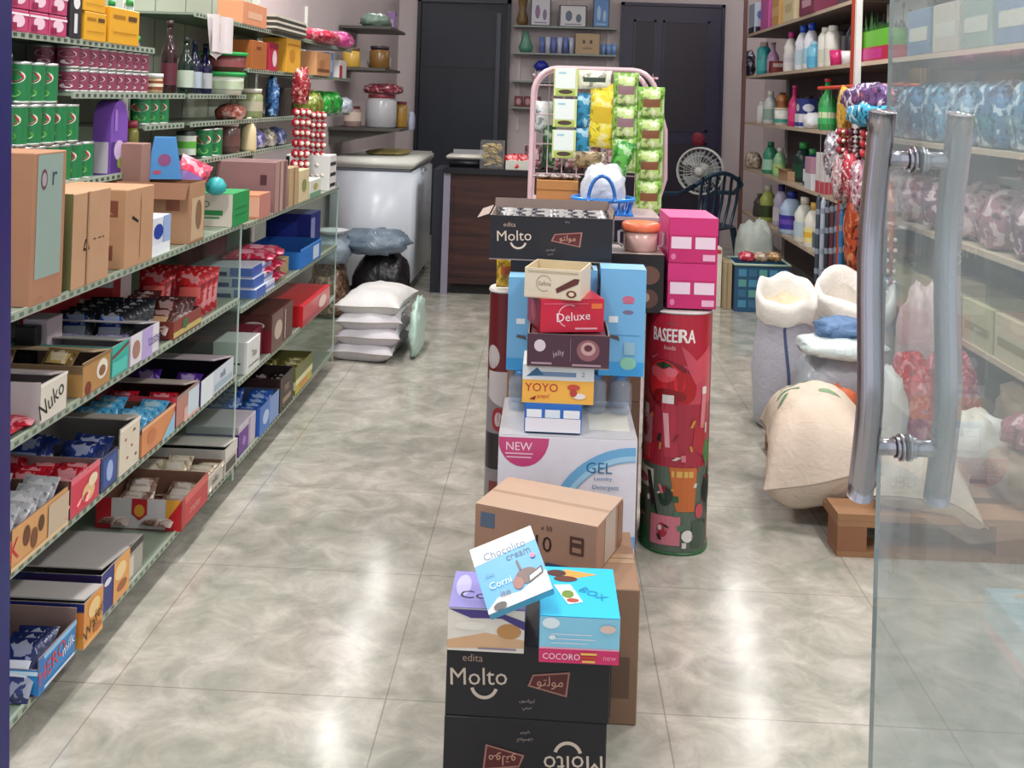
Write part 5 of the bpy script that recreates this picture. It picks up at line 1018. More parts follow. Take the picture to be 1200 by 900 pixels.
bk = thing('plastic_basket', 'blue plastic basket in front of the rack', 'basket', (0.185, 3.72, 0.918))
b = MB(); b.box(-0.10, 0.10, -0.09, 0.09, 0, 0.004, P('#1f74c8', 0.3))
for k in range(18):
    a = 2*math.pi*k/18; b.tube([(0.095*math.cos(a), 0.085*math.sin(a), 0.003), (0.105*math.cos(a), 0.095*math.sin(a), 0.05)], 0.004, P('#1f74c8', 0.3), 5)
b.build('bowl', bk)
MB().tube([(0.107*math.cos(a*math.pi/14), 0.097*math.sin(a*math.pi/14), 0.05) for a in range(28)], 0.008, P('#2a86dc', 0.3), 6, closed=True).build('rim', bk)
MB().tube([(-0.03+0.045*math.cos(math.pi-a*math.pi/12)+0.02, -0.105, 0.05+0.085*math.sin(a*math.pi/12)) for a in range(13)], 0.007, P('#2468b8', 0.3), 6).build('handle', bk)
blob('plastic_bag', 'white knotted carrier bag inside the blue basket', 'bag', (0.185, 3.73, 0.924), (0.155, 0.14, 0.16), P('#ced4de', 0.35, 0, 0.06, 20, 0.6, wrinkle=True), seed=70, amp=0.12)
# ------------------------------------------------------------------ the stack in the middle of the aisle
BLK = P('#1b1820', 0.4, 0, 0.05)
def molto(rot=0, k=1.0):
    X = (lambda u: u) if not rot else (lambda u: 1-u); Y = (lambda v: v) if not rot else (lambda v: 1-v)
    cr = '#d8c4b4'; it = [('t', X(0.20), Y(0.55), 0.23, 'Molto', cr, rot+(3 if not rot else 3)), ('t', X(0.16), Y(0.80), 0.10, 'edita', '#b89a8c', rot)]
    a0, a1 = (195, 345) if not rot else (15, 165)
    it.append(('a', X(0.235), Y(0.44), 0.17, 0.045, a0, a1, cr))
    it += [('p', [(X(0.50), Y(0.46)), (X(0.74), Y(0.34)), (X(0.755), Y(0.68)), (X(0.53), Y(0.62))][::(1 if not rot else 1)], '#a87468'), ('p', [(X(0.515), Y(0.475)), (X(0.73), Y(0.365)), (X(0.743), Y(0.655)), (X(0.535), Y(0.60))], '#5a1c20'),
           ('t', X(0.635), Y(0.52), 0.17, 'ﻮﺘﻟﻮﻣ', '#c89a84', rot), ('t', X(0.50), Y(0.26), 0.06, 'ﻥﻮﺳﺍﻭﺮﻛ', '#a89890', rot), ('t', X(0.50), Y(0.16), 0.06, 'ﻲﻨﻴﻣ', '#a89890', rot),
           ('t', X(0.63), Y(0.90), 0.05, '24x', '#8c8080', rot)]
    return it
carton('carton', 'black printed croissant carton on the floor, upside down at the bottom', 'box', (-0.015, 2.115, 0.0005), (0.305, 0.22, 0.142), BLK, {'F': molto(180)}, fm={'T': P('#2a2428', 0.5)})
st = thing('carton', 'black printed croissant carton second from the floor, lettering upright', 'box', (-0.012, 2.112, 0.143), -0.01)
carton('body', '', '', (0, 0, 0), (0.308, 0.215, 0.138), BLK, {'F': molto(0)}, parent=st, fm={'T': P('#17141a', 0.5)})
MB().box(0.1545, 0.156, -0.10, 0.10, 0.01, 0.13, P('#3a2e2c', 0.6)).build('side_flap', st)
# boxes lying on it
carton('carton', 'cream and violet wafer box on the left of the black cartons', 'box', (-0.093, 2.05, 0.2815), (0.142, 0.15, 0.078), P('#7f78b8', 0.35),
   {'F': [('r', 0, 0, 1, 1, '#efe4d8'), ('p', [(0, 0.25), (0.5, 0.45), (1, 0.3), (1, 0.12), (0, 0.05)], '#e2b48c'), ('e', 0.8, 0.5, 0.16, 0.18, '#cf945c'), ('p', [(0.0, 0.98), (0.3, 0.78), (0.7, 0.8), (1, 0.55), (1, 0.75), (0.6, 0.98)], '#4c3f86'), ('e', 0.3, 0.6, 0.2, 0.1, '#f6ece0'), ('r', 0.4, 0.06, 0.9, 0.1, '#9a86a0')],
    'T': [('r', 0, 0, 1, 1, '#8c86c4'), ('e', 0.15, 0.6, 0.1, 0.3, '#b4b0dc'), ('t', 0.45, 0.35, 0.2, 'Coco', '#33263c'), ('e', 0.75, 0.18, 0.18, 0.14, '#a8563c')]})
carton('carton', 'turquoise ice cream box with pink foot band and cone picture', 'box', (0.078, 2.053, 0.2815), (0.146, 0.205, 0.083), P('#38b4dc', 0.35),
   {'F': [('r', 0, 0.32, 1, 1, '#8fd0ea'), ('r', 0, 0, 1, 0.30, '#d8346c'), ('r', 0, 0.30, 1, 0.34, '#e8a8c0'), ('e', 0.14, 0.86, 0.11, 0.12, '#e6f2f6'), ('e', 0.16, 0.55, 0.04, 0.05, '#f2f6f8'), ('r', 0.15, 0.62, 0.66, 0.64, '#e4e4ec'), ('r', 0.15, 0.52, 0.7, 0.54, '#e4e4ec'), ('r', 0.15, 0.43, 0.6, 0.45, '#e4e4ec'), ('e', 0.85, 0.78, 0.1, 0.09, '#e6c8bc'), ('t', 0.28, 0.15, 0.13, 'COCORO', '#f4dfe8'), ('r', 0.52, 0.2, 0.72, 0.25, '#f0c060'), ('r', 0.52, 0.12, 0.72, 0.17, '#c84c2c'), ('r', 0.54, 0.04, 0.7, 0.09, '#f0c060'), ('t', 0.88, 0.15, 0.08, 'new', '#f09ab8')],
    'T': [('r', 0, 0, 1, 1, '#2fb8e0'), ('p', [(0.32, 0.95), (0.78, 0.86), (0.34, 0.72)], '#d89a4c'), ('e', 0.22, 0.86, 0.13, 0.07, '#4c2c24'), ('e', 0.34, 0.74, 0.16, 0.06, '#5c3428'), ('p', [(0.18, 0.6), (0.40, 0.62), (0.55, 0.28), (0.36, 0.22)], '#eef0ea'), ('e', 0.36, 0.42, 0.08, 0.08, '#6c8a3c'), ('e', 0.42, 0.3, 0.08, 0.04, '#a84c3c'), ('t', 0.7, 0.45, 0.10, 'BOX', '#2090b8', -40)],
    'R': [('r', 0, 0, 1, 0.3, '#c82c60')]}, rz=0.01)
# the tilted cone box
BL_, BR_, TL_ = at(573, 721, Y=1.935), at(648, 690, Y=1.955), at(550, 645, Y=2.035)
ux = (BR_-BL_); wI = ux.length; ux.normalize(); uy = TL_-BL_; uy -= ux*uy.dot(ux); hI = uy.length; uy.normalize(); nn = ux.cross(uy)
c0 = BL_+ux*wI/2+uy*hI/2-nn*0.022
Mt = Matrix((ux, uy, nn)).transposed().to_4x4(); Mt.translation = c0
o = carton('carton', 'light blue and white chocolate box tilted across the others', 'box', (0, 0, 0), (wI, hI, 0.022), P('#5cb4dc', 0.35),
   {'T': [('r', 0, 0, 1, 1, '#3f9fd2'), ('p', [(0, 0.72), (1, 0.78), (1, 1), (0, 1)], '#ddd4cc'), ('p', [(0, 0), (1, 0), (1, 0.30), (0.55, 0.14), (0.2, 0.18), (0, 0.05)], '#dccfca'), ('t', 0.5, 0.80, 0.11, 'Chocolito', '#2c6a94'), ('t', 0.68, 0.66, 0.07, 'cream', '#23506c'), ('e', 0.7, 0.32, 0.17, 0.11, '#5a2c24'), ('e', 0.55, 0.26, 0.08, 0.09, '#8c4a3a'), ('p', [(0.62, 0.42), (0.66, 0.43), (0.64, 0.58), (0.61, 0.58)], '#3c2c2c'), ('p', [(0.7, 0.2), (0.95, 0.27), (0.96, 0.38), (0.72, 0.31)], '#241c22'), ('p', [(0.73, 0.225), (0.93, 0.285), (0.935, 0.345), (0.74, 0.29)], '#e0d8d8'), ('t', 0.3, 0.36, 0.1, 'Corni', '#cfe8f4'), ('t', 0.33, 0.2, 0.09, 'ito', '#5c3a34'), ('e', 0.88, 0.56, 0.04, 0.035, '#d8688c'), ('e', 0.2, 0.05, 0.1, 0.05, '#2a1c1c'), ('t', 0.18, 0.52, 0.05, 'choc', '#2a6a94')],
    'R': [('r', 0, 0, 1, 1, '#d4c8cc')]})
o.matrix_world = Mt
# cardboard cartons behind
KB = CARD('#8f6f58')
carton('cardboard_carton', 'large brown cardboard carton on the floor behind the black cartons', 'box', (0.04, 2.40, 0.0005), (0.35, 0.30, 0.283), KB, {'F': [('r', 0.8, 0.2, 0.95, 0.5, '#6c5040')], 'R': [('r', 0.1, 0.2, 0.5, 0.5, '#6f5240')]}, tape='#a88a6c')
A_, B_, C_ = at(557, 590, Z=0.39), at(700, 618, Z=0.39), at(722, 580, Z=0.39); w_ = (B_-A_).length; d_ = 0.19; ang = math.atan2((B_-A_).y, (B_-A_).x)
cc = (A_+B_)/2+Vector((-math.sin(ang), math.cos(ang), 0))*d_/2
carton('cardboard_carton', 'cardboard carton with black 10 and blue patch, set askew', 'box', (cc.x, cc.y, 0.2845), (w_, d_, 0.1055), CARD('#a5806a'),
   {'F': [('r', 0.05, 0.55, 0.17, 0.86, '#52647c'), ('t', 0.58, 0.45, 0.32, '10', '#2a1f1e'), ('t', 0.6, 0.78, 0.10, 'x 50', '#3a2c2a'), ('r', 0.79, 0.35, 0.9, 0.72, '#5a3c34'), ('r', 0.81, 0.4, 0.88, 0.5, '#a5806a'), ('r', 0.81, 0.6, 0.88, 0.66, '#a5806a'), ('r', 0.6, 0.0, 0.92, 0.08, '#2c4a78')], 'R': [('r', 0.3, 0.05, 0.7, 1, '#b8a89c'), ('r', 0.8, 0.05, 1, 0.95, '#8c6450')],
    'T': [('r', 0, 0, 1, 1, '#b59a84'), ('r', 0, 0.46, 1, 0.54, '#a48872')]}, rz=ang)
carton('cardboard_carton', 'low brown cardboard carton under the white gel box', 'box', (0.065, 2.79, 0.0005), (0.34, 0.33, 0.10), CARD('#8a604c'), {'F': [('r', 0, 0.85, 1, 1, '#6c4838')]})
GW, GH = 0.347, 0.362
half = [(0.18+0.185*math.cos(math.radians(a)), 0.985+0.20*math.sin(math.radians(a))) for a in range(180, 361, 15)]
half = [(max(0.002, u), v) for u, v in half]
gl = thing('detergent_carton', 'big white gel laundry detergent carton in the middle of the aisle', 'box', (0.064, 2.835, 0.1015))
carton('body', '', '', (0, 0, 0), (GW, 0.33, GH), P('#e3e0ea', 0.35),
   {'F': [('p', half, '#c8447c'), ('t', 0.15, 0.925, 0.055, 'NEW', '#f3dce6'), ('r', 0.05, 0.87, 0.25, 0.88, '#e8b8cc'), ('r', 0.06, 0.845, 0.24, 0.855, '#e8b8cc'),
          ('a', 1.0, 0.33, 0.57, 0.10, 91, 182, '#6fb0dc'), ('a', 1.0, 0.33, 0.545, 0.035, 91, 182, '#a4d0ec'), ('t', 0.73, 0.80, 0.075, 'GEL', '#2c6c94'), ('t', 0.76, 0.725, 0.035, 'Laundry', '#3c7aa0'), ('t', 0.78, 0.665, 0.04, 'Detergent', '#3c7aa0'), ('r', 0.86, 0.26, 1, 0.34, '#7cb4e0')],
    'R': [('r', 0, 0.26, 0.6, 0.34, '#7cb4e0'), ('r', 0.1, 0.4, 0.3, 0.9, '#c8d4e4')], 'T': [('r', 0, 0, 1, 1, '#c9c7c8'), ('r', 0.66, 0.2, 0.96, 0.8, '#ece9dc')]}, parent=gl)
b = MB(); b.box(-GW/2-0.004, GW/2+0.004, -0.169, 0.169, 0.0, GH+0.003, GLASS((0.97, 0.975, 0.985), 0.0, 'shrink_wrap', 1.35)); b.build('shrink_wrap', gl)
# small boxes in front on the gel carton
zz = 0.1015+GH+0.0045
sbox(0.025, 2.76, zz, (0.145, 0.15, 0.072), '#2a6cc0', 'blue and white ticket-like box lying lowest on the gel carton', {'F': [('r', 0.02, 0.02, 0.98, 0.5, '#e6e4ec'), ('r', 0.04, 0.52, 0.3, 0.80, '#e8ecf2'), ('r', 0.36, 0.52, 0.62, 0.80, '#dce6f0'), ('r', 0.68, 0.52, 0.96, 0.80, '#e8ecf2')], 'T': [('r', 0, 0, 1, 1, '#5c94d4')]})
zz += 0.0725
sbox(0.035, 2.765, zz, (0.180, 0.15, 0.094), '#f0e8dc', 'yellow and white snack box with red lettering', {'F': [('r', 0, 0, 1, 0.62, '#f0b34c'), ('r', 0, 0.62, 1, 1, '#e8ecf0'), ('r', 0.12, 0.72, 0.75, 0.84, '#7c98b8'), ('p', [(0.05, 0.7), (0.2, 0.95), (0.3, 0.75)], '#3c6c94'), ('t', 0.27, 0.42, 0.22, 'YOYO', '#b8282c'), ('t', 0.30, 0.18, 0.14, 'pops!', '#c83430', 0), ('p', [(0.1, 0.1), (0.2, 0.2), (0.18, 0.08)], '#8c2420'), ('e', 0.72, 0.45, 0.09, 0.08, '#c84c3c'), ('e', 0.8, 0.22, 0.09, 0.08, '#e8e0dc'), ('e', 0.72, 0.3, 0.05, 0.1, '#b84038'), ('t', 0.85, 0.8, 0.12, '2', '#8c94a4')], 'T': [('r', 0, 0, 1, 1, '#f2eee6')], 'L': [('r', 0, 0, 1, 0.62, '#e6a848')]})
zz += 0.0945
r = tray('display_tray', 'dark purple chocolate tray under the bright red box', 'box', (0.058, 2.765, zz+0.0005), (0.205, 0.19, 0.084), '#4c2c3a', inner='#8a807c',
   pr={'F': [('e', 0.15, 0.65, 0.07, 0.18, '#d4c4cc'), ('t', 0.38, 0.42, 0.2, 'jelly', '#b8a4b0', 12), ('e', 0.74, 0.55, 0.14, 0.32, '#8c5a60'), ('e', 0.74, 0.6, 0.09, 0.2, '#c09a98'), ('e', 0.74, 0.62, 0.05, 0.1, '#5c2c38'), ('r', 0.05, 0.1, 0.3, 0.16, '#a88c94'), ('r', 0.55, 0.08, 0.9, 0.14, '#a88c94'), ('r', 0.52, 0.2, 0.53, 0.9, '#7c5c68')], 'L': [('r', 0, 0, 1, 1, '#857a78')]})
for k in range(2): sbox(0.008+0.10*k, 2.765, zz+0.004, (0.09, 0.15, 0.076), '#5c2c34', ['maroon inner box filling the left half of the dark tray', 'maroon inner box filling the right half of the dark tray'][k], {'T': [('r', 0.1, 0.1, 0.9, 0.9, '#7c3c44')]})
zz += 0.085
sbox(0.048, 2.775, zz+0.0, (0.165, 0.16, 0.082), '#a81a2c', 'bright red wafer box with script lettering', {'F': [('r', 0, 0, 1, 1, '#c4203c'), ('a', 0.45, 0.5, 0.34, 0.03, 60, 250, '#e8b0bc'), ('t', 0.52, 0.48, 0.26, 'Deluxe', '#f2dce0', 4), ('r', 0.8, 0.72, 0.97, 0.88, '#e0703c'), ('r', 0.55, 0.08, 0.9, 0.14, '#e8a0b0'), ('r', 0.05, 0.85, 0.75, 0.9, '#d84c64')], 'L': [('r', 0, 0, 1, 1, '#8c1826'), ('e', 0.5, 0.5, 0.2, 0.3, '#b8404c')], 'T': [('r', 0, 0, 1, 1, '#b82030')]}, rz=0.22)
zz += 0.083
bb = tray('display_tray', 'cream date-finger box with torn lid on top of the red box', 'box', (0.028, 2.765, zz+0.0005), (0.145, 0.15, 0.075), '#d9cbb4', inner='#c8b898', rz=-0.2,
   pr={'F': [('a', 0.35, 0.5, 0.26, 0.02, 20, 300, '#8c8474'), ('t', 0.36, 0.5, 0.14, 'Safina', '#8a7c6c'), ('p', [(0.58, 0.2), (0.95, 0.55), (0.98, 0.72), (0.88, 0.72), (0.56, 0.35)], '#5c2a24'), ('e', 0.84, 0.2, 0.09, 0.12, '#6c3428'), ('e', 0.84, 0.2, 0.05, 0.07, '#e0cdb0'), ('r', 0.05, 0.88, 0.95, 0.92, '#b8a888')]}, lid=('B', 0.06, -115, '#cabfa6'))
# water bottles in shrink film
for j in range(2):
    for i in range(5):
        vessel('water_bottle', 'small clear water bottle in the row behind the snack boxes', 'bottle', (-0.065+i*0.068, 2.895+j*0.067, 0.4685), [(0.028, 0), (0.031, 0.006), (0.031, 0.05), (0.029, 0.055), (0.031, 0.06), (0.031, 0.075), (0.014, 0.09)], GLASS((0.72, 0.80, 0.90), 0.22, 'water_bottle', 1.4, (0.62,0.70,0.82)), [(0.015, 0.088), (0.015, 0.1)], P('#4c8cc8', 0.35), group='clear water bottles behind the snack boxes', n=12)
# blue cartons on the bottles
zb = 0.5695
def bluec(x, y, w, d, h, label, z=zb):
    return sbox(x, y, z, (w, d, h), '#6aaede', label, {'F': [('r', 0, 0, 1, 1, '#74b4e2'), ('e', 0.62, 0.72, 0.14, 0.035, '#c86c8c'), ('r', 0.5, 0.68, 0.74, 0.69, '#b85c7c'), ('e', 0.62, 0.60, 0.12, 0.02, '#7c6c8c'), ('r', 0.2, 0.5, 0.4, 0.56, '#e6eef4'), ('r', 0.2, 0.38, 0.9, 0.385, '#4c8cc0'), ('p', [(0.2, 0.36), (0.45, 0.33), (0.42, 0.37), (0.25, 0.385)], '#5c5048'), ('r', 0, 0, 1, 0.13, '#3c9cdc'), ('e', 0.65, 0.12, 0.18, 0.06, '#8cc8b0'), ('r', 0.55, 0.2, 0.8, 0.32, '#8fb8cc')], 'T': [('r', 0, 0, 1, 1, '#8cc0e4')]}, rough=0.3)
bluec(0.205, 2.925, 0.122, 0.10, 0.285, 'tall light blue milk carton standing right of the red box')
bluec(0.086, 2.945, 0.10, 0.09, 0.275, 'tall light blue milk carton half hidden behind the red box')
bluec(-0.045, 2.935, 0.12, 0.09, 0.25, 'light blue milk carton behind the purple tray at the left')
# open croissant carton on top
for k, z in enumerate((0.0005, 0.2840, 0.5675)):
    carton('cardboard_carton', ['cardboard carton on the floor hidden behind the bottles', 'middle cardboard carton of the hidden pile behind the bottles', 'black carton under the open black carton'][k], 'box', (0.015, 3.13, z), (0.24, 0.24, 0.283), [CARD('#8a6a54'), CARD('#8a6a54'), P('#26242c', 0.5)][k], {'F': [('r', 0.3, 0.3, 0.7, 0.5, '#6c4e3c')]}, tape='#a88a6c')
mo = tray('carton', 'open black printed croissant carton crowning the middle stack', 'box', (0.006, 3.125, 0.8515), (0.345, 0.26, 0.125), BLK, inner='#97857e', pr={'F': molto(0)}, fh={'B': 0.15}, flaps=[('L', 0.035, 110), ('R', 0.02, 10)])
for i in range(6):
    for j in range(2):
        o = bpy.data.objects.new('snack_packet', packet_mesh(0.075, 0.10, 0.035, '#26242c', '#3a3840', True, '#c4c0c4')); COL.objects.link(o)
        o.location = (-0.115+i*0.05, 3.07+0.10*j, 0.928); o.rotation_euler = (1.2, 0, 0.25*(i % 3)-0.2)
        tag(o, 'black and silver croissant packet in the open black carton', 'packet', 'croissant packets in the open carton')
# right neighbours
for k, z in enumerate((0.0005, 0.3405)):
    pass
DSP = []
def display(name, label, cx, cy, w, d, h, paint, rz=0.0):
    root = thing(name, label, 'stand', (cx, cy, 0), rz)
    p = 2.6
    def sfn(u, v, e, w=w, d=d):
        a = math.pi*(1.0-1.0*u)+math.pi   # front half, left to right
        a = math.pi+math.pi*u
        c, s_ = math.cos(a), math.sin(a)
        x = math.copysign(abs(c)**(2/p), c)*(w/2+e); y = math.copysign(abs(s_)**(2/p), s_)*(d/2+e)
        return Vector((x, y, v*h))
    b = MB(); n = 48
    ring = []
    for i in range(n):
        a = 2*math.pi*i/n; c, s_ = math.cos(a), math.sin(a)
        ring.append((math.copysign(abs(c)**(2/p), c)*w/2, math.copysign(abs(s_)**(2/p), s_)*d/2))
    vs_ = [(x, y, 0.0) for x, y in ring]+[(x, y, h) for x, y in ring]
    b.add(vs_, [(i, (i+1) % n, n+(i+1) % n, n+i) for i in range(n)], P('#9c1f2c', 0.3), smooth=True)
    b.add(vs_, [tuple(reversed(range(n))), tuple(n+i for i in range(n))], P('#c8c4c0', 0.5))
    prints(b, sfn, math.pi*0.5*(w+d)/2*1.1, h, paint, e0=0.0008, sub=24)
    b.build('drum', root)
    b = MB(); b.tube([(x*1.012, y*1.012, h-0.004) for x, y in ring], 0.004, P('#c9c4c4', 0.3), 5, closed=True); b.build('top_rim', root)
    b = MB(); b.tube([(x*1.012, y*1.012, 0.004) for x, y in ring], 0.004, P('#2c6a3c', 0.3), 5, closed=True); b.build('bottom_rim', root)
    return root
def rectv(u0, v0, u1, v1, c, n=6): return ('r', u0, v0, u1, v1, c)
PT = [('r', 0.0, 0.0, 1, 0.36, '#5c6a5c'), ('r', 0.0, 0.62, 1, 1, '#b01e34'), ('p', [(0, 0.80), (0.3, 0.74), (0.9, 0.84), (1, 0.8), (1, 0.62), (0, 0.62)], '#c4485a'), ('r', 0.0, 0.36, 1, 0.62, '#a82c40'), ('e', 0.38, 0.70, 0.21, 0.10, '#7c0e1e'), ('r', 0.86, 0.0, 1, 1, '#7c2430'),
      ('t', 0.42, 0.90, 0.055, 'BASEERA', '#efe4e0', 0, 0.66), ('t', 0.423, 0.9007, 0.055, 'BASEERA', '#efe4e0', 0, 0.66), ('t', 0.417, 0.8993, 0.055, 'BASEERA', '#efe4e0', 0, 0.66), ('a', 0.42, 0.90, 0.10*0.5, 0.004, 60, 120, '#7c5040'), ('t', 0.42, 0.85, 0.018, 'foods', '#e0c0b8'),
      ('e', 0.36, 0.71, 0.17, 0.085, '#d6232f'), ('e', 0.52, 0.685, 0.11, 0.066, '#b3141f'), ('e', 0.40, 0.65, 0.14, 0.03, '#8c0f1a'), ('e', 0.38, 0.735, 0.10, 0.03, '#e8505a'), ('e', 0.28, 0.745, 0.06, 0.022, '#e0606c'), ('e', 0.44, 0.75, 0.05, 0.02, '#e26a74'), ('e', 0.37, 0.775, 0.05, 0.014, '#2c3a24'), ('p', [(0.36, 0.79), (0.38, 0.79), (0.385, 0.76), (0.355, 0.76)], '#1f2c1c'), ('p', [(0.28, 0.765), (0.37, 0.775), (0.31, 0.785)], '#2c4a28'), ('p', [(0.37, 0.775), (0.46, 0.765), (0.43, 0.785)], '#2c4a28'),
      ('p', [(0.5, 0.86), (0.62, 0.8), (0.8, 0.86), (0.78, 0.74), (0.62, 0.7), (0.55, 0.76)], '#cf5060'), ('p', [(0.1, 0.82), (0.22, 0.8), (0.32, 0.82), (0.24, 0.795)], '#d87880'),
      ('r', 0.12, 0.44, 0.2, 0.6, '#e8d8d4'), ('r', 0.06, 0.38, 0.26, 0.56, '#c8848c'), ('e', 0.15, 0.5, 0.05, 0.04, '#8c1c2c'), ('p', [(0.03, 0.34), (0.28, 0.38), (0.3, 0.45), (0.05, 0.42)], '#d02436'),
      ('p', [(0.36, 0.62), (0.48, 0.62), (0.5, 0.40), (0.40, 0.40)], '#b83448'), ('r', 0.37, 0.62, 0.47, 0.655, '#ece4e0'), ('p', [(0.38, 0.58), (0.43, 0.58), (0.45, 0.44), (0.41, 0.44)], '#e8a8b0'),
      ('p', [(0.70, 0.66), (0.76, 0.66), (0.74, 0.52), (0.68, 0.52)], '#d88088'), ('r', 0.7, 0.66, 0.76, 0.69, '#eae0dc'), ('p', [(0.62, 0.54), (0.8, 0.5), (0.75, 0.4), (0.6, 0.44)], '#b0303c'),
      ('e', 0.8, 0.42, 0.07, 0.05, '#3c7a40'), ('p', [(0.45, 0.36), (0.66, 0.36), (0.64, 0.18), (0.5, 0.18)], '#c86c34'), ('r', 0.47, 0.32, 0.62, 0.345, '#d8b05c'), ('r', 0.03, 0.26, 0.3, 0.34, '#d8d8c8'), ('e', 0.14, 0.29, 0.08, 0.02, '#b8445c'),
      ('p', [(0.2, 0.33), (0.26, 0.33), (0.36, 0.16), (0.3, 0.16)], '#2a2028'), ('e', 0.1, 0.16, 0.09, 0.05, '#1f5a34'), ('e', 0.82, 0.26, 0.09, 0.06, '#26302c'), ('e', 0.42, 0.24, 0.06, 0.04, '#22382c'),
      ('r', 0.28, 0.04, 0.52, 0.16, '#d07888'), ('e', 0.4, 0.1, 0.05, 0.03, '#a82c44'), ('e', 0.58, 0.08, 0.05, 0.025, '#e8e4dc'), ('p', [(0.05, 0.0), (0.3, 0.0), (0.2, 0.09), (0.05, 0.11)], '#1f6a3c'), ('r', 0.62, 0.03, 0.82, 0.14, '#48584c'), ('e', 0.7, 0.18, 0.05, 0.03, '#c8505c'), ('e', 0.24, 0.22, 0.02, 0.012, '#eef0ee')]
_r = random.Random(12)
for i in range(46):
    u, v = _r.uniform(0.03, 0.95), _r.uniform(0.02, 0.58); a_ = _r.uniform(0.012, 0.035); hgt = _r.uniform(0.01, 0.045); c_ = _r.choice(['#d8d0c8', '#b8283c', '#2c5c3c', '#26262c', '#d87c88', '#c88c3c', '#8c1c2c', '#e4dcd8', '#4c7c58'])
    sk = _r.uniform(-0.03, 0.03); PT.append(('p', [(u, v), (u+a_, v), (u+a_+sk, v+hgt), (u+sk, v+hgt)], c_) if _r.random() < 0.7 else ('e', u, v, a_*0.7, a_*0.4, c_))
display('display_stand', 'tall red sauce display stand printed with tomatoes and bottles', 0.400, 3.235, 0.195, 0.26, 0.703, PT, rz=-0.05)
PL = [('r', 0, 0, 1, 0.62, '#8a8288'), ('r', 0, 0.62, 1, 1, '#6c1c24'), ('e', 0.3, 0.72, 0.15, 0.05, '#c8c0c0'), ('p', [(0.2, 0.55), (0.6, 0.5), (0.9, 0.6), (0.9, 0.66), (0.2, 0.66)], '#c8c2c4'), ('e', 0.45, 0.46, 0.12, 0.05, '#9c2c34'), ('e', 0.45, 0.46, 0.06, 0.03, '#c8b8bc'), ('r', 0.1, 0.25, 0.5, 0.4, '#2a2428'), ('r', 0.3, 0.05, 0.8, 0.2, '#7c3838'), ('r', 0.6, 0.2, 0.95, 0.5, '#4c7ca8')]
display('display_stand', 'grey and dark red display stand left of the blue cartons', -0.185+0.06, 3.30, 0.10, 0.14, 0.72, PL)
hang_y = packet_mesh(0.07, 0.10, 0.03, '#d8b03c', '#c8a028', True, '#b85c2c')
o = tag(bpy.data.objects.new('snack_packet', hang_y), 'yellow snack packet standing on the grey display stand', 'packet'); COL.objects.link(o); o.location = (-0.125, 3.29, 0.766+0.007); o.rotation_euler = (math.radians(80), 0, 0.1)
for k in range(2):
    sbox(0.385, 3.265, 0.7085+0.1325*k, (0.150, 0.22, 0.132), '#c42468', ['bright pink carton with pale panels, lower of two', 'bright pink carton with pale panels, upper of two'][k] if False else ['lower bright pink carton on the red display stand', 'upper bright pink carton on the red display stand'][k],
      {'F': [('r', 0, 0.62, 1, 1, '#cf2e74'), ('r', 0.05, 0.32, 0.46, 0.58, '#ecd0de'), ('r', 0.54, 0.32, 0.95, 0.58, '#ecd0de'), ('e', 0.1, 0.14, 0.05, 0.07, '#e07aa8'), ('r', 0.7, 0.06, 0.95, 0.2, '#e8b0c8')], 'T': [('r', 0, 0, 1, 1, '#e0689a')], 'L': [('r', 0, 0, 1, 1, '#c83c78')]}, rz=-0.04) if False else None
for k in range(2):
    sbox(0.420, 3.245, 0.7085+0.1325*k, (0.143, 0.24, 0.132), '#c42468', ['lower bright pink carton on the red display stand', 'upper bright pink carton on the red display stand'][k],
      {'F': [('r', 0, 0.62, 1, 1, '#cf2e74'), ('r', 0.05, 0.32, 0.46, 0.58, '#ecd0de'), ('r', 0.54, 0.32, 0.95, 0.58, '#ecd0de'), ('e', 0.1, 0.14, 0.05, 0.07, '#e07aa8'), ('r', 0.7, 0.06, 0.95, 0.2, '#e8b0c8')], 'T': [('r', 0, 0, 1, 1, '#e0689a')], 'L': [('r', 0, 0, 1, 1, '#c83c78')]}, rz=0.02)
carton('cardboard_carton', 'plain brown carton on the floor left of the red display stand', 'box', (0.220, 3.26, 0.0005), (0.13, 0.2, 0.42), CARD('#7a5c4a'), {'F': [('r', 0.2, 0.4, 0.8, 0.6, '#5c4436')]})
carton('cardboard_carton', 'brown carton beneath the black croissant picture box', 'box', (0.220, 3.26, 0.421), (0.13, 0.2, 0.27), CARD('#7a5c4a'), {'F': [('r', 0.2, 0.3, 0.8, 0.4, '#5c4436')]})
sbox(0.262, 3.22, 0.7085-0.0165, (0.155, 0.2, 0.17), '#1e1518', 'black box with brown croissant pictures beside the pink cartons', {'F': [('e', 0.72, 0.65, 0.2, 0.16, '#6c4a3c'), ('e', 0.72, 0.25, 0.18, 0.16, '#5c3c34'), ('e', 0.66, 0.27, 0.08, 0.08, '#a89080'), ('e', 0.3, 0.5, 0.16, 0.2, '#3c2c2c')], 'T': [('r', 0, 0, 1, 1, '#a89a94')]})
tb = thing('storage_tub', 'small clear pink tub with orange lid and side handles', 'tub', (0.275, 3.2, 0.8625+0.0005))
MB().lathe([(0.045, 0), (0.05, 0.006), (0.052, 0.06)], P('#c8a098', 0.25), n=20).build('body', tb)
MB().lathe([(0.056, 0.0605), (0.057, 0.066), (0.057, 0.082), (0.05, 0.086)], P('#e0704c', 0.35), n=20).build('lid', tb)
for s_ in (-1, 1): MB().tube([(s_*0.053, 0, 0.06), (s_*0.066, 0, 0.055), (s_*0.066, 0, 0.02), (s_*0.052, 0, 0.012)], 0.005, P('#e6e0e0', 0.3), 6).build('handle', tb)
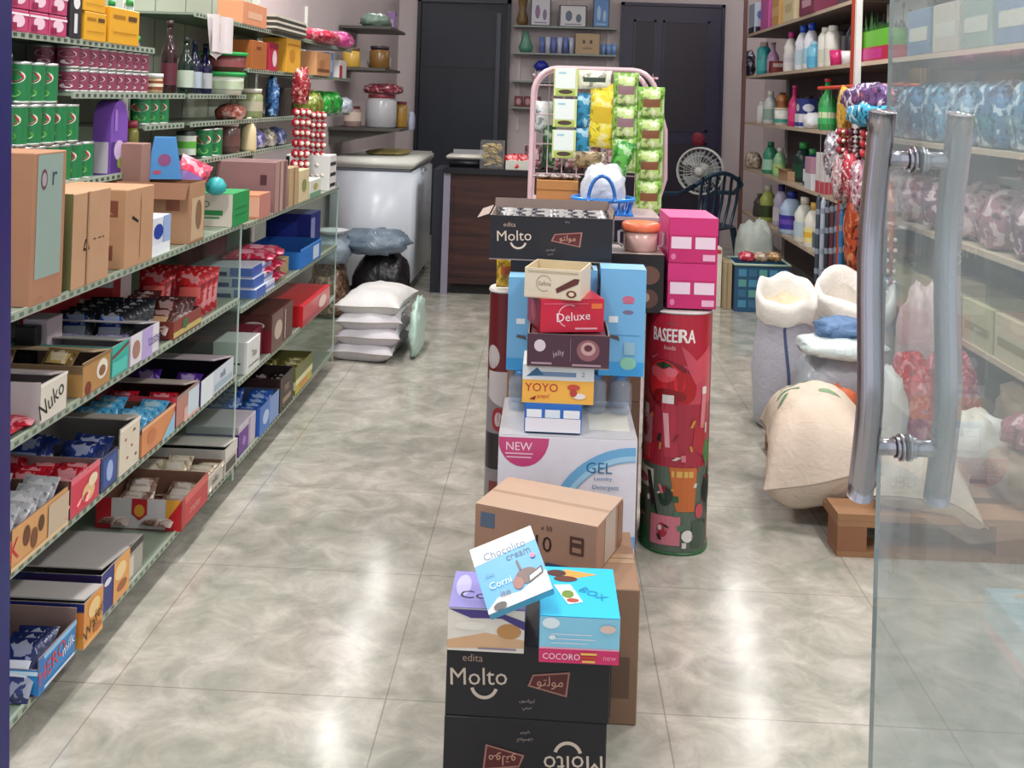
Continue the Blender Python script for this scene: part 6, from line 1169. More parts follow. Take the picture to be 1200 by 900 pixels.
blob('plastic_bag', 'pale green clear bag behind the orange-lidded tub', 'bag', (0.26, 3.46, 0.0), (0.1, 0.1, 0.1), CLEAR(), seed=80) if False else None
# ------------------------------------------------------------------ right wall shelving
XS = 1.60
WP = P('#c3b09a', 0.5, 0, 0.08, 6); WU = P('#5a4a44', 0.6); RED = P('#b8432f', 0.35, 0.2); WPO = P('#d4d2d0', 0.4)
def runit(label, y0, y1, zs, ends):
    root = thing('shelving_unit', label, 'shelves', (1.78, (y0+y1)/2, 0)); O = Vector(root.location)
    for z in zs:
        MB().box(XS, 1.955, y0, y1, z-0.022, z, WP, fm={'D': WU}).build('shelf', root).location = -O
    MB().box(1.957, 1.968, y0, y1, 0.05, 2.3, P('#5a4c4e', 0.6)).build('back_panel', root).location = -O  # dark sheet added to darken the space behind the stock
    for y, c in ends:
        for x in (XS-0.031, 1.935):
            MB().box(x, x+0.03, y-0.015, y+0.015, 0, 2.35, c if x < 1.8 else WPO).build('post', root).location = -O
    return root
runit('wooden-shelved rack of bottles along the right wall near the back', 5.67, 8.95, (0.435, 0.80, 1.175, 1.555, 1.90), ((8.93, P('#6c4a44', 0.5)), (5.69, RED)))
runit('red-posted shelving unit on the right wall behind the glass door', 2.9, 5.66, (0.435, 0.80, 1.175, 1.555, 1.90), ((5.62, WPO), (2.95, RED)))
def YR(px, z=1.0): return YL(px, z, 1.66) if False else _yr(px, z)
def _yr(px, z, X=1.66):
    lo, hi = 1.0, 14
    for _ in range(40):
        mid = (lo+hi)/2; v = Vector((X, mid, z))-Vector((0, 0, H)); q = 600+F*(v.dot(CR))/(v.dot(CF))
        if q > px: lo = mid
        else: hi = mid
    return mid
def bot(kind, px, z, h, r, c, cap, lab, label, x=1.66, group=None, y=None, lab2=None):
    yy = y if y is not None else _yr(px, z+h/2)
    nm = {'jug': 'detergent_bottle', 'wine': 'bottle', 'cup': 'cup', 'tube': 'shampoo_bottle'}[kind]
    pf = {'jug': jug_prof(r, h), 'wine': wine_prof(r, h), 'cup': [(r*0.8, 0), (r, h), (r*0.93, h), (r*0.74, 0.01)], 'tube': [(r*0.9, 0), (r, 0.01), (r, h*0.75), (r*0.7, h*0.86)]}[kind]
    cp = {'jug': [(r*0.42, h*0.84), (r*0.42, h)], 'wine': [(r*0.42, h*0.94), (r*0.42, h)], 'cup': None, 'tube': [(r*0.6, h*0.86), (r*0.55, h)]}[kind]
    return vessel(nm, label, 'bottle' if kind != 'cup' else 'cup', (x, yy, z+0.0005), pf, P(c, 0.3), cp, P(cap or '#ffffff', 0.35), ((h*0.12, h*0.45, r*1.01, lab)+((lab2,) if lab2 else ())) if lab else None, n=14, group=group)
# z = 1.555, far to near
z = 1.555
blob('plastic_bag', 'dark navy pouch hanging over the far end of the bottle shelf', 'bag', (1.64, _yr(880, 1.65), z), (0.10, 0.24, 0.22), FOIL('#262844'), seed=90)
bot('tube', 895, z, 0.26, 0.055, '#35a0a4', '#b8a49c', '#4cb4b4', 'teal bottle near the far end of the upper right shelf')
bot('wine', 906, z, 0.24, 0.045, '#a884a4', '#8a6c84', '#b89cb8', 'mauve bottle next to the teal one, upper right shelf')
sbox(1.66, _yr(912, 1.6)+0.0, z, (0.12, 0.10, 0.09), '#7c2c2c', 'dark red carton beside the mauve bottle', {'F': [('r', 0.1, 0.5, 0.9, 0.8, '#b8a8a0')]})
bot('jug', 927, z, 0.28, 0.052, '#e4e2e0', '#c03c8c', '#d8d6d8', 'white detergent bottle with pink cap, upper right shelf', lab2='#c8c4cc')
bot('jug', 941, z, 0.30, 0.055, '#dfe4ec', '#2c5cc8', '#b8d0dc', 'left white detergent bottle with bright blue cap')
bot('jug', 951, z, 0.30, 0.055, '#e4e6ee', '#2450c0', '#9cc8d8', 'right white detergent bottle with bright blue cap')
bot('tube', 958, z, 0.17, 0.045, '#6cb8d8', '#9cd0e4', '#54a4cc', 'small sky blue bottle in front of the white bottles', x=1.64)
for i, px in enumerate((966, 974)): bot('tube', px, z, 0.25, 0.05, '#dcdad2', '#e6e4de', '#c8c8bc', ['first ivory bottle left of the dark flask', 'second ivory bottle left of the dark flask'][i], x=1.67)
bot('wine', 984, z, 0.32, 0.05, '#1c2230', '#2c3444', '#2a3040', 'tall black flask on the upper right shelf', x=1.74)
bot('cup', 986, z, 0.09, 0.045, '#c8286c', None, None, 'hot pink cup in front of the black flask', x=1.635)
bot('cup', 998, z, 0.075, 0.04, '#dcd8da', None, None, 'white cup next to the red shelf post', x=1.64)
for i in range(6): bot('tube', 0, z, 0.26, 0.05, ['#8a7c94', '#5c6478', '#b8a8ac'][i % 3], '#5c5c6c', None, 'tall muted bottle in the back row of the upper right shelf', x=1.86, group='back row of the upper right shelf', y=6.1+i*0.42)
# z = 1.175
z = 1.175
bot('tube', 893, z, 0.17, 0.04, '#e2e0de', '#e8e6e4', None, 'slim white bottle at the far end of the second right shelf')
bot('jug', 903, z, 0.25, 0.055, '#c8d0cc', '#dcdcd4', '#8fa8a0', 'pale grey detergent bottle on the second right shelf')
vessel('storage_tub', 'white and teal striped tub on the second right shelf', 'tub', (1.66, _yr(917, 1.25), z+0.0005), [(0.055, 0), (0.06, 0.11)], P('#e2e4dc', 0.35), [(0.062, 0.11), (0.06, 0.125)], P('#d4c8b4', 0.35), (0.02, 0.045, 0.0595, '#3f9c8c', '#3f9c8c'))
bot('tube', 917, z+0.126, 0.11, 0.042, '#a86c3c', '#5c3c2c', '#8c5430', 'brown gold bottle standing on the striped tub')
bot('wine', 931, z, 0.28, 0.042, '#c8286c', '#d84488', '#d83c80', 'tall magenta bottle on the second right shelf')
sbox(1.66, _yr(945, 1.3), z, (0.12, 0.12, 0.09), '#dcdcE4'.lower(), 'white pack under a navy one, second right shelf', {'F': [('r', 0, 0.1, 1, 0.4, '#3c4c94')], 'L': [('r', 0, 0.1, 1, 0.4, '#3c4c94')]})
sbox(1.66, _yr(945, 1.3), z+0.091, (0.11, 0.12, 0.10), '#2c387c', 'navy and white pack on top of the white one, second right shelf', {'L': [('e', 0.5, 0.4, 0.35, 0.25, '#d8dce8')], 'F': [('e', 0.5, 0.4, 0.35, 0.25, '#d8dce8')]})
blob('towel', 'folded white cloth between the navy pack and green bottle', 'cloth', (1.65, _yr(955, 1.3), z), (0.12, 0.16, 0.10), CLOTH('#dddfe2'), seed=92)
bot('wine', 970, z, 0.31, 0.055, '#2c9a4c', '#b8303c', '#3cb060', 'tall green bottle with red cap on the second right shelf', lab2='#c8d8b0')
for i in range(6): bot('tube', 0, z, 0.22, 0.05, ['#3c3440', '#5a3c44', '#2c3458'][i % 3], '#3c3c4c', None, 'dark bottle in the back row of the second right shelf', x=1.85, group='back row of the second right shelf', y=6.1+i*0.42)
# z = .80
z = 0.80
blob('snack_bag', 'beige pouch at the far end of the third right shelf', 'bag', (1.65, _yr(884, .85), z), (0.13, 0.2, 0.13), FOIL('#b0a08c'), seed=93)
bot('jug', 903, z, 0.24, 0.06, '#3c8c6c', '#2c6c50', '#9cc8b0', 'green detergent bottle on the third right shelf')
bot('jug', 914, z, 0.21, 0.05, '#8cb88c', '#c8ccc4', '#a8c87c', 'light green detergent bottle on the third right shelf')
bot('jug', 931, z, 0.27, 0.07, '#1c3c34', '#2f9c4c', '#1c5038', 'dark green bottle with vivid green cap, third right shelf', x=1.72)
bot('jug', 945, z, 0.24, 0.06, '#2c3c84', '#3c9c5c', '#dce0ec', 'navy bottle with white label on the third right shelf', x=1.70)
r = tray('display_tray', 'torn open cardboard box on the third right shelf', 'box', (1.67, _yr(926, .84), z+0.0005), (0.12, 0.3, 0.07), CARD('#b89474'), inner='#a08060', flaps=[('L', 0.05, 70)])
sbox(1.65, _yr(958, .9), z, (0.10, 0.16, 0.20), '#b88ca0', 'mauve and white soap pack on the third right shelf', {'F': [('r', 0, 0, 1, 0.5, '#dce0e4'), ('e', 0.5, 0.3, 0.2, 0.15, '#6c8ca8')], 'L': [('r', 0, 0, 1, 0.5, '#dce0e4')]})
sbox(1.65, _yr(972, .9), z, (0.10, 0.18, 0.24), '#e2dcdc', 'white and red pack next to the mauve soap pack', {'F': [('p', [(0, 1), (0.5, 0.4), (1, 1)], '#b8b4c0'), ('r', 0, 0, 1, 0.3, '#c84c58')], 'L': [('r', 0, 0, 1, 0.3, '#c84c58')]})
for i in range(5): bot('jug', 0, z, 0.2, 0.055, ['#5c2c34', '#3c3440'][i % 2], '#8a8490', None, 'maroon bottle in the back row of the third right shelf', x=1.87, group='back row of the third right shelf', y=6.2+i*0.45)
# z = .435
z = 0.435
bot('jug', 890, z, 0.18, 0.05, '#4c4440', '#5c5c50', None, 'dark small bottle at the far end of the lowest right shelf')
bot('jug', 900, z, 0.27, 0.065, '#a8b45c', '#c8c8b4', '#3c4c2c', 'yellow green cleaner bottle on the lowest right shelf')
bot('jug', 909, z, 0.30, 0.06, '#c8c0dc', '#4c3c8c', '#e0dce8', 'lilac and white bottle on the lowest right shelf', x=1.70)
bot('jug', 926, z, 0.29, 0.085, '#b4cce8', '#23368c', '#4438a0', 'big light blue jug with navy cap and violet label', x=1.67, lab2='#6c50b8')
bot('jug', 943, z, 0.29, 0.07, '#e0e2d8', '#dcd8c8', '#b8ccd8', 'first white jug on the lowest right shelf')
bot('jug', 955, z, 0.28, 0.07, '#e6e4da', '#d8b04c', '#e8dc98', 'second white jug with yellow label on the lowest right shelf', lab2='#e0b440')
bot('jug', 966, z, 0.27, 0.07, '#d8dad4', '#c8c8c0', '#5c6c74', 'third white jug behind the hanging sticks')
# z = 1.90
z = 1.90
sbox(1.65, _yr(889, 1.95), z, (0.1, 0.26, 0.24), '#a8b4c8', 'tall grey blue pack with dark spots on the top right shelf', {'F': [('r', 0.1, 0, 0.9, 0.2, '#1c1c24'), ('e', 0.5, 0.6, 0.3, 0.15, '#4c6c9c')], 'L': [('r', 0, 0, 1, 0.2, '#1c1c24')]})
sbox(1.65, _yr(905, 1.95), z, (0.1, 0.30, 0.26), '#c85ca8', 'orchid pink box on the top right shelf', {'F': [('e', 0.5, 0.3, 0.1, 0.1, '#e89cd0')]})
sbox(1.66, _yr(918, 1.95), z, (0.12, 0.24, 0.22), '#c89c5c', 'tan box beside the pink box on the top right shelf', {'L': [('r', 0, 0.3, 1, 0.6, '#d8b884')]})
sbox(1.66, _yr(934, 1.95), z, (0.12, 0.34, 0.2), '#dcd0a8', 'pale yellow box on the top right shelf', {'L': [('r', 0.2, 0.3, 0.8, 0.6, '#c8b47c')]})
sbox(1.66, _yr(958, 1.95), z, (0.14, 0.4, 0.16), '#7c2c4c', 'plum box on the top right shelf', {'L': [('r', 0.2, 0.3, 0.8, 0.6, '#c89cac')]})
# near unit : visible stock
pt = thing('planter_set', 'lime green grass planter in a red tray on the upper right shelf', 'plant', (1.665, _yr(1032, 1.6), 1.5555))
MB().box(-0.06, 0.06, -0.30, 0.30, 0, 0.07, P('#a8203c', 0.4)).box(-0.0605, -0.0602, -0.2, 0.2, 0.01, 0.06, P('#b8287c', 0.4)).build('tray', pt)
MB().box(-0.052, 0.052, -0.27, 0.27, 0.0705, 0.155, P('#5ca82c', 0.45)).build('green_box', pt)
b = MB(); rg = random.Random(3)
for k in range(90):
    x, y = rg.uniform(-0.045, 0.045), rg.uniform(-0.26, 0.26); h = rg.uniform(0.02, 0.05)+(0.07 if abs(y-0.1) < 0.03 else 0)
    b.add([(x-0.006, y, 0.155), (x+0.006, y, 0.155), (x+rg.uniform(-0.01, 0.01), y+rg.uniform(-0.01, 0.01), 0.155+h)], [(0, 1, 2)], P('#2c5a24', 0.6))
g_ = b.build('grass', pt); g_['kind'] = 'stuff'
sbox(1.80, _yr(1032, 1.75), 1.5555, (0.03, 0.62, 0.42), '#e4e4e2', 'white board with black flower print behind the planter', {'L': [('e', 0.3, 0.8, 0.03, 0.05, '#2a2a2c'), ('e', 0.45, 0.7, 0.04, 0.04, '#2a2a2c'), ('e', 0.55, 0.85, 0.03, 0.05, '#2a2a2c'), ('e', 0.62, 0.6, 0.03, 0.04, '#3a3a3c'), ('r', 0.44, 0.3, 0.455, 0.7, '#3a3a3c'), ('e', 0.4, 0.5, 0.03, 0.03, '#2a2a2c')]})
for i in range(8):
    blob('water_pack', 'blue shrink-wrapped water pack on the middle shelf behind the glass door', 'pack', (1.74, 3.15+0.30*i, 1.1755), (0.26, 0.27, 0.26), PATT(([ '#4c7ca8', '#7ca0c0', '#5c94b8'][i % 3], '#2c4c70', '#c8dce8'), 22, 0.25), seed=100+i, pw=5, amp=0.04, group='blue water packs behind the glass door')
for i in range(8):
    blob('snack_bag', 'dusty pink bag on the shelf below the water packs', 'bag', (1.74, 3.15+0.30*i, 0.8005), (0.26, 0.28, 0.22), PATT((['#a06c7c', '#b48c94', '#7c5468'][i % 3], '#4c3040', '#d8c0c4'), 18, 0.4), seed=110+i, group='pink bags below the water packs')
for i in range(8):
    sbox(1.745, 3.15+0.30*i, 0.435, (0.27, 0.28, 0.16), ['#b8b48c', '#9c9474', '#c4bc9c'][i % 3], 'pale yellow carton on the lowest shelf behind the glass door', {'L': [('r', 0.1, 0.3, 0.9, 0.5, '#8c8458')]}, group='pale yellow cartons on the lowest shelf')
for i in range(6):
    sbox(1.70, 3.15+0.32*i, 1.5555, (0.2, 0.28, 0.20), ['#8a9c94', '#b8b0a4', '#6c84a0'][i % 3], 'muted carton on the upper shelf behind the glass door', {'L': [('r', 0.1, 0.3, 0.9, 0.6, '#c4c4b8')]}, group='muted cartons behind the glass door')
for i in range(7): blob('plastic_bag', 'grey green bag on the top shelf behind the glass door', 'bag', (1.74, 3.15+0.34*i, 1.9005), (0.25, 0.3, 0.18), FOIL(['#8c948c', '#a8a49c'][i % 2]), seed=120+i, group='grey bags on the top shelf')
# red rail from which bundles hang
hr = thing('hanging_rail', 'red rail in front of the right shelves for hanging packets', 'rail', (1.50, 5.15, 1.42)); 
MB().tube([(0, -0.55, 0), (0, 0.92, 0)], 0.010, RED).build('bar', hr)
for y in (-0.5, 0.88): MB().tube([(0, y, 0), (0.075, y, 0.0)], 0.007, RED).build('arm', hr)
MB().tube([(0, 0.42, -0.01), (0, 0.42, -1.41)], 0.012, RED).build('stand', hr)
def hg(cls, label, cat, p, size, mt, seed=0, X=1.47, **k):
    c = at(p[0], p[1], X=X); return blob(cls, label, cat, (c.x, c.y, c.z-size[2]), size, mt, seed=seed, flat=False, **k)
hg('blanket', 'folded purple and turquoise patterned cover over the red rail', 'cover', (1018, 104), (0.10, 0.75, 0.12), PATT(('#6c4c84', '#2c2a4c', '#e0d8dc', '#c8607c'), 14, 0.5), 130, amp=0.16)
hg('blanket', 'turquoise and white cover slung below the purple one', 'cover', (1018, 124), (0.09, 0.62, 0.10), PATT(('#3ca8cc', '#26284c', '#e4e8ec'), 16, 0.5), 131, X=1.45, amp=0.16)
hg('snack_bag', 'yellow teardrop packet hanging at the left of the red rail', 'bag', (990, 110), (0.06, 0.14, 0.22), FOIL('#d8a83c'), 132)
for i, (px, py) in enumerate(((992, 150), (1006, 150), (1020, 152))):
    c = at(px, py, X=1.46); candy((c.x, c.y, c.z), 3, ['left red and white chequered sachet string under the covers', 'middle red and white chequered sachet string under the covers', 'right red and white chequered sachet string by the handle'][i], w=0.06, c=['#9c2430', '#5c2430', '#b83038'][i])
for i, (px, py, c_) in enumerate(((976, 165, '#9ca0ac'), (985, 190, '#c8a8ac'), (998, 185, '#c84050'), (1008, 200, '#b88c9c'))):
    hg('sweets_bag', ['grey clear sweets bag hanging left below the covers', 'pale pink sweets bag hanging below the grey one', 'red sweets bag hanging in the middle', 'dusty pink sweets bag by the door handle'][i], 'bag', (px, py), (0.07, 0.16, 0.20), PATT((c_, '#7c2434', '#efe6e4'), 45), 140+i, X=1.46-0.01*i, amp=0.2)
for i, (px, py, c_, l_) in enumerate(((1003, 240, '#b84c2c', 0.34), (1036, 235, '#b8582c', 0.36))):
    hg('plastic_bag', ['rust orange bag hanging low left of the door handle', 'rust orange bag hanging low right of the door handle'][i], 'bag', (px, py), (0.08, 0.20, l_), PATT((c_, '#5c2418', '#d8905c'), 20), 150+i, X=1.46, amp=0.2)
for i in range(7):
    c = at(960+5.5*i, 228+3*i, X=1.50-0.01*(i % 2)); b = MB(); Lh = 0.50-0.02*i
    b.lathe([(0.012, -Lh), (0.016, -Lh+0.02), (0.016, -0.03), (0.004, 0)], P(['#3c4454', '#a8b0bc', '#2c3040', '#5c2c34', '#3c5068', '#2c7cb8', '#28303c'][i], 0.4), n=8)
    b.tube([(0, 0, 0), (1.50-c.x, 0, 1.412-c.z)], 0.0015, P('#8a8a90', 0.5), 4)
    for k in range(4): b.lathe([(0.0165, -Lh+0.06+k*0.11), (0.0165, -Lh+0.09+k*0.11)], P('#8c94a4', 0.4), n=8, cap=False)
    tag(b.build('incense_tube', None, tuple(c)), ['leftmost dark slim tube hanging below the red bags', 'silver slim tube hanging second from the left', 'black slim tube hanging third from the left', 'maroon slim tube in the middle of the hanging tubes', 'steel blue slim tube in the hanging row', 'bright blue slim tube in the hanging row', 'charcoal slim tube nearest the door handle'][i], 'tube')
c = at(1036, 275, X=1.44); candy(tuple(c), 6, 'red and cream candy string seen between handle and glass', w=0.06, c='#7c1c28')
# crates and bags on the floor by the right shelves
cr = thing('crate', 'blue plastic crate on the floor under the right shelves', 'crate', (1.36, 6.95, 0.0005))
b = MB(); CBm = P('#2c5474', 0.4)
b.box(-0.17, 0.17, -0.15, 0.15, 0, 0.008, CBm)
for x0, x1, y0, y1 in ((-0.17, 0.17, -0.15, -0.142), (-0.17, 0.17, 0.142, 0.15), (-0.17, -0.162, -0.142, 0.142), (0.162, 0.17, -0.142, 0.142)): b.box(x0, x1, y0, y1, 0.008, 0.30, CBm)
for k in range(5):
    for j in range(4): b.box(-0.15+0.065*k, -0.10+0.065*k, -0.1508, -0.1501, 0.03+0.065*j, 0.075+0.065*j, P(['#4c8cac', '#3c6c8c', '#5c9c94'][(k+j) % 3], 0.4))
b.build('body', cr); b = MB()
b.tube([(-0.175, -0.155, 0.30), (0.175, -0.155, 0.30), (0.175, 0.155, 0.30), (-0.175, 0.155, 0.30)], 0.009, P('#a8bca8', 0.4), 6, closed=True); b.build('rim', cr)
for i, (dx, dy, c_, l_) in enumerate(((-0.09, -0.07, '#c82c48', 'crimson packet lying on the left of the blue crate'), (0.0, -0.06, '#b89c84', 'beige packet in the middle of the blue crate'), (0.09, -0.04, '#a87c4c', 'tan packet at the right of the blue crate'))):
    blob('snack_bag', l_, 'bag', (1.36+dx, 6.95+dy, 0.312), (0.10, 0.12, 0.06), FOIL(c_), seed=160+i)
for k in range(3): pass
carton('cardboard_carton', 'beige corrugated carton left of the blue crate', 'box', (1.155, 6.98, 0.0005), (0.05, 0.24, 0.30), CARD('#a89474'), {'F': [('r', 0.3, 0, 0.5, 1, '#8c7a5c')]})
sbox(1.10, 7.0, 0.0, (0.05, 0.12, 0.38), '#dcd8cc', 'narrow white board leaning left of the corrugated carton', {'F': [('r', 0.1, 0.9, 0.9, 0.97, '#b83c44')]})
blob('plastic_bag', 'pale grey green sack standing behind the blue crate', 'bag', (1.42, 7.4, 0.001), (0.26, 0.24, 0.52), P('#b4bcb4', 0.5, 0, 0.06, 20, 0.4, wrinkle=True), seed=165)
bd = thing('bucket', 'dark red lidded bucket under the right shelves', 'bucket', (1.68, 6.35, 0.0005))
MB().lathe([(0.09, 0), (0.11, 0.22)], P('#3c2428', 0.4), n=20).build('body', bd); MB().lathe([(0.113, 0.2205), (0.115, 0.24), (0.07, 0.30), (0.02, 0.31)], P('#b01c30', 0.35), n=20).build('lid', bd)
# pallet
pal = thing('wooden_pallet', 'wooden pallet on the floor carrying the sacks', 'pallet', (1.36, 3.62, 0), 0.02)
PWm = P('#97704f', 0.7, 0, 0.18, 9, 0.1)
for i in range(6):
    y = -0.46+0.175*i; MB().box(-0.50, 0.55, y, y+0.125, 0.105, 0.125, PWm).build('deck_board', pal)
for y in (-0.46, -0.04, 0.40): MB().box(-0.50, 0.55, y, y+0.10, 0.0, 0.017, PWm).build('bottom_board', pal)
for x in (-0.50, -0.04, 0.43):
    for y in (-0.46, -0.04, 0.40): MB().box(x, x+0.085, y, y+0.10, 0.0175, 0.0875, P('#8c5f42', 0.7, 0, 0.18, 9, 0.1)).build('block', pal)
for x in (-0.50, -0.04, 0.43): MB().box(x, x+0.12, -0.46, 0.515, 0.088, 0.1045, PWm).build('stringer_board', pal)
from mathutils import noise as _nz
def open_sack(label, x, y, r, h, col, seed, stripe=None, inner='#cdbda0', z0=0.0):
    root = thing('open_sack', label, 'sack', (x, y, z0+0.001))
    prof = [(0.80, 0.0), (0.98, 0.03), (1.05, 0.2), (1.08, 0.42), (1.02, 0.62), (0.93, 0.76), (0.98, 0.80), (1.02, 0.86), (1.03, 0.93), (0.97, 1.0), (0.88, 0.985), (0.80, 0.93), (0.74, 0.86)]
    n = 40
    def pt(pr, a, o=0.0):
        R_, zz = pr; q = Vector((math.cos(a), math.sin(a), zz*2)); k = 1+0.07*_nz.noise(q*2.2+Vector((seed, 0, 0)))+0.03*_nz.noise(q*6+Vector((0, seed, 0)))
        dz = 0.06*h*_nz.noise(Vector((math.cos(a)*1.4, math.sin(a)*1.4, seed))) if zz > 0.7 else 0
        if zz > 0.7: dz += 0.09*h*math.sin(a)*min(1, (zz-0.7)*6)
        return Vector(((R_*r*k+o)*math.cos(a), (R_*r*k+o)*math.sin(a), zz*h+dz))
    b = MB(); nb = 6
    def band(mb, i0, i1, mt):
        vs_ = [pt(prof[i], 2*math.pi*k/n) for i in range(i0, i1+1) for k in range(n)]
        fs = [(j*n+k, j*n+(k+1) % n, (j+1)*n+(k+1) % n, (j+1)*n+k) for j in range(i1-i0) for k in range(n)]
        mb.add(vs_, fs, mt, smooth=True)
    CS = P(col, 0.6, 0, 0.05, 30, 0.35, wrinkle=True)
    band(b, 0, nb, CS); b.add([pt(prof[0], 2*math.pi*k/n) for k in range(n)], [tuple(reversed(range(n)))], CS)
    if stripe:
        for aa in stripe[1]:
            vs_ = []; 
            for i in range(nb+1):
                for w in (-0.045, 0.045): vs_.append(pt(prof[i], math.radians(aa)+w+0.12*math.sin(i*0.9), 0.0025))
            b.add(vs_, [(2*i, 2*i+1, 2*i+3, 2*i+2) for i in range(nb)], P(stripe[0], 0.5), smooth=True)
    b.build('body', root)
    b = MB(); band(b, nb, len(prof)-1, P('#e4e0d8', 0.6, 0, 0.04, 30, 0.35, wrinkle=True)); b.build('rolled_rim', root)
    b = MB(); last = prof[-1]; vs_ = [pt(last, 2*math.pi*k/n) for k in range(n)]+[Vector((0, 0, last[1]*h-0.02))]
    b.add(vs_, [(k, (k+1) % n, n) for k in range(n)], P(inner, 0.8, 0, 0.12, 60, 0.2), smooth=True); b.build('grain_fill', root)
    return root
open_sack('tall open woven sack with blue stripe and rolled white rim', 0.985, 4.42, 0.122, 0.56, '#b9bac6', 3, ('#4c5c84', (262,)))
open_sack('second open white sack, right of the blue-striped one', 1.32, 4.62, 0.165, 0.55, '#d2cfd0', 9, None, '#b8b0a4')
SK = P('#d0c0ae', 0.65, 0, 0.06, 25, 0.35, wrinkle=True)
o = pillow('sack', 'cream sack with green print lying at the pallet corner', 'sack', (0.905, 3.53, 0.118), (0.33, 0.46, 0.26), SK, seed=171, droop=0.13, low=0.38, ear=0.07, rot=(math.radians(4), math.radians(-7), math.radians(-10)))
def on_blob(o, items):
    """print patches laid on the bag surface by casting down on its own mesh"""
    me = o.data; 
    for cx, cy, rx, ry, c, ang in items:
        n = 14; vs_ = []; ok = True
        for j in (0.0, 0.5, 1.0):
            for i in range(n):
                a = 2*math.pi*i/n; x, y = rx*j*math.cos(a), ry*j*math.sin(a)
                X, Y = cx+x*math.cos(ang)-y*math.sin(ang), cy+x*math.sin(ang)+y*math.cos(ang)
                hit, loc, nrm, _ = o.ray_cast(Vector((X, Y, 1.0)), Vector((0, 0, -1)))
                if not hit: ok = False; break
                vs_.append(loc+nrm*0.0015)
        if not ok: continue
        b0 = len(me.vertices); mt = P(c, 0.6)
        bm = bmesh.new(); bm.from_mesh(me)
        if mt.name not in [m.name for m in me.materials]: me.materials.append(mt)
        mi = [m.name for m in me.materials].index(mt.name)
        V = [bm.verts.new(v) for v in vs_]
        for j in range(2):
            for i in range(n):
                try:
                    f = bm.faces.new((V[j*n+i], V[j*n+(i+1) % n], V[(j+1)*n+(i+1) % n], V[(j+1)*n+i])); f.material_index = mi; f.smooth = True
                except Exception: pass
        bm.to_mesh(me); bm.free()
bpy.context.view_layer.update()
on_blob(o, [(-0.07, 0.04, 0.045, 0.009, '#5f8a68', 0.5), (-0.04, 0.11, 0.06, 0.010, '#6a9474', 0.4), (0.06, 0.03, 0.035, 0.022, '#7c9c78', -0.3), (-0.09, -0.02, 0.03, 0.008, '#5f8a68', 0.9)])

o = pillow('sack', 'second cream sack at the front edge of the pallet, partly behind the steel handle', 'sack', (1.16, 3.30, 0.127), (0.30, 0.28, 0.15), P('#cdbba8', 0.65, 0, 0.06, 25, 0.4, wrinkle=True), seed=175, droop=0.2, ear=0.12, rz=1.35, amp=0.08)
o = blob('plastic_sack', 'grey translucent plastic sack behind the cream sacks', 'bag', (1.10, 3.98, 0.127), (0.34, 0.26, 0.30), P('#a9b0b8', 0.3, 0, 0.10, 14, 0.6, wrinkle=True), seed=180, amp=0.10)
blob('plastic_bag', 'pale mint folded plastic bag on the grey sack', 'bag', (1.08, 3.93, 0.41), (0.32, 0.24, 0.07), P('#cfdcda', 0.3, 0, 0.05, 14, 0.6, wrinkle=True), seed=181, amp=0.10)
blob('cloth', 'denim blue cloth bundle on top of the plastic bag', 'cloth', (1.09, 3.96, 0.465), (0.20, 0.16, 0.075), P('#5c7ca4', 0.6, 0, 0.3, 30, 0.5, wrinkle=True), seed=182, amp=0.14)
blob('mesh_bag', 'orange net bag between the cream sack and white bag', 'bag', (1.03, 3.80, 0.127), (0.16, 0.14, 0.20), P('#c86a44', 0.6, 0, 0.15, 50, 0.5, wrinkle=True), seed=183)
blob('plastic_bag', 'white rounded bag just left of the steel handle', 'bag', (1.15, 3.66, 0.127), (0.15, 0.18, 0.31), P('#e2dfda', 0.45, 0, 0.04, 20, 0.3, wrinkle=True), seed=184)
blob('plastic_bag', 'bright red bag standing between handle and glass edge', 'bag', (1.27, 3.75, 0.127), (0.14, 0.22, 0.34), FOIL('#c81c24'), seed=185)
blob('plastic_bag', 'crimson bag behind the glass next to the red bag', 'bag', (1.43, 3.82, 0.127), (0.18, 0.22, 0.33), FOIL('#b83450'), seed=186)
blob('plastic_bag', 'white bag in front of the crimson bag, behind the glass', 'bag', (1.42, 3.55, 0.127), (0.2, 0.2, 0.2), P('#d8d4cc', 0.45, 0, 0.04, 20, 0.4, wrinkle=True), seed=187)
blob('plastic_bag', 'large pale pink bag slumped over the right sacks', 'bag', (1.50, 4.28, 0.001), (0.20, 0.3, 0.62), P('#cdb4b4', 0.4, 0, 0.06, 14, 0.6, wrinkle=True), seed=188)
blob('sack', 'brown sack on the pallet seen through the glass door', 'sack', (1.55, 3.33, 0.126), (0.34, 0.28, 0.17), P('#9c8470', 0.6, 0, 0.08, 20, 0.4, wrinkle=True), seed=189)
blob('plastic_bag', 'dull pink bag on the brown sack behind the glass', 'bag', (1.50, 3.32, 0.288), (0.18, 0.16, 0.10), FOIL('#a86c78'), seed=190)
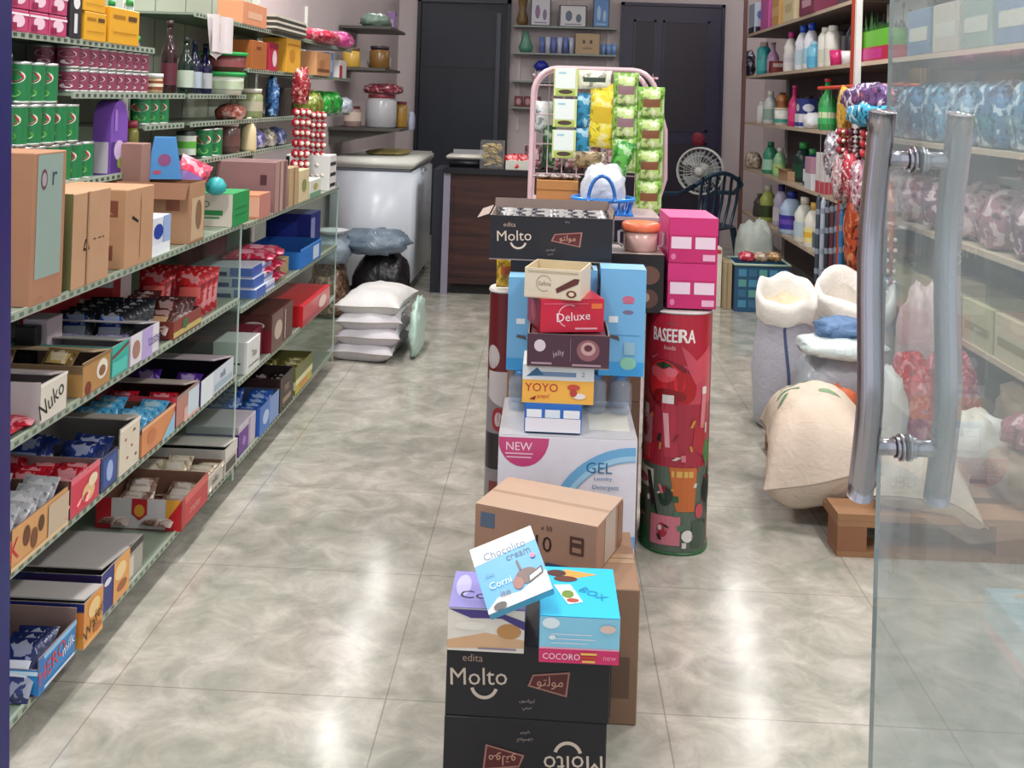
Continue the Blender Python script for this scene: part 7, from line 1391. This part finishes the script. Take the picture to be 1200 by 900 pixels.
blob('sack', 'tan sack at the back of the pallet seen through the glass', 'sack', (1.72, 3.75, 0.126), (0.24, 0.4, 0.26), P('#a8947c', 0.6, 0, 0.08, 20, 0.4, wrinkle=True), seed=191)
# ------------------------------------------------------------------ glass entrance door with steel handles
GX = 0.522
gd = MB(); gd.box(GX-0.003, GX+0.003, 0.83, 1.672, 0.01, 2.45, GLASS((0.72, 0.80, 0.79), 0.30, 'door_glass', 1.65, (0.50, 0.57, 0.58)))
door = struct(gd.build('door_3'))
MB().box(GX-0.003, GX+0.003, 1.6722, 1.6745, 0.01, 2.45, P('#7c9090', 0.15)).build('glass_edge', door)
b = MB(); b.box(GX-0.02, GX+0.02, 0.82, 0.99, 0.005, 0.06, STEEL()); b.build('patch_fitting', door)
b = MB(); b.box(GX-0.02, GX+0.02, 0.82, 0.99, 2.40, 2.455, STEEL()); b.build('patch_fitting', door)
ST = P('#b9b4bc', 0.22, 1.0, 0.04, 60)
HP = [(1.305, -0.026), (1.27, -0.019), (1.237, -0.010), (1.19, 0.002), (1.14, 0.010), (1.09, 0.013), (1.03, 0.009), (0.97, 0.001), (0.92, -0.005), (0.88, -0.004), (0.84, 0.004), (0.80, 0.014), (0.765, 0.023), (0.741, 0.030)]
for X_, side in ((0.467, -1), (0.577, 1)):
    b = MB(); b.tube([(X_, 1.55+dy, z_) for z_, dy in HP], 0.0185, ST, 24); h_ = b.build('pull_handle', door)
    for z_, dy in ((1.237, -0.010), (0.821, 0.009)):
        b = MB(); xa, xb = (X_, GX-0.0035) if side < 0 else (GX+0.0035, X_)
        b.tube([(xa, 1.55+dy, z_), (xb, 1.55+dy, z_)], 0.012, ST, 16)
        fx_ = GX-0.0035 if side < 0 else GX+0.0035
        b.tube([(fx_, 1.55+dy, z_), (fx_+side*0.005, 1.55+dy, z_)], 0.019, ST, 20); b.tube([(fx_+side*0.005, 1.55+dy, z_), (fx_+side*0.012, 1.55+dy, z_)], 0.015, ST, 20)
        b.build('standoff', h_)
